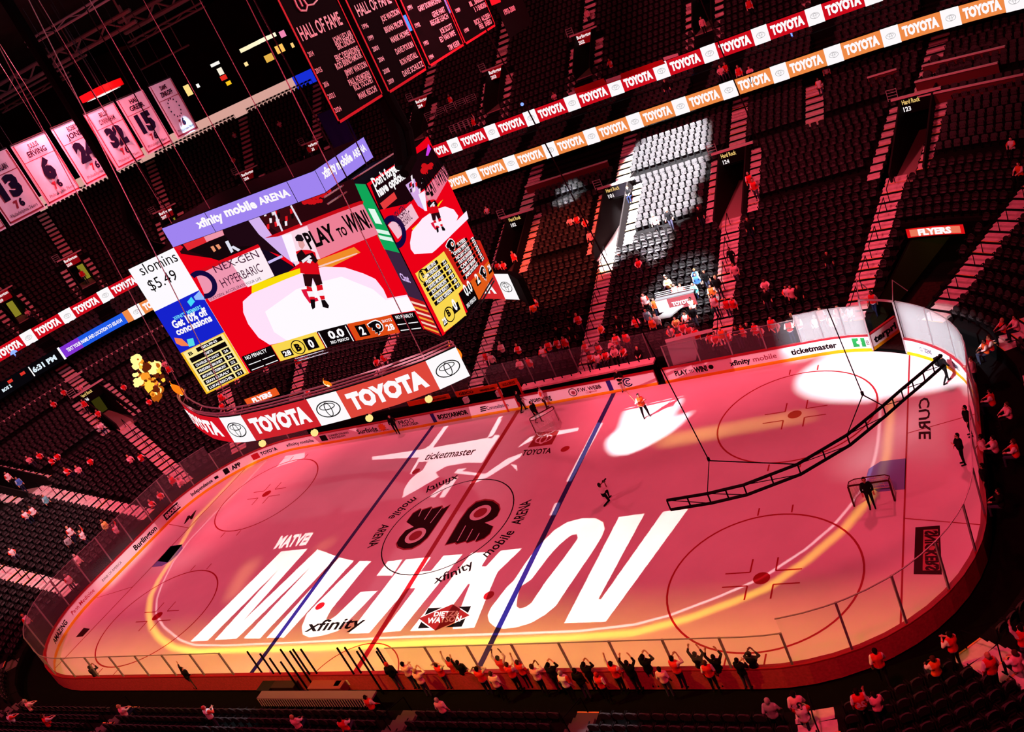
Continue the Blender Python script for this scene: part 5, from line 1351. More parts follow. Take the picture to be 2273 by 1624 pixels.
# ------------------------------------------------------------------ banners
m_cloth = mat('banner_cloth', (238, 222, 230), .8, vary=.08, scale=1.2); m_navy = mat('banner_navy', (26, 20, 46), .7); m_brd = mat('banner_red', (150, 30, 50), .7)
BX = -20.0
BSF = Surf([(BX, -8), (BX, 30)])
def fabric(name, S, s0, s1, z0, z1, m, parent, wave=.12, n=10):
    b = MB(); vs = []; fs = []
    for i in range(n+1):
        s = s0+(s1-s0)*i/n
        for j in range(9):
            z = z0+(z1-z0)*j/8; vs.append(S.map(s, z, wave*math.sin(i*1.25+s0)*(1-j/8)*.35))
    for i in range(n):
        for j in range(8): fs.append((i*9+j, (i+1)*9+j, (i+1)*9+j+1, i*9+j+1))
    return b.add(vs, fs).build(name, m, parent, smooth=True)
BN = [('13', 0.05, 3.05, 'WILT', 'CHAMBERLAIN', 'white jersey-number banner numbered thirteen beside the picture edge'), ('6', 3.35, 6.35, 'JULIUS', 'ERVING', 'white banner with one tall six and a thick red hem'), ('24', 6.8, 9.98, 'BOBBY', 'JONES', 'white banner numbered twenty-four partly behind a dark fixture'), ('32', 10.0, 12.95, 'BILLY', 'CUNNINGHAM', 'white banner numbered thirty-two under the red lamp'), ('15', 13.2, 16.1, 'HAL', 'GREER', 'white banner numbered fifteen beyond the red lamp'), ('', 16.75, 19.35, 'DAVE', 'ZINKOFF', 'white microphone banner with a blue-lit lower hem, last in its row'), ('3', -3.2, -.2, 'ALLEN', 'IVERSON', 'white banner cut off by the picture edge')]
for num, y0, y1, n1, n2, lab in BN:
    s0, s1 = y0+8, y1+8; zt, zb_ = 30.75, 26.5
    t = thing('jersey_banner', lab, 'banner', (BX, (y0+y1)/2, zb_), 'retired number banners')
    fabric('cloth', BSF, s0, s1, zb_, zt, m_cloth, t, .15)
    for a, c, e, f in ((s0+.1, s1-.1, zb_+.12, zb_+.22), (s0+.1, s0+.17, zb_+.12, zt-.1), (s1-.17, s1-.1, zb_+.12, zt-.1)): BSF.rect(a, c, e, f, 'border', m_brd, t, .07)
    w = s1-s0
    BSF.text_sz(n1, s0+w*.36, zt-.62, w*.28, .3, 'banner_lettering', m_navy, t, .08, .03); BSF.text_sz(n2, s0+w*.24, zt-1.1, w*.52, .34, 'banner_lettering', m_navy, t, .08, .03)
    if num: BSF.text_sz(num, s0+w*(.34 if len(num) == 1 else .22), zt-2.75, w*(.32 if len(num) == 1 else .56), 1.2, 'banner_lettering', m_navy, t, .08, .07)
    else:
        for k in range(13): a = 2*PI*k/13; BSF.polysz(disc_pts((s0+w*.5+.55*math.cos(a), zt-2.1+.7*math.sin(a)), .07, 6), 'star', m_navy, t, .08)
    BSF.rect(s0+.1, s1-.1, zt-1.34, zt-1.3, 'seam', m_brd, t, .075)
    BSF.text_sz('7', s0+w*.38, zb_+.78, w*.1, .42, 'banner_emblem', m_brd, t, .08, .06); BSF.text_sz('6', s0+w*.5, zb_+.76, w*.12, .46, 'banner_emblem', m_navy, t, .08, .05)
    BSF.text_sz('Philadelphia 76ers', s0+w*.14, zb_+.38, w*.72, .2, 'banner_lettering', m_navy, t, .08, .0)
    b = MB()
    b.tube([BSF.map(s0, zt, 0), BSF.map(s1, zt, 0)], .05, 6)
    for s in (s0+.2, s1-.2): b.tube([BSF.map(s, zt, 0), BSF.map(s, 38.2, 0)], .02, 4)
    b.build('hanging_bar', m_grey, t)
spot('banner_lamp', (2, 8, 35), (BX, 8.5, 28.5), 11500, (1.0, .46, .66), 62, .5, .3)
spot('banner_lamp', (-12, 20, 33), (BX, 18.3, 26.9), 14000, (.35, .8, 1.0), 9, .6, .1)
HXP = 10.0
HSF = Surf([(HXP, -12), (HXP, 30)])
K0 = lambda x, y: (600+x*.2648, y*.2648)
m_bcl = mat('banner_black', (13, 10, 12), .8); m_hred = mat('banner_border_red', (196, 24, 44), .7); m_htx = mat('banner_text', (236, 222, 226), .7)
hb = [((612, 0), (751, 276), (851, 216), [('HALL OF FAME', (262, 348), (600, 205), .55), ('JOHN LECLAIR', (530, 372), (682, 303), .26), ('ERIC LINDROS', (560, 422), (703, 356), .26), ('2014', (318, 484), (360, 466), .2), ('ERIC DESJARDINS', (548, 522), (742, 432), .26), ('ROD BRIND\'AMOUR', (552, 590), (765, 482), .26), ('2015', (378, 622), (430, 602), .2), ('JIMMY WATSON', (628, 645), (805, 562), .26), ('2016', (445, 738), (485, 720), .2), ('PAUL HOLMGREN', (660, 724), (833, 640), .26), ('RICK TOCCHET', (703, 766), (858, 690), .26), ('2021', (484, 836), (538, 815), .2), ('MARK RECCHI', (742, 838), (888, 765), .26), ('2024', (538, 950), (592, 928), .2)], 'widest black hall banner with a red border, first in its row'),
      ((770, 0), (862, 209), (946, 155), [('HALL OF FAME', (735, 145), (1010, 25), .5), ('JOE WATSON', (930, 190), (1078, 118), .26), ('1996', (770, 250), (818, 232), .2), ('BRIAN PROPP', (960, 282), (1112, 212), .26), ('1999', (820, 348), (862, 330), .2), ('MARK HOWE', (1012, 366), (1160, 296), .26), ('2001', (856, 438), (905, 418), .2), ('DAVE POULIN', (1052, 462), (1195, 392), .26), ('2004', (905, 528), (950, 508), .2), ('RON HEXTALL', (1092, 552), (1230, 480), .26), ('2008', (945, 626), (995, 604), .2), ('DAVE SCHULTZ', (1112, 648), (1278, 555), .26), ('2009', (985, 712), (1032, 690), .2)], 'second black hall banner, between the widest and the third'),
      ((890, 0), (953, 150), (1030, 103), [('GARY DORNHOEFER', (1240, 102), (1425, 18), .26), ('1991', (1150, 92), (1186, 76), .2), ('GENE HART', (1358, 152), (1462, 100), .26), ('REGGIE LEACH', (1345, 222), (1488, 155), .26), ('1992', (1212, 238), (1252, 222), .2), ('JOE SCOTT', (1425, 290), (1525, 238), .26), ('ED VAN IMPE', (1422, 360), (1548, 295), .26), ('1993', (1285, 388), (1322, 372), .2), ('TIM KERR', (1492, 430), (1585, 378), .26), ('1994', (1330, 504), (1366, 488), .2)], 'third black hall banner, narrower than its left neighbours'),
      ((1000, 0), (1032, 101), (1100, 60), [('BILL BARBER', (1670, 60), (1782, 5), .26), ('ED SNIDER', (1712, 104), (1808, 58), .26), ('1989', (1552, 112), (1588, 96), .2), ('RICK MACLEISH', (1712, 214), (1838, 148), .26), ('FRED SHERO', (1752, 250), (1852, 198), .26), ('1990', (1625, 280), (1660, 262), .2)], 'smallest black hall banner, last of the four')]
for top, c0_, c1_, lines, lab in hb:
    s0, zb_ = HSF.un(*c0_); s1, _ = HSF.un(*c1_); zt = 33.5
    t = thing('hall_banner', lab, 'banner', (HXP, s0-12, zb_), 'black hall banners')
    fabric('cloth', HSF, s0, s1, zb_, zt, m_bcl, t, .05, 6)
    for a, c, e, f in ((s0, s1, zb_, zb_+.12), (s0, s0+.12, zb_, zt), (s1-.08, s1, zb_, zt), (s0, s1, zt-.12, zt)): HSF.rect(a, c, e, f, 'border', m_hred, t, .05)
    for w, a, c, h in lines: HSF.text(w, K0(*a), K0(*c), h, 'banner_lettering', m_htx, t, .07, .02)
    b = MB()
    for s in (s0+.2, s1-.2): b.tube([HSF.map(s, zt, 0), HSF.map(s, 38.2, 0)], .02, 4)
    b.build('hanging_wire', m_grey, t)
    if lab.startswith('widest'):
        for k in range(4):
            P_ = [HSF.un(*K0(*q)) for q in (((190, 0), (215, 60), (245, 95), (290, 95), (300, 50)), ((300, 50), (350, 42), (385, 0)), ((230, 0), (260, 60)), ((265, 0), (300, 50)))[k]]
            b = MB(); b.tube([HSF.map(s, z, .08) for s, z in P_], .04, 5); b.build('crest_outline', m_htx, t)
spot('banner_lamp', (26, 4, 33), (HXP, 4, 27.5), 6000, (1.0, .72, .76), 80, .4, .3)
sixth = thing('hall_banner', 'thin dark year banner at the top of the frame', 'banner', (HXP, 18, 27))
s0 = HSF.un(1108, 30)[0]; z_ = HSF.un(1117, 40)[1]
fabric('cloth', HSF, s0, s0+4, z_-1.2, 33.5, m_bcl, sixth, .05, 5); HSF.text('1992-2000', K0(1960, 130), K0(2050, 88), .3, 'banner_lettering', m_htx, sixth, .07, .02)
z1_ = HSF.un(*K0(1870, 45))[1]; HSF.poly([K0(1820, -20), K0(1912, -30), K0(1925, 20), K0(1848, 52)], 'red_patch', m_hred, sixth, .07)
# blue LED strips shining between the hall banners
for i, (a, c) in enumerate((((716, 318), (790, 385)), ((1112, 140), (1185, 248)), ((1440, 0), (1512, 100)))):
    P0, P1 = on_x(*K0(*a), HXP-3), on_x(*K0(*c), HXP-3)
    t = tag(MB().box(((P0+P1)/2), (.25, abs(P1[1]-P0[1])*.8, abs(P0[2]-P1[2])*1.1)).build('stage_light', led((90, 150, 255), 1.2)), ['lowest', 'middle', 'highest'][i]+' small blue stage light glowing between the black hall banners', 'stage light', 'blue stage lights')

# ------------------------------------------------------------------ roof steelwork
struct(MB().box((0, 5, 38.5), (150, 150, .5)).build('ceiling', mat('roof_deck', (26, 18, 20), .9, vary=.4, scale=.4)), 'dark roof deck of the arena')
m_truss = mat('roof_steel', (150, 120, 124), .6, .2)
def roof_beam(u0, v0, u1, v1, Y, r, label, double=0.0):
    """steel parallel to the far side, between two sighted points on a vertical plane"""
    A_, B__ = on_y(u0, v0, Y), on_y(u1, v1, Y); z = (A_[2]+B__[2])/2
    b = MB(); x0, x1 = min(A_[0], B__[0])-2, max(A_[0], B__[0])+2
    b.tube([(x0, Y, z), (x1, Y, z)], r, 6)
    if double:
        b.tube([(x0, Y, z+double), (x1, Y, z+double)], r, 6); n = int((x1-x0)/1.6)
        for k in range(n): b.tube([(x0+1.6*k, Y, z+(double if k % 2 else 0)), (x0+1.6*(k+1), Y, z+(0 if k % 2 else double))], r*.5, 4)
    for x in (x0+1, x1-1): b.tube([(x, Y, z), (x, Y, 38.3)], r*.5, 4)
    return tag(b.build('roof_truss', m_truss), label, 'truss', 'roof trusses')
roof_beam(0, 212, 268, 70, 22, .16, 'pale steel truss running over the jersey banners, nearest of the long ones', .9)
roof_beam(0, 228, 160, 140, 24, .1, 'thin steel pipe just under the longest roof truss')
roof_beam(90, 66, 245, 20, 12, .08, 'thin double pipe high in the upper picture corner', .35)
roof_beam(305, 48, 430, 0, 30, .2, 'thick pale steel truss reaching the top edge beside the hall banners', 1.0)
roof_beam(315, 80, 425, 40, 34, .1, 'thin slotted steel pipe below the thick roof truss', .4)
roof_beam(30, 235, 130, 185, 30, .09, 'dotted lighting pipe above the jersey banners', .35)
roof_beam(340, 140, 390, 115, 40, .1, 'short steel pipe near the round amber lamp')
for k, (pts, lab) in enumerate((([(262, 108), (290, 100), (318, 145), (290, 168)], 'first pink-lit roof panel with crossing braces'), ([(280, 145), (298, 130), (323, 158), (303, 170)], 'second pink-lit roof panel near the red lamp'))):
    P = [on_z(u, v, 37.6) for u, v in pts]; tag(MB().quad(*P).add([p+np.array((0, 0, .1)) for p in P], ((0, 1, 2, 3),)).build('roof_sheet', mat('roof_panel_pink_light', (225, 140, 140), .8)), lab, 'roof panel')  # pink light on the roof insulation is put into the sheet colour
P = np.array(on_x(230, 208, -21.5))
lamp = thing('red_lamp', 'square white-hot lamp with a red glow above the jersey banners', 'lamp', tuple(P))
cor = [on_x(u, v, -21.5) for u, v in ((200, 213), (240, 195), (263, 208), (222, 228))]
cor = [np.array((P[0]+dx, P[1]+dy, P[2])) for dx, dy in ((-1.0, -.9), (-1.0, .9), (1.0, .9), (1.0, -.9))]
MB().quad(*[c-np.array((0, 0, .05)) for c in cor]).build('lamp_face', led((255, 240, 236), 2.5), lamp)
MB().box(tuple(P+np.array((0, 0, .25))), (2.4, 2.2, .5)).build('housing', mat('lamp_red', (170, 10, 16), .5), lamp)
MB().tube([tuple(P), (P[0], P[1], 38.2)], .05, 5).build('hanger', m_grey, lamp)
for dx in (-1.5, 1.5):
    b_ = bpy.data.lights.new('red_lamp_glow', 'POINT'); b_.energy = 160; b_.color = (1, .03, .03); b_.shadow_soft_size = .3
    o_ = bpy.data.objects.new('red_lamp_glow', b_); COL.objects.link(o_); o_.location = (P[0]+dx*1.2, P[1], P[2]+.4)
# looped cable bundles from roof to scoreboard
for i, (pts, lab) in enumerate((([(846, 215), (870, 262), (888, 320), (893, 372)], 'thick black cable bundle looping down from the widest hall banner'), ([(862, 212), (905, 290), (915, 350), (897, 385)], 'second black cable bundle beside the loop'), ([(270, 420), (285, 490), (330, 545), (400, 560)], 'black cable loop hanging beside the price advert'))):
    q = [on_x(u, v, (9.4, 9.8, -8.6)[i]) for u, v in pts]
    q = [np.array((q[0][0], q[0][1], 38.2))]+q
    c = []
    for k in range(len(q)-1):
        for f in range(6): c.append(tuple(q[k]*(1-f/6)+q[k+1]*(f/6)))
    c.append(tuple(q[-1])); tag(MB().tube(c, (.35, .25, .3)[i], 8).build('cable_bundle', m_dark), lab, 'cable')
# netting truss hung over the curved end glass
t = thing('net_truss', 'curved black ladder truss hanging over the ice by the corner glass', 'truss', (27.5, -11, 10))
Tp = [on_z(u, v, 10.4)[:2] for u, v in ((1480, 1110), (1570, 1095), (1650, 1076), (1770, 1030), (1880, 965), (1960, 900), (2000, 865), (2048, 825), (2090, 788))]
for z, nm in ((10.4, 'upper_rail'), (9.98, 'lower_rail')): MB().tube([(x, y, z) for x, y in Tp], .055, 6).build(nm, m_rail, t)
b = MB()
for i in range(len(Tp)-1):
    for f in (0, .5):
        x, y = np.array(Tp[i])*(1-f)+np.array(Tp[i+1])*f; b.tube([(x, y, 10.4), (x, y, 9.98)], .03, 4)
    b.tube([(*Tp[i], 10.4), (*Tp[i+1], 9.98)], .015, 4)
b.build('struts', m_rail, t)
for a, hub in (((1, 3), (1574, 1022)), ((4, 5), (1915, 876))):
    hz = 12.4; h = on_z(*hub, hz)
    b = MB(); b.tube([tuple(h), (h[0]-1.5, h[1]-2, 38.2)], .02, 4)
    for k in a: b.tube([tuple(h), (*Tp[k], 10.4)], .02, 4)
    b.lathe([(.05, 0), (.05, .12)], tuple(h), 8); b.build('bridle', m_rail, t)

# ------------------------------------------------------------------ corner tunnel
t = thing('corner_tunnel', 'black vehicle tunnel with a lit red team sign over the corner gate', 'tunnel', (29, 18, 0))
pt = Path(9.0); TS = pt.surf(pt.s_of(('Rf', TUN[0])), pt.s_of(('Rf', TUN[1])), 1.0, far=True)
q0, q1 = TS.un(2013, 514), TS.un(2142, 508); zsn = (q0[1]+q1[1])/2
b = MB(); strip(b, pt, [(0, zsn-.55), (0, zsn+.45), (.5, zsn+.45), (.5, zsn-.55)], pt.s_of(('Rf', TUN[0]-1)), pt.s_of(('Rf', TUN[1]+1)), 1); b.build('lintel', m_dark, t)
TS.rect(q0[0], q1[0], zsn-.34, zsn+.3, 'lit_sign', led((214, 16, 20), 1.1), t, .1)
w = q1[0]-q0[0]
TS.rect(q0[0]+w*.06, q0[0]+w*.94, zsn-.26, zsn+.22, 'sign_band', led((236, 120, 90)), t, .12)
TS.text_sz('FLYERS', q0[0]+w*.2, zsn-.22, w*.58, .4, 'sign_lettering', WHT, t, .14, .06)
for key, sg in ((TUN[0], 1), (TUN[1], -1)):
    b = MB()
    pa, pb_ = Path(2.2), Path(16.0)
    a = np.array(pa.at(pa.s_of(('Rf', key)))[:2]); c = np.array(pb_.at(pb_.s_of(('Rf', key)))[:2])
    for f in (0,):
        b.quad((*a, 0), (*c, 0), (*c, 4.2), (*a, 1.0)); n = np.array(((c-a)[1], -(c-a)[0]))/np.hypot(*(c-a))*.12
        b.quad((*(a+n), 0), (*(c+n), 0), (*(c+n), 4.2), (*(a+n), 1.0))
    b.build('side_wall', mat('tunnel_wall', (60, 56, 40), .8), t)
b = MB(); pe = Path(16.0); strip(b, pe, [(0, 0), (0, 3.4), (.3, 3.4), (.3, 0)], pe.s_of(('Rf', TUN[0])), pe.s_of(('Rf', TUN[1])), 1); b.build('end_wall', mat('tunnel_wall', (60, 56, 40), .8), t)
ES = pe.surf(pe.s_of(('Rf', TUN[0])), pe.s_of(('Rf', TUN[1])), 1.0, far=True)
for u0, v0, u1, v1, c in ((2050, 540, 2085, 575, (84, 74, 16)), (2090, 530, 2130, 570, (190, 166, 30))):
    a, c_ = ES.un(u0, v1), ES.un(u1, v0); ES.rect(a[0], c_[0], max(.3, min(a[1], c_[1])), max(a[1], c_[1]), 'bay_glow', led(c, .8), t, .05)  # glowing panes stand in for the yellow-lit tunnel interior
tl = bpy.data.lights.new('tunnel_lamp', 'POINT'); tl.energy = 90; tl.color = (1, .8, .2); tl.shadow_soft_size = .3
o_ = bpy.data.objects.new('tunnel_lamp', tl); COL.objects.link(o_); o_.location = (*[x for x in Path(13).at(Path(13).s_of(('Rf', 27)))[:2]], 2.6)
b = MB(); pe = Path(3.0)
for k in range(5): pass
strip(b, Path(.3), [(0, .0), (0, .006), (8, .006), (8, .0)], GATE[0], GATE[1], .6); struct(b.build('floor_tunnel_mat', mat('rubber_mat', (38, 20, 20), .9, vary=.4, scale=5)), 'dark rubber floor behind the open gate')
# ------------------------------------------------------------------ people
PROTO = {}
def capsule(b, p0, p1, r0, r1, n=10):
    p0, p1 = Vector(p0), Vector(p1); d = p1-p0; L = d.length
    t = d/L if L > 1e-6 else Vector((0, 0, 1))
    pts = []; rs = []
    for k in range(4): a = PI/2*k/4; pts.append(p0-t*r0*math.cos(a)); rs.append(max(.002, r0*math.sin(a)))
    pts.append(p0); rs.append(r0); pts.append(p1); rs.append(r1)
    for k in range(3, -1, -1): a = PI/2*k/4; pts.append(p1+t*r1*math.cos(a)); rs.append(max(.002, r1*math.sin(a)))
    b.tube(pts, rs, n)
def remesh(b, name, voxel, smooth=2):
    me = b.mesh(name); ob = bpy.data.objects.new(name, me); COL.objects.link(ob)
    m = ob.modifiers.new('r', 'REMESH'); m.mode = 'VOXEL'; m.voxel_size = voxel
    s = ob.modifiers.new('s', 'SMOOTH'); s.iterations = smooth; s.factor = .5
    dg = bpy.context.evaluated_depsgraph_get(); dg.update()
    out = bpy.data.meshes.new_from_object(ob.evaluated_get(dg)); out.name = name
    bpy.data.objects.remove(ob); bpy.data.meshes.remove(me)
    out.polygons.foreach_set('use_smooth', [True]*len(out.polygons))
    return out
SK, TP, TR, SH = 0, 1, 2, 3
# elbow and hand of the left (+x) and right (-x) arm; facing -y
POSES = {
 'stand': (((.25, .03, 1.17), (.25, -.06, .93)), ((-.25, .03, 1.17), (-.25, -.06, .93))),
 'armsup': (((.34, -.06, 1.68), (.24, -.12, 1.95)), ((-.34, -.06, 1.68), (-.20, -.12, 1.96))),
 'oneup': (((.30, -.06, 1.70), (.26, -.10, 1.98)), ((-.25, .0, 1.18), (-.2, -.16, 1.02))),
 'clap': (((.28, -.12, 1.20), (.05, -.33, 1.30)), ((-.28, -.12, 1.20), (-.05, -.33, 1.32))),
 'handhead': (((.40, -.02, 1.58), (.14, .02, 1.76)), ((-.40, -.02, 1.58), (-.14, .02, 1.77))),
 'photo': (((.30, -.16, 1.36), (.09, -.27, 1.60)), ((-.30, -.16, 1.36), (-.09, -.27, 1.60))),
 'folded': (((.27, -.10, 1.20), (-.08, -.24, 1.22)), ((-.27, -.10, 1.20), (.08, -.25, 1.17))),
 'walk': (((.25, .10, 1.19), (.25, .02, .95)), ((-.25, -.08, 1.18), (-.24, -.24, 1.0))),
 'sit': (((.27, -.10, .88), (.14, -.36, .78)), ((-.27, -.10, .88), (-.14, -.36, .78))),
 'kneel': (((.30, -.18, .98), (.10, -.32, 1.16)), ((-.30, -.18, .98), (-.10, -.32, 1.16))),
 'skate': (((.33, -.05, 1.24), (.12, -.30, 1.30)), ((-.33, -.05, 1.24), (-.14, -.32, 1.42))),
}
def person_meshes(pose, bulk=1.0):
    key = (pose, bulk)
    if key in PROTO: return PROTO[key]
    drop = {'sit': .42, 'kneel': .40}.get(pose, 0.0)
    low = pose in ('sit', 'kneel')
    Z = lambda z: z-drop
    C = []                                             # (p0, p1, r0, r1, region)
    def c(p0, p1, r0, r1, reg): C.append((Vector(p0), Vector(p1), r0, r1, reg))
    k = bulk
    hip = Z(.93)
    c((0, .01, hip+.02), (0, .01, hip+.14), .135*k, .135*k, TR)
    c((-.06, .01, hip+.1), (.06, .01, hip+.1), .115*k, .115*k, TR)
    c((0, .0, Z(1.12)), (0, .0, Z(1.34)), .135*k, .145*k, TP); c((-.08, 0, Z(1.34)), (.08, 0, Z(1.34)), .13*k, .13*k, TP)
    c((-.15, .01, Z(1.43)), (.15, .01, Z(1.43)), .075*k, .075*k, TP)
    c((0, .01, Z(1.46)), (0, -.005, Z(1.56)), .058, .052, SK)
    c((0, -.01, Z(1.62)), (0, .012, Z(1.69)), .078, .092, SK); c((0, -.035, Z(1.585)), (0, -.02, Z(1.62)), .05, .06, SK)
    c((0, -.098, Z(1.635)), (0, -.112, Z(1.62)), .016, .019, SK)
    for s in (-1, 1):
        c((s*.088, .005, Z(1.66)), (s*.09, .01, Z(1.63)), .02, .016, SK)
    if pose == 'sit': legs = (((s*.10, .0, hip), (s*.13, -.44, hip+.03), (s*.13, -.44, .09)) for s in (1, -1))
    elif pose == 'kneel': legs = (((.10, 0, hip), (.12, -.40, .50), (.12, -.36, .09)), ((-.10, 0, hip), (-.12, -.08, .09), (-.12, .36, .07)))
    elif pose == 'walk': legs = (((.10, 0, hip), (.11, -.14, .50), (.11, -.16, .09)), ((-.10, 0, hip), (-.11, .02, .50), (-.11, .26, .12)))
    elif pose == 'skate': legs = (((.10, 0, hip), (.17, -.06, .50), (.19, .0, .12)), ((-.10, 0, hip), (-.17, -.06, .50), (-.19, .0, .12)))
    else: legs = (((s*.09, .01, hip), (s*.10, -.01, .49), (s*.11, .02, .09)) for s in (1, -1))
    for h, kn, an in legs:
        c(h, kn, .092*k, .064*k, TR); c(kn, an, .062*k, .044*k, TR); c((an[0], an[1]+.03, .045), (an[0]*1.1, an[1]-.15, .04), .042, .036, SH)
    for (el, ha), s in zip(POSES[pose], (1, -1)):
        d_ = drop if pose not in ('sit', 'kneel') else 0
        sh = Vector((s*.185, .01, Z(1.43))); el, ha = Vector(el), Vector(ha)
        c(sh, el, .056*k, .044*k, TP); c(el, ha, .042*k, .030*k, SK if bulk == 1.0 else TP)
        d = (ha-el).normalized(); side = d.cross(Vector((0, -1, .2))); side = (side if side.length > .1 else Vector((1, 0, 0))).normalized()
        nrm = d.cross(side).normalized()
        pal = ha+d*.07; c(ha+side*.012, pal+side*.018, .024, .022, SK); c(ha-side*.012, pal-side*.018, .024, .022, SK)
        for j, ln in enumerate((.062, .075, .070, .054)):
            o = side*(-.036+.024*j); b0 = pal+o+d*.012; m_ = b0+d*ln*.55+nrm*.006; c(b0, m_, .0105, .010, SK); c(m_, m_+d*ln*.45+nrm*.018, .010, .0085, SK)
        c(ha+side*.03*s, ha+side*.062*s+d*.05, .013, .011, SK)
    b = MB()
    for p0, p1, r0, r1, _ in C: capsule(b, p0, p1, r0, r1)
    body = remesh(b, 'person_body', .0135, 1)
    V = np.array([v.co[:] for v in body.vertices]); cen = np.array([V[list(p.vertices)].mean(0) for p in body.polygons])
    best = np.full(len(cen), 1e9); reg = np.zeros(len(cen), int)
    for p0, p1, r0, r1, g in C:
        a, e = np.array(p0), np.array(p1); d = e-a; t = np.clip(((cen-a) @ d)/max(1e-9, d @ d), 0, 1)
        q = np.linalg.norm(cen-(a+t[:, None]*d), axis=1)-(r0+(r1-r0)*t); m = q < best; best[m] = q[m]; reg[m] = g
    body.materials.clear()
    for nm, col in (('skin_tone', (214, 160, 140)), ('plain_shirt', (40, 34, 36)), ('dark_trousers', (24, 22, 28)), ('dark_shoes', (20, 18, 18))): body.materials.append(mat(nm, col, .7))
    body.polygons.foreach_set('material_index', reg.astype(np.int32)); body.update()
    # jersey: a looser shell over trunk and upper arms, open hem below the hips
    j = MB()
    for p0, p1, r0, r1, g in C:
        if g == TP: capsule(j, p0, p1, r0*1.16+.008, r1*1.16+.010)
    capsule(j, (0, .01, hip+.06), (0, .0, Z(1.2)), .168*k, .158*k); capsule(j, (-.07, .01, hip+.06), (.07, .01, hip+.06), .135*k, .135*k)
    for el, s in ((POSES[pose][0], 1), (POSES[pose][1], -1)):
        a, e = Vector(el[0]), Vector(el[1]); capsule(j, a, a.lerp(e, .55), .056, .05)
    jersey = remesh(j, 'jersey', .022, 2); jersey.materials.clear(); jersey.materials.append(mat('jersey_red', (222, 26, 30), .75))
    # stripe materials: lower hem, cuffs and shoulders
    jersey.materials.append(mat('jersey_white', (230, 224, 224), .75))
    jv = np.array([v.co[:] for v in jersey.vertices]); jc = np.array([jv[list(p.vertices)].mean(0) for p in jersey.polygons])
    hem = (jc[:, 2] < hip+.02) & (jc[:, 2] > hip-.05)
    arm = (np.abs(jc[:, 0]) > .20) & (jc[:, 2] > Z(1.36)) if pose in ('armsup', 'oneup', 'handhead') else ((np.abs(jc[:, 0]) > .19) & (jc[:, 2] > Z(1.18)))
    jersey.polygons.foreach_set('material_index', (hem | arm).astype(np.int32)); jersey.update()
    h = MB(); capsule(h, (0, .018, Z(1.68)), (0, .03, Z(1.72)), .098, .088, 14); capsule(h, (0, .055, Z(1.62)), (0, .05, Z(1.68)), .07, .085, 12)
    hair = remesh(h, 'hair', .018, 1); hair.materials.clear(); hair.materials.append(mat('hair_dark', (24, 16, 14), .8))
    f = MB(); 
    for s in (-1, 1): capsule(f, (s*.034, -.083, Z(1.655)), (s*.038, -.083, Z(1.655)), .013, .013, 6)
    capsule(f, (-.022, -.084, Z(1.588)), (.022, -.084, Z(1.588)), .008, .008, 6)
    face = f.mesh('face_features'); face.materials.append(mat('face_dark', (70, 26, 26), .6))
    PROTO[key] = (body, jersey, hair, face)
    return PROTO[key]
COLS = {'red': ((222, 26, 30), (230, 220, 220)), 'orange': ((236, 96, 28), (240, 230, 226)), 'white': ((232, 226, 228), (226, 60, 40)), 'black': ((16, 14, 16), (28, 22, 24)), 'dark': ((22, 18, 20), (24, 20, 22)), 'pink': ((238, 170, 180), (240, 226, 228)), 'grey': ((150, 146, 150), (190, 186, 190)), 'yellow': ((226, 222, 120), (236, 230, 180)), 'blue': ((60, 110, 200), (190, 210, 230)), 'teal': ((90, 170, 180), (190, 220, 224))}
HAIRS = {'dark': (24, 16, 14), 'brown': (70, 44, 30), 'fair': (190, 150, 100), 'grey': (170, 164, 164), 'redcap': (190, 20, 26), 'black cap': (10, 10, 12), 'orange cap': (230, 96, 24)}
PREC = random.Random(11)
n_people = 0
def person(pose, loc, rz, col, label, hair=None, group=None, trousers=(24, 22, 28), scale=None, bare=False, number=None, bulk=1.0, cat='person', skin=None):
    global n_people
    n_people += 1
    body, jersey, hm, face = person_meshes(pose, bulk)
    o = bpy.data.objects.new('person', body); COL.objects.link(o)
    sc = scale or PREC.uniform(.95, 1.05)
    o.location = loc; o.rotation_euler = (0, 0, rz); o.scale = (sc, sc, sc)
    tag(o, label, cat, group)
    hair = hair or PREC.choice(['dark', 'dark', 'brown', 'fair', 'black cap', 'grey'])
    skin = skin or PREC.choice([(222, 170, 150), (214, 160, 140), (190, 130, 104), (120, 78, 60)])
    for i, m in ((0, mat('skin_%d' % skin[0], skin, .65)), (1, mat('shirt_'+col, COLS[col][0], .8)), (2, mat('trousers_%d_%d' % (trousers[0], trousers[2]), trousers, .8))):
        o.material_slots[i].link = 'OBJECT'; o.material_slots[i].material = m
    kids = [('hair' if 'cap' not in hair else 'cap', hm, [mat('hair_'+hair.replace(' ', '_'), HAIRS[hair], .8)]), ('face', face, None)]
    if not bare: kids.append(('jersey' if col in ('red', 'orange', 'white', 'pink') else 'jacket', jersey, [mat('top_'+col, COLS[col][0], .75), mat('trim_'+col, COLS[col][1], .75)]))
    for nm, me, ms in kids:
        c = bpy.data.objects.new(nm, me); COL.objects.link(c); c.parent = o
        if ms:
            for i, m in enumerate(ms): c.material_slots[i].link = 'OBJECT'; c.material_slots[i].material = m
    if number:
        P, F, w = text_tris(number, .05); z0 = 1.14-{'sit': .42}.get(pose, 0)
        b = MB().add([(.15-.30*x/w*(-1)-.30, .215+.0*y, z0+.22*y) for x, y in P], F)
        b.v = [(-(.15-.30*(x_/w)), .212, z0+.22*y_) for x_, y_ in P]
        me = b.mesh('jersey_number'); me.materials.append(mat('number_white' if col != 'white' else 'number_black', (236, 230, 228) if col != 'white' else (24, 16, 18), .7))
        c = bpy.data.objects.new('jersey_number', me); COL.objects.link(c); c.parent = o
    return o
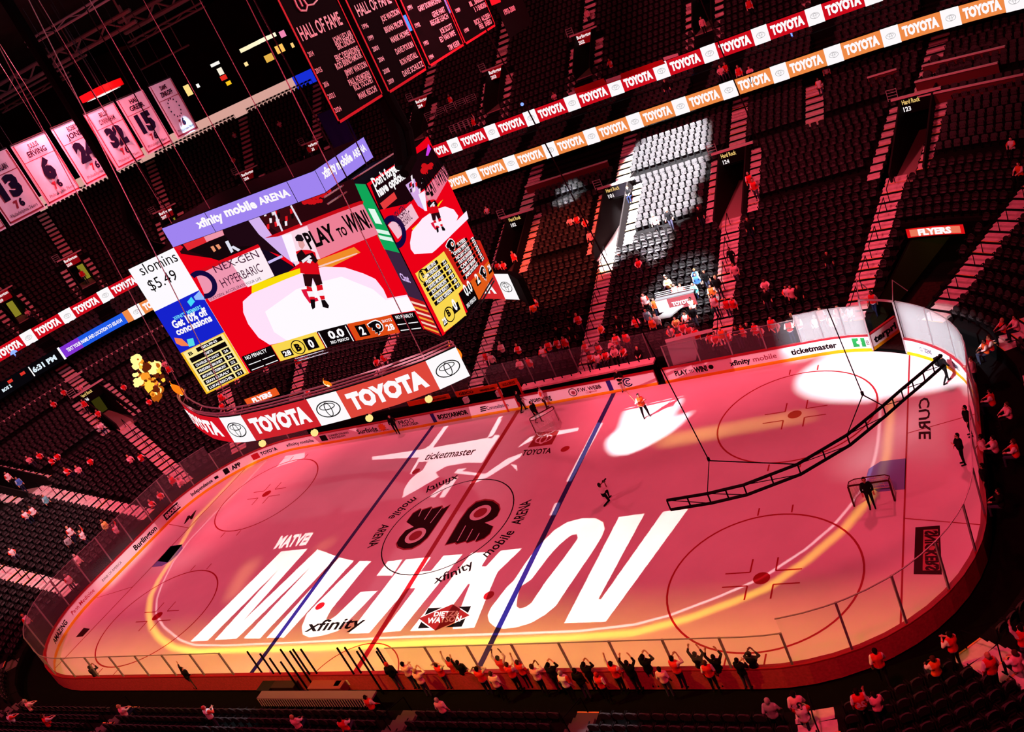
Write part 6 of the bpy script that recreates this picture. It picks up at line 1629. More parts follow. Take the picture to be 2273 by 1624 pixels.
WORD = {'red': 'red jersey', 'orange': 'orange jersey', 'white': 'white jersey', 'black': 'black jacket', 'dark': 'dark clothes', 'pink': 'pale pink-lit jersey', 'grey': 'grey top', 'yellow': 'pale yellow top', 'blue': 'blue top', 'teal': 'teal top'}
DOING = {'stand': 'standing', 'armsup': 'with both arms raised', 'oneup': 'with one arm raised', 'clap': 'clapping', 'handhead': 'with hands on the head', 'photo': 'holding a phone up', 'folded': 'with folded arms', 'walk': 'walking', 'sit': 'sitting', 'kneel': 'kneeling', 'skate': 'on skates'}
def aim_in(P):
    """turn so that the figure faces the ice from where it stands"""
    d = plan_d(P); p = Path(max(0, d)); x, y, nx, ny = p.at(p.s_near(P)); return math.atan2(-nx, ny)
def spectator(u, v, pose, col, where, hair=None, zone='low', number=None, at_z=None, lift=None, extra='', turn=0.0):
    """someone whose chest is seen at a pixel"""
    lift = lift or (.8 if pose in ('sit',) else 1.2)
    if zone == 'floor': P = on_z(u, v, (at_z or 0.0)+lift); z = at_z or 0.0
    elif zone == 'up':
        P = on_bowl(u, v, z_up, lift); k = max(0, math.floor((plan_d(P)-32.6)/UROW)); z = 14.2+URISE*k
    elif zone == 'club': P = on_bowl(u, v, lambda d: 11.9+.168*(d-25.35), lift); z = 11.9+.16*max(0, math.floor((plan_d(P)-25.35)/.95))
    else:
        P = on_bowl(u, v, z_low, lift); k = max(0, math.floor((plan_d(P)-2.2)/ROW)); z = row_z(k)+.01
    lab = 'person in %s %s %s%s' % (WORD[col], DOING[pose], where, extra)
    if len(lab.split()) > 16: lab = 'person in %s %s%s' % (WORD[col], where, extra)
    tr = PREC.choice([(24, 22, 28), (30, 34, 60), (20, 18, 20), (60, 60, 80)])
    return person(pose, (P[0], P[1], z), aim_in(P)+turn+PREC.uniform(-.25, .25), col, lab, hair, 'people: '+lab[10:], tr, number=number)

NG = 'by the near glass'
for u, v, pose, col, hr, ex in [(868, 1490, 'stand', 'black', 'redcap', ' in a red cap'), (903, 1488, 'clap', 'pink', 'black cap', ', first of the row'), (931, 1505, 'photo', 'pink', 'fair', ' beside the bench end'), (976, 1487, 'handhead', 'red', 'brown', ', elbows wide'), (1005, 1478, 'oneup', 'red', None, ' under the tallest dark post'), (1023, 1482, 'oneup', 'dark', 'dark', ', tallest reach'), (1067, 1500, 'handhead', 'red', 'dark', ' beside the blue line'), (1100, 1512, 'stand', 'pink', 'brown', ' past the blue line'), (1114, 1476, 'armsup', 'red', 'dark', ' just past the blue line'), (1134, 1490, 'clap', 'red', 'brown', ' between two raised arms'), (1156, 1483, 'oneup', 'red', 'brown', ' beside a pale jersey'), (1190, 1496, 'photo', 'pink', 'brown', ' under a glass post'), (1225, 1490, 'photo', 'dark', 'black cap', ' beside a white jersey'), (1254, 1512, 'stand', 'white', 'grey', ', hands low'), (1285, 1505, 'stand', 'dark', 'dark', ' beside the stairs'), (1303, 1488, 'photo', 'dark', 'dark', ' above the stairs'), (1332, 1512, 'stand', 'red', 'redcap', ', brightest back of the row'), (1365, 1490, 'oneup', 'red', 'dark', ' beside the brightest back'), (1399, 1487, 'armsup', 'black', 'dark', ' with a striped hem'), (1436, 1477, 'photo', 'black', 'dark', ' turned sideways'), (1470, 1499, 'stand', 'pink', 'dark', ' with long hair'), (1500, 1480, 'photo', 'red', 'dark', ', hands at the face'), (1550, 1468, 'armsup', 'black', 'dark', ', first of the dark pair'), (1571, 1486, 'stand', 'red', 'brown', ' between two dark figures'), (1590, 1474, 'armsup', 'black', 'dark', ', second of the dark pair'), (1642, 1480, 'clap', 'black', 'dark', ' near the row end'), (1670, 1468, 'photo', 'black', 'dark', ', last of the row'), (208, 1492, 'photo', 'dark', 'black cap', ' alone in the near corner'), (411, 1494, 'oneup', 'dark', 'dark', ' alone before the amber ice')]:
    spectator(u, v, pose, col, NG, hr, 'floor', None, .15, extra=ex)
NR = 'in the near rows'
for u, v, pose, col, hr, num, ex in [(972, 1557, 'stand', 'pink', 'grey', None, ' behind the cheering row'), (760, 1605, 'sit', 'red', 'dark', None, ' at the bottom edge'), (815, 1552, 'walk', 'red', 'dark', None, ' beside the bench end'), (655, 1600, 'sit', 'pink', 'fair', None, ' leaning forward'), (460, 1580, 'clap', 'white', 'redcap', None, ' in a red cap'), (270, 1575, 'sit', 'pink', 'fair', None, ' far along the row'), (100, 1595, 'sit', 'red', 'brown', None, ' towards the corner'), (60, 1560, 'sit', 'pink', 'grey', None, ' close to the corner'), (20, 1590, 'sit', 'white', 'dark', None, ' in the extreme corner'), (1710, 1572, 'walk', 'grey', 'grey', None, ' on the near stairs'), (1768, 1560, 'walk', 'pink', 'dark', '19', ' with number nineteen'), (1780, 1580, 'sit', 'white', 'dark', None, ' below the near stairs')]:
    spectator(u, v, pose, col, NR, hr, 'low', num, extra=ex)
NC = 'in the near corner rows'
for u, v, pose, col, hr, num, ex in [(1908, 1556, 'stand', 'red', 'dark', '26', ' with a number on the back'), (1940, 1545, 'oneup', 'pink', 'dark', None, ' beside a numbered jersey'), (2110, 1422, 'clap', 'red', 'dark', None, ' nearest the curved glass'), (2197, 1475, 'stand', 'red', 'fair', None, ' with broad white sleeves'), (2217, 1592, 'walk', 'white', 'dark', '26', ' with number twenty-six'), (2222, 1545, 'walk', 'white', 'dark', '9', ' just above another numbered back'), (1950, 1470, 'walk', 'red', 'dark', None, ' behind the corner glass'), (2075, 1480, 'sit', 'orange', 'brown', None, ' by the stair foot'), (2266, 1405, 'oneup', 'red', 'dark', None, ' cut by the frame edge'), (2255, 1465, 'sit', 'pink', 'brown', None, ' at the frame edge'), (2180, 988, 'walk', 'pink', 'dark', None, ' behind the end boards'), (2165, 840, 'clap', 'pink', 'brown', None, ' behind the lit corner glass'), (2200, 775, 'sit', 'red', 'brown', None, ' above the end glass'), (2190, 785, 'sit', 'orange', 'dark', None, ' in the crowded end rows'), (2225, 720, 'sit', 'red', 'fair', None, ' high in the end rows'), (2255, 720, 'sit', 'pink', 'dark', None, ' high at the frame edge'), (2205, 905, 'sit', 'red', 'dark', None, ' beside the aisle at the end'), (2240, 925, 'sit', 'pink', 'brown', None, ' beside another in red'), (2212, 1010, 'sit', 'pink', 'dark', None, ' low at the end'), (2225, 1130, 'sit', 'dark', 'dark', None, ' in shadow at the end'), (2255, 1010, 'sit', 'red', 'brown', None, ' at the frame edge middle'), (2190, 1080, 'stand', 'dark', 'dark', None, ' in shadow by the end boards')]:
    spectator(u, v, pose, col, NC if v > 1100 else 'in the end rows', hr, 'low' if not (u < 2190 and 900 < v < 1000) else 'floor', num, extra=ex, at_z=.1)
# staff on the ice and along the end boards
def onice(u, v, pose, rz, col, label, hair='dark', trousers=(14, 12, 14), z=0.0, **k):
    P = on_z(u, v, z); return person(pose, (P[0], P[1], z), rz, col, label, hair, None, trousers, 1.0, **k)
onice(1937, 1127, 'stand', .2, 'black', 'person in black standing with back to us before the goal')
onice(2140, 1030, 'folded', -1.3, 'black', 'person in black with folded arms on the ice by the end boards', trousers=(12, 10, 12))
onice(2156, 967, 'stand', -1.4, 'black', 'person in black half hidden against the end boards')
onice(2103, 848, 'walk', 2.2, 'black', 'person in black with a backpack walking in the white corner spotlight')
P = on_z(2103, 848, 0); t = thing('backpack', 'black backpack on the person walking in the corner spotlight', 'backpack', (P[0], P[1], 1.1))
MB().box((P[0]-.22, P[1]+.16, 1.28), (.26, .3, .45), 2.2-PI/2).build('bag', m_black, t); MB().box((P[0]-.30, P[1]+.24, 1.2), (.08, .22, .24), 2.2-PI/2).build('pocket', m_dark, t)
onice(1348, 1114, 'kneel', 2.7, 'white', 'person in a white shirt kneeling on the ice with a camera', trousers=(14, 10, 12), bare=True)
P = on_z(1348, 1114, 0); t = thing('camera', 'black camera held by the kneeling person on the ice', 'camera', (P[0], P[1], 1.15))
MB().box((P[0]+.13, P[1]+.38, 1.20), (.16, .1, .12), .4).build('camera_body', m_black, t); MB().tube([(P[0]+.13, P[1]+.42, 1.20), (P[0]+.2, P[1]+.6, 1.20)], .045, 10).build('lens', m_dark, t)
onice(1436, 925, 'skate', .5, 'orange', 'hockey player in black and orange standing in the white spotlight', 'black cap', (16, 12, 14), bulk=1.18)
P = on_z(1436, 925, 0)
t = thing('hockey_stick', 'hockey stick held up by the spotlit player', 'hockey stick', (P[0], P[1], 1.3))
a = np.array((P[0]-.1, P[1]-.3, 1.1)); e = np.array((P[0]-1.0, P[1]+.3, 2.6)); MB().tube([tuple(a), tuple(e)], .025, 6).build('shaft', mat('stick_tan', (200, 170, 130), .5), t); MB().box(tuple(e), (.28, .03, .09), .4).build('blade', m_black, t)
for s in (-1, 1): pass
onice(1164, 912, 'walk', 2.2, 'black', 'person in black walking beside the far boards near the red line')
onice(1198, 937, 'walk', 1.2, 'black', 'person in black shirt pulling the pale far goal')
onice(1215, 905, 'stand', 1.9, 'white', 'person in a pale top behind the far goal', trousers=(60, 20, 26))
onice(1386, 868, 'folded', .3, 'black', 'cameraman in black and light trousers at the far blue line', 'grey', (206, 180, 176))
onice(884, 962, 'walk', .6, 'black', 'person in black by the far boards under the ring display')
FB = 'in the rows behind the far benches'
rs_ = random.Random(5)
far_list = [(1113, 772, 'folded', 'pink', 'beside the stair foot'), (1147, 770, 'clap', 'red', 'second from the stair foot'), (1152, 805, 'clap', 'pink', 'low at the glass'), (1172, 800, 'stand', 'red', 'low at the glass'), (1203, 778, 'clap', 'white', 'in a striped jersey'), (1218, 770, 'clap', 'red', 'with striped sleeves'), (1238, 765, 'clap', 'red', 'turned sideways'), (1253, 760, 'stand', 'red', 'in the brightest red'), (1237, 737, 'stand', 'dark', 'a row higher'), (1268, 740, 'stand', 'dark', 'beside the stairs'), (1300, 772, 'clap', 'red', 'first of the packed group'), (1325, 768, 'clap', 'red', 'tallest of the packed group'), (1310, 792, 'sit', 'red', 'low in the packed group'), (1328, 798, 'sit', 'white', 'front of the packed group'), (1345, 790, 'sit', 'red', 'front of the packed group'), (1357, 762, 'clap', 'pink', 'at the group edge'), (1369, 757, 'clap', 'red', 'at the group edge'), (1364, 782, 'sit', 'pink', 'before the group edge'), (1384, 780, 'sit', 'red', 'with pale arms'), (1390, 752, 'stand', 'red', 'with a badge'), (1265, 700, 'clap', 'black', 'of a couple'), (1281, 706, 'clap', 'red', 'of a couple'), (1180, 678, 'walk', 'orange', 'beside the red ring panel'), (1186, 672, 'walk', 'red', 'beside the red ring panel'), (1410, 712, 'clap', 'red', 'standing alone'), (1372, 715, 'stand', 'dark', 'standing alone'), (1333, 727, 'sit', 'orange', 'holding a drink'), (1420, 790, 'sit', 'dark', 'behind a glass post')]
for u, v, pose, col, ex in far_list: spectator(u, v, pose, col, FB, extra=', '+ex)
SP = 'in the spotlit corner rows'
for u, v, pose, col, ex in [(1481, 625, 'folded', 'yellow', 'highest'), (1497, 640, 'stand', 'white', 'with an orange bag'), (1513, 645, 'stand', 'white', 'beside the pale table'), (1432, 668, 'stand', 'white', 'in the letter jersey'), (1451, 670, 'stand', 'orange', 'beside the pink sign'), (1446, 715, 'stand', 'orange', 'below the pink sign'), (1436, 700, 'stand', 'teal', 'with raised collar'), (1455, 705, 'stand', 'grey', 'at the rail'), (1524, 660, 'sit', 'white', 'behind the sign'), (1533, 668, 'stand', 'white', 'turned away'), (1540, 640, 'stand', 'teal', 'mid-row'), (1545, 618, 'stand', 'blue', 'among empty seats'), (1542, 605, 'sit', 'blue', 'highest of two in blue'), (1565, 612, 'walk', 'black', 'leaning over'), (1577, 640, 'walk', 'orange', 'in jeans on the stairs'), (1591, 628, 'stand', 'black', 'tall and dark'), (1585, 672, 'stand', 'white', 'on the stair foot'), (1610, 668, 'stand', 'red', 'by the stair foot'), (1625, 668, 'stand', 'red', 'second by the stair foot'), (1520, 700, 'sit', 'white', 'with dark hair'), (1535, 690, 'stand', 'black', 'facing away'), (1500, 715, 'sit', 'yellow', 'low by the glass'), (1515, 725, 'sit', 'red', 'low by the glass'), (1488, 735, 'sit', 'white', 'near the camera table'), (1530, 735, 'sit', 'red', 'near the white panel'), (1545, 745, 'stand', 'red', 'over the white panel'), (1506, 742, 'sit', 'red', 'packed at the glass'), (1478, 622, 'sit', 'dark', 'beside one in yellow')]:
    spectator(u, v, pose, col, SP, extra=', '+ex)
GL = 'behind the far glass towards the gate'
for u, v, pose, col, ex in [(1578, 755, 'sit', 'red', 'by the white panel'), (1592, 760, 'sit', 'red', 'low'), (1605, 750, 'stand', 'orange', 'with a flag-like jersey'), (1618, 758, 'sit', 'red', 'half seen'), (1640, 752, 'clap', 'dark', 'between posts'), (1652, 748, 'clap', 'red', 'between posts'), (1680, 742, 'clap', 'red', 'with pale hands'), (1690, 748, 'sit', 'red', 'before another'), (1665, 745, 'stand', 'dark', 'between two in red'), (1716, 728, 'stand', 'red', 'leaning'), (1724, 735, 'sit', 'red', 'low beside a post'), (1757, 742, 'clap', 'red', 'of a pair'), (1778, 738, 'clap', 'red', 'of a pair'), (1762, 722, 'stand', 'dark', 'behind a pair'), (1826, 712, 'stand', 'red', 'in the hazy lit pane'), (1864, 705, 'stand', 'red', 'in the next hazy pane'), (1815, 730, 'sit', 'white', 'in the lit pane corner'), (1852, 728, 'sit', 'white', 'under the hazy pane'), (1890, 700, 'sit', 'white', 'at the pane edge'), (1746, 648, 'sit', 'white', 'in the striped rows'), (1757, 650, 'stand', 'pink', 'in the striped rows'), (1772, 648, 'stand', 'dark', 'in the striped rows'), (1700, 655, 'stand', 'dark', 'high in the rows'), (1698, 632, 'sit', 'pink', 'high in the rows'), (1838, 575, 'stand', 'dark', 'alone far up'), (1662, 500, 'stand', 'dark', 'alone by the stairs'), (1935, 660, 'walk', 'red', 'at the stair foot'), (1620, 560, 'walk', 'dark', 'on the long stairs'), (1630, 600, 'walk', 'pink', 'on the long stairs')]:
    spectator(u, v, pose, col, GL if v > 690 else 'in the far rows', extra=', '+ex)
for u, v, pose, col, zone, where, ex in [(1662, 395, 'walk', 'red', 'low', 'beside the portal by the lit seats', ', broad back'), (1673, 412, 'walk', 'red', 'low', 'beside the portal by the lit seats', ', lower of two'), (1395, 425, 'sit', 'black', 'low', 'at the lit seat block corner', ' in a blue-lit coat'), (1452, 488, 'walk', 'pink', 'low', 'below the lit seat block', ''), (1483, 478, 'walk', 'black', 'low', 'below the lit seat block', ''), (1552, 470, 'stand', 'dark', 'low', 'below the lit seat block', ' holding orange'), (1265, 490, 'sit', 'pink', 'low', 'under the dark portal rows', ''), (1280, 487, 'sit', 'red', 'low', 'under the dark portal rows', ''), (1298, 492, 'sit', 'red', 'low', 'under the dark portal rows', ''), (1415, 580, 'sit', 'red', 'low', 'mid-stand alone', ''), (1308, 520, 'walk', 'pink', 'low', 'on the portal steps', ''), (1080, 465, 'sit', 'white', 'low', 'beside the scoreboard edge', ''), (1138, 565, 'stand', 'red', 'low', 'inside the lower portal', ''), (1102, 585, 'sit', 'red', 'low', 'under the lower portal', ''), (1117, 588, 'sit', 'red', 'low', 'under the lower portal', ' with a cap'), (1640, 160, 'stand', 'red', 'club', 'on the club level', ''), (1600, 158, 'sit', 'pink', 'club', 'on the club level', ''), (1610, 150, 'sit', 'red', 'club', 'on the club level', ' beside another'), (1478, 190, 'stand', 'dark', 'club', 'on the club level', ''), (1232, 218, 'clap', 'red', 'club', 'over the red ribbon edge', ''), (995, 212, 'stand', 'red', 'up', 'on the upper deck walkway', ' by the rails'), (1050, 268, 'oneup', 'red', 'up', 'at the upper deck rail', ''), (1555, 40, 'stand', 'pink', 'up', 'in the top portal', ''), (1662, 8, 'stand', 'red', 'up', 'high at the frame top', ''), (1352, 135, 'clap', 'red', 'up', 'beside the top red sign portal', ''), (1300, 22, 'stand', 'pink', 'up', 'on the top stairs', ''), (1230, 213, 'sit', 'pink', 'up', 'just over the red ribbon', ''), (683, 325, 'stand', 'red', 'up', 'at the upper portal over the header', ''), (520, 300, 'sit', 'white', 'up', 'behind the jersey banners', ''), (515, 350, 'sit', 'red', 'up', 'behind the jersey banners', ' lower'), (620, 275, 'sit', 'pink', 'up', 'beside the blue curtain', ''), (180, 605, 'stand', 'red', 'up', 'in the upper end portal', ''), (58, 690, 'sit', 'pink', 'up', 'in the upper end rows', ''), (1665, 160, 'sit', 'pink', 'club', 'on the club level', ' near the lamp'), (2245, 320, 'sit', 'white', 'low', 'high in the far corner stand', ''), (2262, 375, 'sit', 'orange', 'low', 'high in the far corner stand', '')]:
    spectator(u, v, pose, col, where, None, zone, None, extra=ex)
EN = 'in the end stand'
for u, v, pose, col, ex in [(85, 1010, 'sit', 'red', 'by the first aisle'), (64, 1022, 'sit', 'pink', 'by the first aisle'), (112, 1022, 'sit', 'red', 'in a row of four'), (125, 1012, 'sit', 'red', 'in a row of four'), (148, 1048, 'sit', 'red', 'large red back'), (172, 1042, 'sit', 'pink', 'between two in red'), (200, 1025, 'sit', 'red', 'alone in red'), (310, 1012, 'clap', 'red', 'at the stair foot'), (288, 1020, 'sit', 'pink', 'at the stair foot'), (15, 1055, 'stand', 'white', 'on the pale stairs'), (38, 1065, 'stand', 'blue', 'on the pale stairs'), (100, 1108, 'stand', 'teal', 'on the stair edge'), (57, 1145, 'sit', 'white', 'in grey seats'), (72, 1135, 'stand', 'white', 'with an orange scarf'), (25, 1225, 'sit', 'white', 'alone in grey seats'), (155, 1180, 'stand', 'white', 'of a trio'), (148, 1198, 'stand', 'grey', 'of a trio'), (180, 1185, 'oneup', 'white', 'of a trio'), (232, 1165, 'stand', 'yellow', 'at the glass'), (260, 1180, 'oneup', 'white', 'behind the glass'), (170, 1240, 'stand', 'pink', 'low by the glass'), (158, 1295, 'stand', 'white', 'on the lower stairs'), (385, 1070, 'stand', 'red', 'behind the corner glass'), (407, 1080, 'sit', 'pink', 'behind the corner glass'), (360, 1108, 'sit', 'red', 'low behind the corner glass'), (340, 1125, 'sit', 'red', 'low behind the corner glass'), (60, 1378, 'stand', 'white', 'at the boards corner'), (345, 850, 'sit', 'pink', 'beside the fireball'), (375, 820, 'stand', 'red', 'above the fireball'), (365, 808, 'sit', 'pink', 'above the fireball'), (330, 892, 'sit', 'red', 'under the fireball'), (272, 857, 'sit', 'red', 'above the stair top'), (140, 870, 'sit', 'red', 'below the long rail'), (118, 898, 'sit', 'red', 'alone low of the rail'), (178, 862, 'sit', 'pink', 'by the portal top'), (185, 895, 'stand', 'red', 'by the portal side'), (215, 915, 'sit', 'red', 'on the portal steps'), (222, 945, 'sit', 'pink', 'at the portal foot')]:
    spectator(u, v, pose, col, EN, extra=', '+ex)
UR = 'under the ring display'
for u, v, pose, col, ex in [(490, 880, 'stand', 'red', 'on stairs by the small sign'), (492, 900, 'sit', 'red', 'below another in red'), (525, 842, 'sit', 'pink', 'by the lit screen edge'), (590, 818, 'sit', 'pink', 'under the score bar'), (660, 800, 'walk', 'red', 'on the stairs'), (683, 868, 'sit', 'red', 'over the ring edge'), (848, 790, 'walk', 'red', 'on the middle stairs'), (835, 800, 'sit', 'red', 'beside the middle stairs'), (1075, 785, 'walk', 'red', 'on the dim stairs'), (1090, 795, 'walk', 'pink', 'on the dim stairs')]:
    spectator(u, v, pose, col, 'in the far stand', extra=', '+ex)
print('PEOPLE', n_people)

# ------------------------------------------------------------------ goals
m_goal = mat('goal_dark_red', (64, 8, 12), .5); m_net = glass_mat('goal_net', .22, (236, 214, 220))
def goal(A_, B__, back, label, fc=m_goal):
    A_, B__ = np.array(A_, float), np.array(B__, float); mid = (A_+B__)/2
    w = B__-A_; w = w/np.hypot(*w)*1.83/2; A_, B__ = mid-w, mid+w
    bd = np.array(back, float); bd = bd/np.hypot(*bd)
    t = thing('goal', label, 'hockey goal', (*mid, 0))
    MB().tube([(*A_, 0), (*A_, 1.17), (*(A_*.97+B__*.03), 1.22), (*(A_*.03+B__*.97), 1.22), (*B__, 1.17), (*B__, 0)], .045, 8).build('post_frame', fc, t)
    base = [(*A_, .04), (*(A_+bd*.6), .04), (*(mid-w*.7+bd*1.05), .04), (*(mid+bd*1.12), .04), (*(mid+w*.7+bd*1.05), .04), (*(B__+bd*.6), .04), (*B__, .04)]
    MB().tube(base, .03, 6).build('base_frame', mat('goal_base_white', (226, 214, 218), .5), t)
    top = [(*A_, 1.22), (*(A_+bd*.35), 1.2), (*(mid-w*.75+bd*.5), 1.2), (*(mid+bd*.52), 1.2), (*(mid+w*.75+bd*.5), 1.2), (*(B__+bd*.35), 1.2), (*B__, 1.22)]
    MB().tube(top, .025, 6).build('top_frame', fc, t)
    b = MB(); n = len(base); b.add(base+top, [(i, i+1, n+i+1, n+i) for i in range(n-1)]+[tuple(range(n, 2*n))]); b.build('net', m_net, t)
    nb = MB()
    for i in range(n-1):
        for f in (0, .33, .66):
            p_, q_ = np.array(base[i])*(1-f)+np.array(base[i+1])*f, np.array(top[i])*(1-f)+np.array(top[i+1])*f
            nb.tube([tuple(p_), tuple(q_)], .008, 4)
    for f in (.25, .5, .75): nb.tube([tuple(np.array(base[i])*(1-f)+np.array(top[i])*f) for i in range(n)], .008, 4)
    nb.build('net_cord', mat('net_cord', (220, 190, 196), .8), t)
    return t
goal(on_z(1893, 1124)[:2], on_z(1990, 1111)[:2], (0.05, 1), 'dark-framed goal pulled off its crease with a person before it')
gA, gB = on_z(1196, 958)[:2], on_z(1236, 936)[:2]; d_ = gB-gA
goal(gA, gB, (d_[1], -d_[0]), 'pale-netted goal being pulled along the far boards')

# ------------------------------------------------------------------ benches, counters and small fittings
def counter(pa, pb_, z, h, w, name, label, m, cat, dark=True, group=None):
    a, c = on_z(*pa, z), on_z(*pb_, z); d = c-a; L = np.hypot(d[0], d[1]); an = math.atan2(d[1], d[0]); mid = (a+c)/2
    t = thing(name, label, cat, (mid[0], mid[1], 0), group)
    MB().box((mid[0], mid[1], z-h/2), (L, w, h), an).build('top', m, t)
    if dark: MB().box((mid[0], mid[1], (z-h)/2), (L*.99, w*.6, z-h), an).build('body', m_dark, t)
    return t, mid, an, L
m_cnt = mat('counter_pale', (232, 190, 196), .6, vary=.15, scale=3)
t, mid, an, L = counter((1158, 858), (1452, 798), 1.5, .14, .75, 'bench_counter', 'long pale counter behind the far bench, flecked with bottles', m_cnt, 'counter')
rs2 = random.Random(4)
for k in range(14):
    f = (k+.5)/14-.5; P = (mid[0]+math.cos(an)*L*f, mid[1]+math.sin(an)*L*f+.1, 1.5)
    o = MB().lathe([(.04, 0), (.045, .02), (.045, .16), (.02, .2), (.02, .25)], P, 8).build('bottle', m_rail); tag(o, 'small dark bottle standing on the pale bench counter', 'bottle', 'bottles on the bench counter')
for k, (u, v) in enumerate(((1266, 842), (1336, 829), (1393, 818), (1035, 888), (1108, 873))):
    P = on_z(u, v, 1.0); t = thing('bench_box', ['white towel box on the bench, nearest the red line', 'white towel box on the bench, middle one', 'white towel box on the bench beside the cameraman', 'white box behind the orange advert', 'white box under the orange advert'][k], 'box', (P[0], P[1], .75))
    MB().box(tuple(P), (.38, .3, .4)).build('box_body', m_white, t); MB().box((P[0], P[1], P[2]+.22), (.4, .32, .05)).build('lid', m_steel, t)
for (pa, pb_, lab) in (((1040, 880), (1152, 852), 'dark far bench under the orange advert'), ((1200, 868), (1460, 815), 'long dark players bench along the far boards')):
    a, c = on_z(*pa, .5), on_z(*pb_, .5); t = thing('players_bench', lab, 'bench', tuple((a+c)/2*np.array((1, 1, 0)))); d = c-a; an = math.atan2(d[1], d[0]); L = np.hypot(d[0], d[1]); mid = (a+c)/2
    MB().box((mid[0], mid[1], .5), (L, .4, .06), an).build('bench_seat', mat('bench_dark', (30, 22, 24), .6), t)
    for f in (-.45, -.15, .15, .45): MB().box((mid[0]+math.cos(an)*L*f, mid[1]+math.sin(an)*L*f, .24), (.08, .35, .46), an).build('leg', m_dark, t)
m_oad = mat('advert_board_orange', (226, 84, 26), .5)
def ad_panel(pa, pb_, z, h, m, word, lab, tm=m_ad, name='advert_board'):
    a, c = on_z(*pa, z), on_z(*pb_, z); S = Surf([tuple(a[:2]), tuple(c[:2])]); t = thing(name, lab, 'advert', ((a[0]+c[0])/2, (a[1]+c[1])/2, 0))
    d = c-a; an = math.atan2(d[1], d[0]); MB().box(((a[0]+c[0])/2+S.n[0][0]*-.04, (a[1]+c[1])/2+S.n[0][1]*-.04, z+h/2), (S.L, .06, h), an).build('panel', m, t)
    MB().box(((a[0]+c[0])/2+S.n[0][0]*-.04, (a[1]+c[1])/2+S.n[0][1]*-.04, z/2), (S.L*.98, .05, z), an).build('support', m_dark, t)
    n = len(word)
    for i, w in enumerate(word):
        if w: S.text_sz(w, S.L*(i+.15)/n, z+h*.3, S.L*.7/n, h*.45, 'advert_lettering', tm, t, .02, .02)
    return t
ad_panel((908, 902), (1000, 884), 1.0, .42, m_oad, ['', 'cenopns.com'], 'orange advert strip nearest the ring display')
ad_panel((1015, 882), (1108, 864), 1.0, .5, m_oad, ['GEICO', 'cenopns.com'], 'orange advert strip with dark web address')
ad_panel((1112, 862), (1152, 852), 1.1, .5, m_oad, ['SALES & SERVICE'], 'short orange advert between two red posts')
for (u, v), lab in zip(((1118, 888), (1162, 876), (1090, 800), (1152, 798)), ('first red gate post of the penalty bench', 'second red gate post of the penalty bench', 'tall pale post behind the orange advert', 'tall pale post beside the pale counter')):
    P = on_z(u, v, 1.0); tag(MB().box((P[0], P[1], 1.05), (.14, .14, 2.1)).add([], []).build('bench_post', mat('post_red', (190, 36, 30), .5) if 'red' in lab else m_steel), lab, 'post')
# glass behind the far bench
p2 = Path(2.35)
def back_glass(s0, s1, n, z0, z1, label, group):
    for k in range(n):
        a, c = s0+(s1-s0)*k/n, s0+(s1-s0)*(k+1)/n; b = MB(); strip(b, p2, [(0, z0), (0, z1), (.015, z1), (.015, z0)], a+.03, c-.03, 1)
        o = tag(b.build('rink_glass', m_glass), label, 'glass', group); x, y, nx, ny = p2.at(a)
        MB().box((x, y, z1/2), (.07, .08, z1)).build('stanchion', m_post, o)
back_glass(-3, 14.2, 9, .9, 2.9, 'clear glass panel with pale post behind the far players bench', 'glass behind the far bench')
back_glass(-22, -4, 8, .9, 2.9, 'clear glass panel behind the far bench under the ring display', 'glass behind the far bench under the ring')
# near bench
t, mid, an, L = counter((575, 1541), (830, 1541), 1.15, .1, .5, 'bench_counter', 'pale slatted counter of the near penalty bench', mat('counter_white', (120, 92, 100), .5), 'counter')
b = MB()
for k in range(46): f = (k+.5)/46-.5; b.box((mid[0]+L*f, mid[1]-.27, .85), (.05, .03, .5), an+.0)
b.build('slatted_front', m_steel, t)
for k, (u, v, sz, c, lab) in enumerate(((735, 1510, (2.2, .8, .5), (120, 44, 52), 'red trunk standing behind the near boards'), (757, 1512, (.35, .35, .4), (240, 232, 220), 'small white box on the near bench'), (775, 1498, (.5, .4, .3), (236, 220, 220), 'small tilted white box near the boards'), (640, 1512, (1.6, .6, .7), (40, 22, 26), 'dark equipment trunk of the near bench'), (600, 1515, (.9, .8, 1.0), (20, 14, 16), 'black covered camera stand at the near bench end'))):
    P = on_z(u, v, .6); t = thing('equipment_trunk' if k in (0, 3) else 'bench_box', lab, 'box', (P[0], P[1], 0)); MB().box((P[0], P[1]-.25, .6-sz[2]/2+.1), sz).build('box_body', mat('box_%d' % k, c, .6), t); MB().box((P[0], P[1]-.25, .72), (sz[0]*1.02, sz[1]*1.02, .06)).build('lid', mat('box_%d_lid' % k, tuple(min(255, x+18) for x in c), .6), t)
for k, (u0, v0, u1, v1) in enumerate(((552, 1445, 574, 1482), (581, 1450, 608, 1495), (600, 1460, 623, 1496), (624, 1468, 650, 1508), (629, 1440, 664, 1502), (646, 1444, 681, 1500), (653, 1440, 688, 1497), (668, 1440, 704, 1495), (750, 1437, 786, 1496), (766, 1436, 802, 1494), (784, 1445, 830, 1505), (793, 1436, 818, 1470), (835, 1445, 856, 1478), (838, 1437, 862, 1478))):
    P = on_z(u1, v1, 1.1); Q = on_y(u0, v0, P[1]); z = max(1.6, min(3.2, Q[2]))
    tag(MB().box((P[0], P[1], z/2), (.07, .07, z)).build('stanchion', m_rail), 'thin black glass post standing along the near penalty bench', 'post', 'black posts along the near bench')
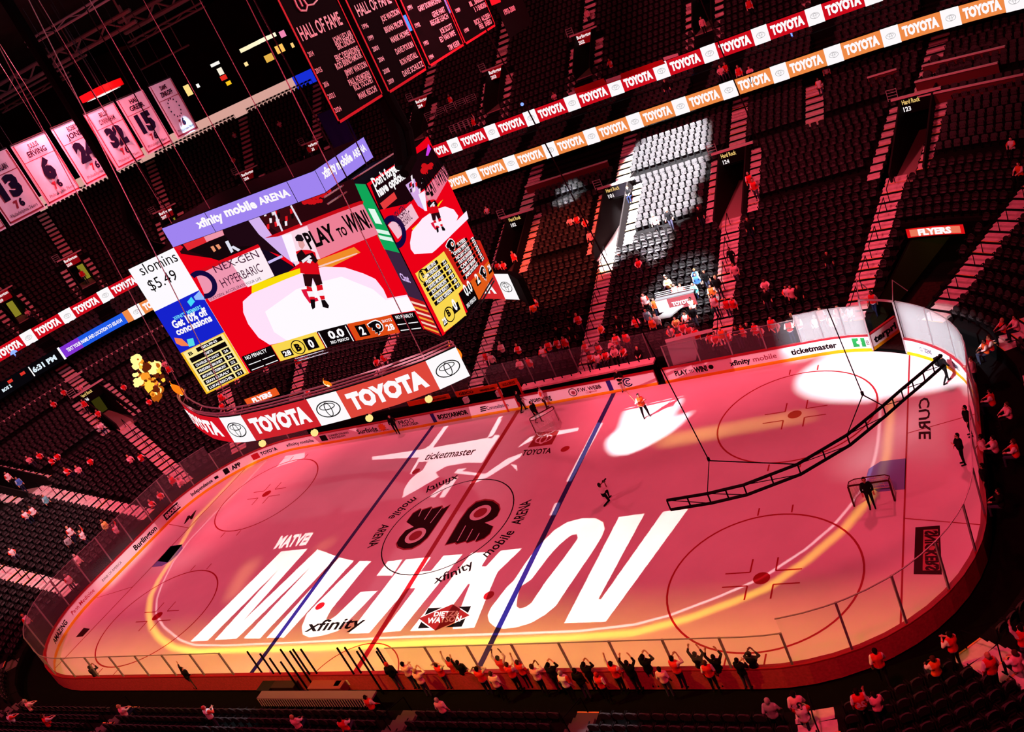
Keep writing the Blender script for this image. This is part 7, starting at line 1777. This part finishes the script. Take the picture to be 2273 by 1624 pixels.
# swinging white panel and camera table by the far corner of the benches
for (pts, lab, nm) in (([(1500, 812), (1548, 800), (1563, 752), (1505, 760)], 'tall translucent curved panel by the bench gate', 'glass_screen'),):
    a, c = on_z(1495, 812, 1.1), on_z(1548, 800, 1.1); S = Surf([tuple(a[:2]), tuple(c[:2])]); t = thing(nm, lab, 'screen', (a[0], a[1], 1.1))
    S.polysz([(0, 1.15), (S.L*.95, 1.15), (S.L*1.2, 2.0), (S.L*1.25, 2.9), (0.1, 2.9)], 'pane', glass_mat('milky_panel', .55, (210, 214, 230)), t, .0); S.polysz([(0.1, 2.9), (S.L*2.0, 2.9), (S.L*2.0, 3.15), (0.1, 3.15)], 'top_band', m_white, t, .02)
P = on_bowl(1512, 690); t = thing('broadcast_table', 'pink and white fronted broadcast table in the spotlit corner rows', 'table', tuple(P))
rz = aim_in(P); M_ = Matrix.Rotation(rz, 3, 'Z'); d0 = M_ @ Vector((1, 0, 0)); f0 = M_ @ Vector((0, -1, 0))
MB().box((P[0], P[1], P[2]+1.35), (2.9, .7, .08), rz).build('table_top', mat('table_top_grey', (110, 108, 112), .5), t)
MB().box((P[0]+f0.x*.35, P[1]+f0.y*.35, P[2]+.85), (2.9, .05, .9), rz).build('front_panel', mat('table_pink', (150, 60, 70), .6), t)
MB().box((P[0]+f0.x*.39-d0.x*1.0, P[1]+f0.y*.39-d0.y*1.0, P[2]+.85), (.85, .03, .88), rz).build('front_emblem', m_white, t)
S = Surf([(P[0]+f0.x*.4-d0.x*.4, P[1]+f0.y*.4-d0.y*.4), (P[0]+f0.x*.4+d0.x*1.3, P[1]+f0.y*.4+d0.y*1.3)]); S.text_sz('TOYOTA', .1, P[2]+.7, 1.5, .28, 'table_lettering', m_white, t, .01, .05)
b = MB()
for k in range(3): b.tube([(P[0]-d0.x*1.4, P[1]-d0.y*1.4, P[2]+1.5+.14*k), (P[0]+d0.x*1.4, P[1]+d0.y*1.4, P[2]+1.5+.14*k)], .025, 5)
b.build('rail', m_steel, t)
a, c = on_bowl(1482, 728), on_bowl(1520, 705); t = tag(MB().quad((a[0]-.7, a[1], a[2]+.9), (a[0]+.5, a[1]-.1, a[2]+.9), (c[0]+.3, c[1], c[2]+1.0), (c[0]-.8, c[1], c[2]+1.0)).add([(a[0]-.7, a[1], a[2]+.82), (a[0]+.5, a[1]-.1, a[2]+.82), (c[0]+.3, c[1], c[2]+.92), (c[0]-.8, c[1], c[2]+.92)], ((3, 2, 1, 0),)).build('work_table', mat('work_table_grey', (120, 120, 122), .6)), 'slanted pale work table below the broadcast table', 'table')
# railed platforms and loge boxes
def ledge(pa, pb_, label, m=m_lip, drop=.6, chairs=0, name='platform_rail', cat='rail'):
    a, c = on_bowl(*pa, lift=.7), on_bowl(*pb_, lift=.7); z = (a[2]+c[2])/2; d = c-a; L = np.hypot(d[0], d[1]); an = math.atan2(d[1], d[0]); mid = (a+c)/2
    t = thing(name, label, cat, (mid[0], mid[1], z-.7)); MB().box((mid[0], mid[1], z), (L, .22, .1), an).build('ledge', m, t); MB().box((mid[0]-math.sin(an)*.05, mid[1]+math.cos(an)*.05, z-.42), (L, .06, .75), an).build('panel', mat('loge_panel', (96, 42, 46), .7), t)
    for k in range(chairs):
        f = (k+.5)/chairs-.5; o = bpy.data.objects.new('loge_chair', SEATM[False]); COL.objects.link(o); o.scale = (1.5, 1.3, 1.15)
        o.location = (mid[0]+math.cos(an)*L*f-math.sin(an)*.5, mid[1]+math.sin(an)*L*f+math.cos(an)*.5, z-.75); o.rotation_euler = (0, 0, an)
        tag(o, 'dark padded chair '+label.split(' ', 1)[1].replace('front', 'behind the front', 1), 'chair', 'chairs '+label)
ledge((1165, 414), (1348, 357), 'pale rail front of the platform below the orange ribbon')
ledge((1925, 172), (1990, 153), 'short pale rail front near the corner stairs')
ledge((2046, 145), (2231, 104), 'pale box front, upper of the loge pair', chairs=6, name='loge_box', cat='loge box')
ledge((2030, 181), (2215, 140), 'pale box front, lower of the loge pair', chairs=6, name='loge_box', cat='loge box')
ledge((2007, 219), (2273, 166), 'long pale rail front under the loge boxes')
S = Path(24.6).surf(-(Path(24.6).a+Path(24.6).q+14), -(Path(24.6).a+6), 1.4, far=True); b = MB(); strip(b, Path(24.6), [(0, 9.3), (0, 9.5), (.12, 9.5), (.12, 9.3)], -(Path(24.6).a+Path(24.6).q+14), -(Path(24.6).a+4), 1.4)
tag(b.build('long_rail', m_lip), 'long pale rail line along the back of the end stand', 'rail')
# things on the red ribbon front
def on_red(pts): return [RDS.un(*q) for q in pts]
t = thing('parapet_banner', 'red and white cloth banner draped along the upper deck front', 'banner', (2, 45, 15))
RDS.poly([(1275, 196), (1340, 173), (1345, 181), (1378, 172), (1378, 163), (1470, 131), (1478, 140), (1410, 165), (1300, 203), (1278, 206)], 'cloth', mat('cloth_red', (206, 14, 26), .8), t, .10)
RDS.poly([(1345, 176), (1378, 165), (1380, 173), (1348, 184)], 'white_patch', m_white, t, .12); RDS.poly([(1472, 127), (1505, 117), (1507, 123), (1475, 134)], 'white_patch', m_white, t, .12); RDS.poly([(1262, 206), (1277, 200), (1277, 208), (1263, 211)], 'white_patch', m_white, t, .12)
for k, (u, v) in enumerate(((1160, 226), (1535, 153), (1757, 74), (1337, 222), (28, 782), (333, 697))):
    s, z = RDS.un(u, v); P = RDS.map(s, z-.15, .3)
    t = thing('blue_lamp', ['blue-white lamp under the ribbon over the platform', 'blue-white lamp under the ribbon above the lit seats', 'blue-white lamp under the ribbon near the frame top', 'faint blue lamp under the red ribbon middle', 'large blue lamp at the picture edge under the red ribbon', 'faint blue lamp beside the price advert'][k], 'lamp', P)
    bm = bmesh.new(); bmesh.ops.create_icosphere(bm, subdivisions=2, radius=(.17, .2, .24, .12, .4, .14)[k]); bmesh.ops.translate(bm, verts=bm.verts, vec=P); me = bpy.data.meshes.new('bulb'); bm.to_mesh(me); bm.free(); link('bulb', me, led((120, 150, 255), 1.6), t)
    MB().box((P[0], P[1]+.25, P[2]+.05), (.3, .3, .2)).build('bracket', m_dark, t)
# rails on the upper deck walkway
for (u0, v0, u1, v1, lab) in ((945, 262, 1060, 215, 'line of white hoop rails along the upper walkway'), (1000, 290, 1052, 268, 'pale straight rail under the upper walkway')):
    a, c = on_bowl(u0, v0, z_up, .5), on_bowl(u1, v1, z_up, .5); a[2] -= .5; c[2] -= .5; b = MB(); n = 5
    for k in range(n):
        p_, q_ = a+(c-a)*k/n, a+(c-a)*(k+.85)/n
        for h in (.35, .55, .75, .95): b.tube([(p_[0], p_[1], p_[2]+h), (q_[0], q_[1], q_[2]+h)], .022, 4)
        for w in (p_, q_): b.tube([(w[0], w[1], w[2]), (w[0], w[1], w[2]+.95)], .028, 4)
    tag(b.build('hoop_rail', m_steel), lab, 'rail')
# blue curtain behind the scoreboard header and small car sign under the ring
t = thing('blue_curtain', 'dim blue curtain hanging behind the black hall banners', 'curtain', tuple(on_bowl(750, 290, z_up)))
PA, PB = on_bowl(742, 330, z_up), on_bowl(795, 310, z_up); CS = Surf([tuple(PA[:2]), tuple(PB[:2])]); fabric('curtain_cloth', CS, 0, CS.L, PA[2], PA[2]+4.2, mat('curtain_blue', (34, 30, 120), .9), t, .3, 12); MB().tube([CS.map(0, PA[2]+4.2), CS.map(CS.L, PA[2]+4.2)], .05, 6).build('curtain_rail', m_grey, t)
PA = on_bowl(552, 900); a, c = on_bowl(549, 897, lift=1.0), on_bowl(620, 872, lift=1.0); TS2 = Surf([tuple(a[:2]), tuple(c[:2])]); t = thing('team_sign', 'small tilted glowing orange team sign seen over the ring display', 'sign', (a[0], a[1], a[2]))
TS2.rect(0, TS2.L, a[2]-.2, a[2]+.55, 'lit_sign', led((226, 84, 30), 1.1), t, .05); TS2.text_sz('FLYERS', TS2.L*.2, a[2]-.05, TS2.L*.6, .42, 'sign_lettering', WHT, t, .08, .06); MB().box(((a[0]+c[0])/2, (a[1]+c[1])/2+.1, a[2]-.6), (TS2.L, .1, 1.0), math.atan2(c[1]-a[1], c[0]-a[0])).build('sign_stand', m_dark, t)
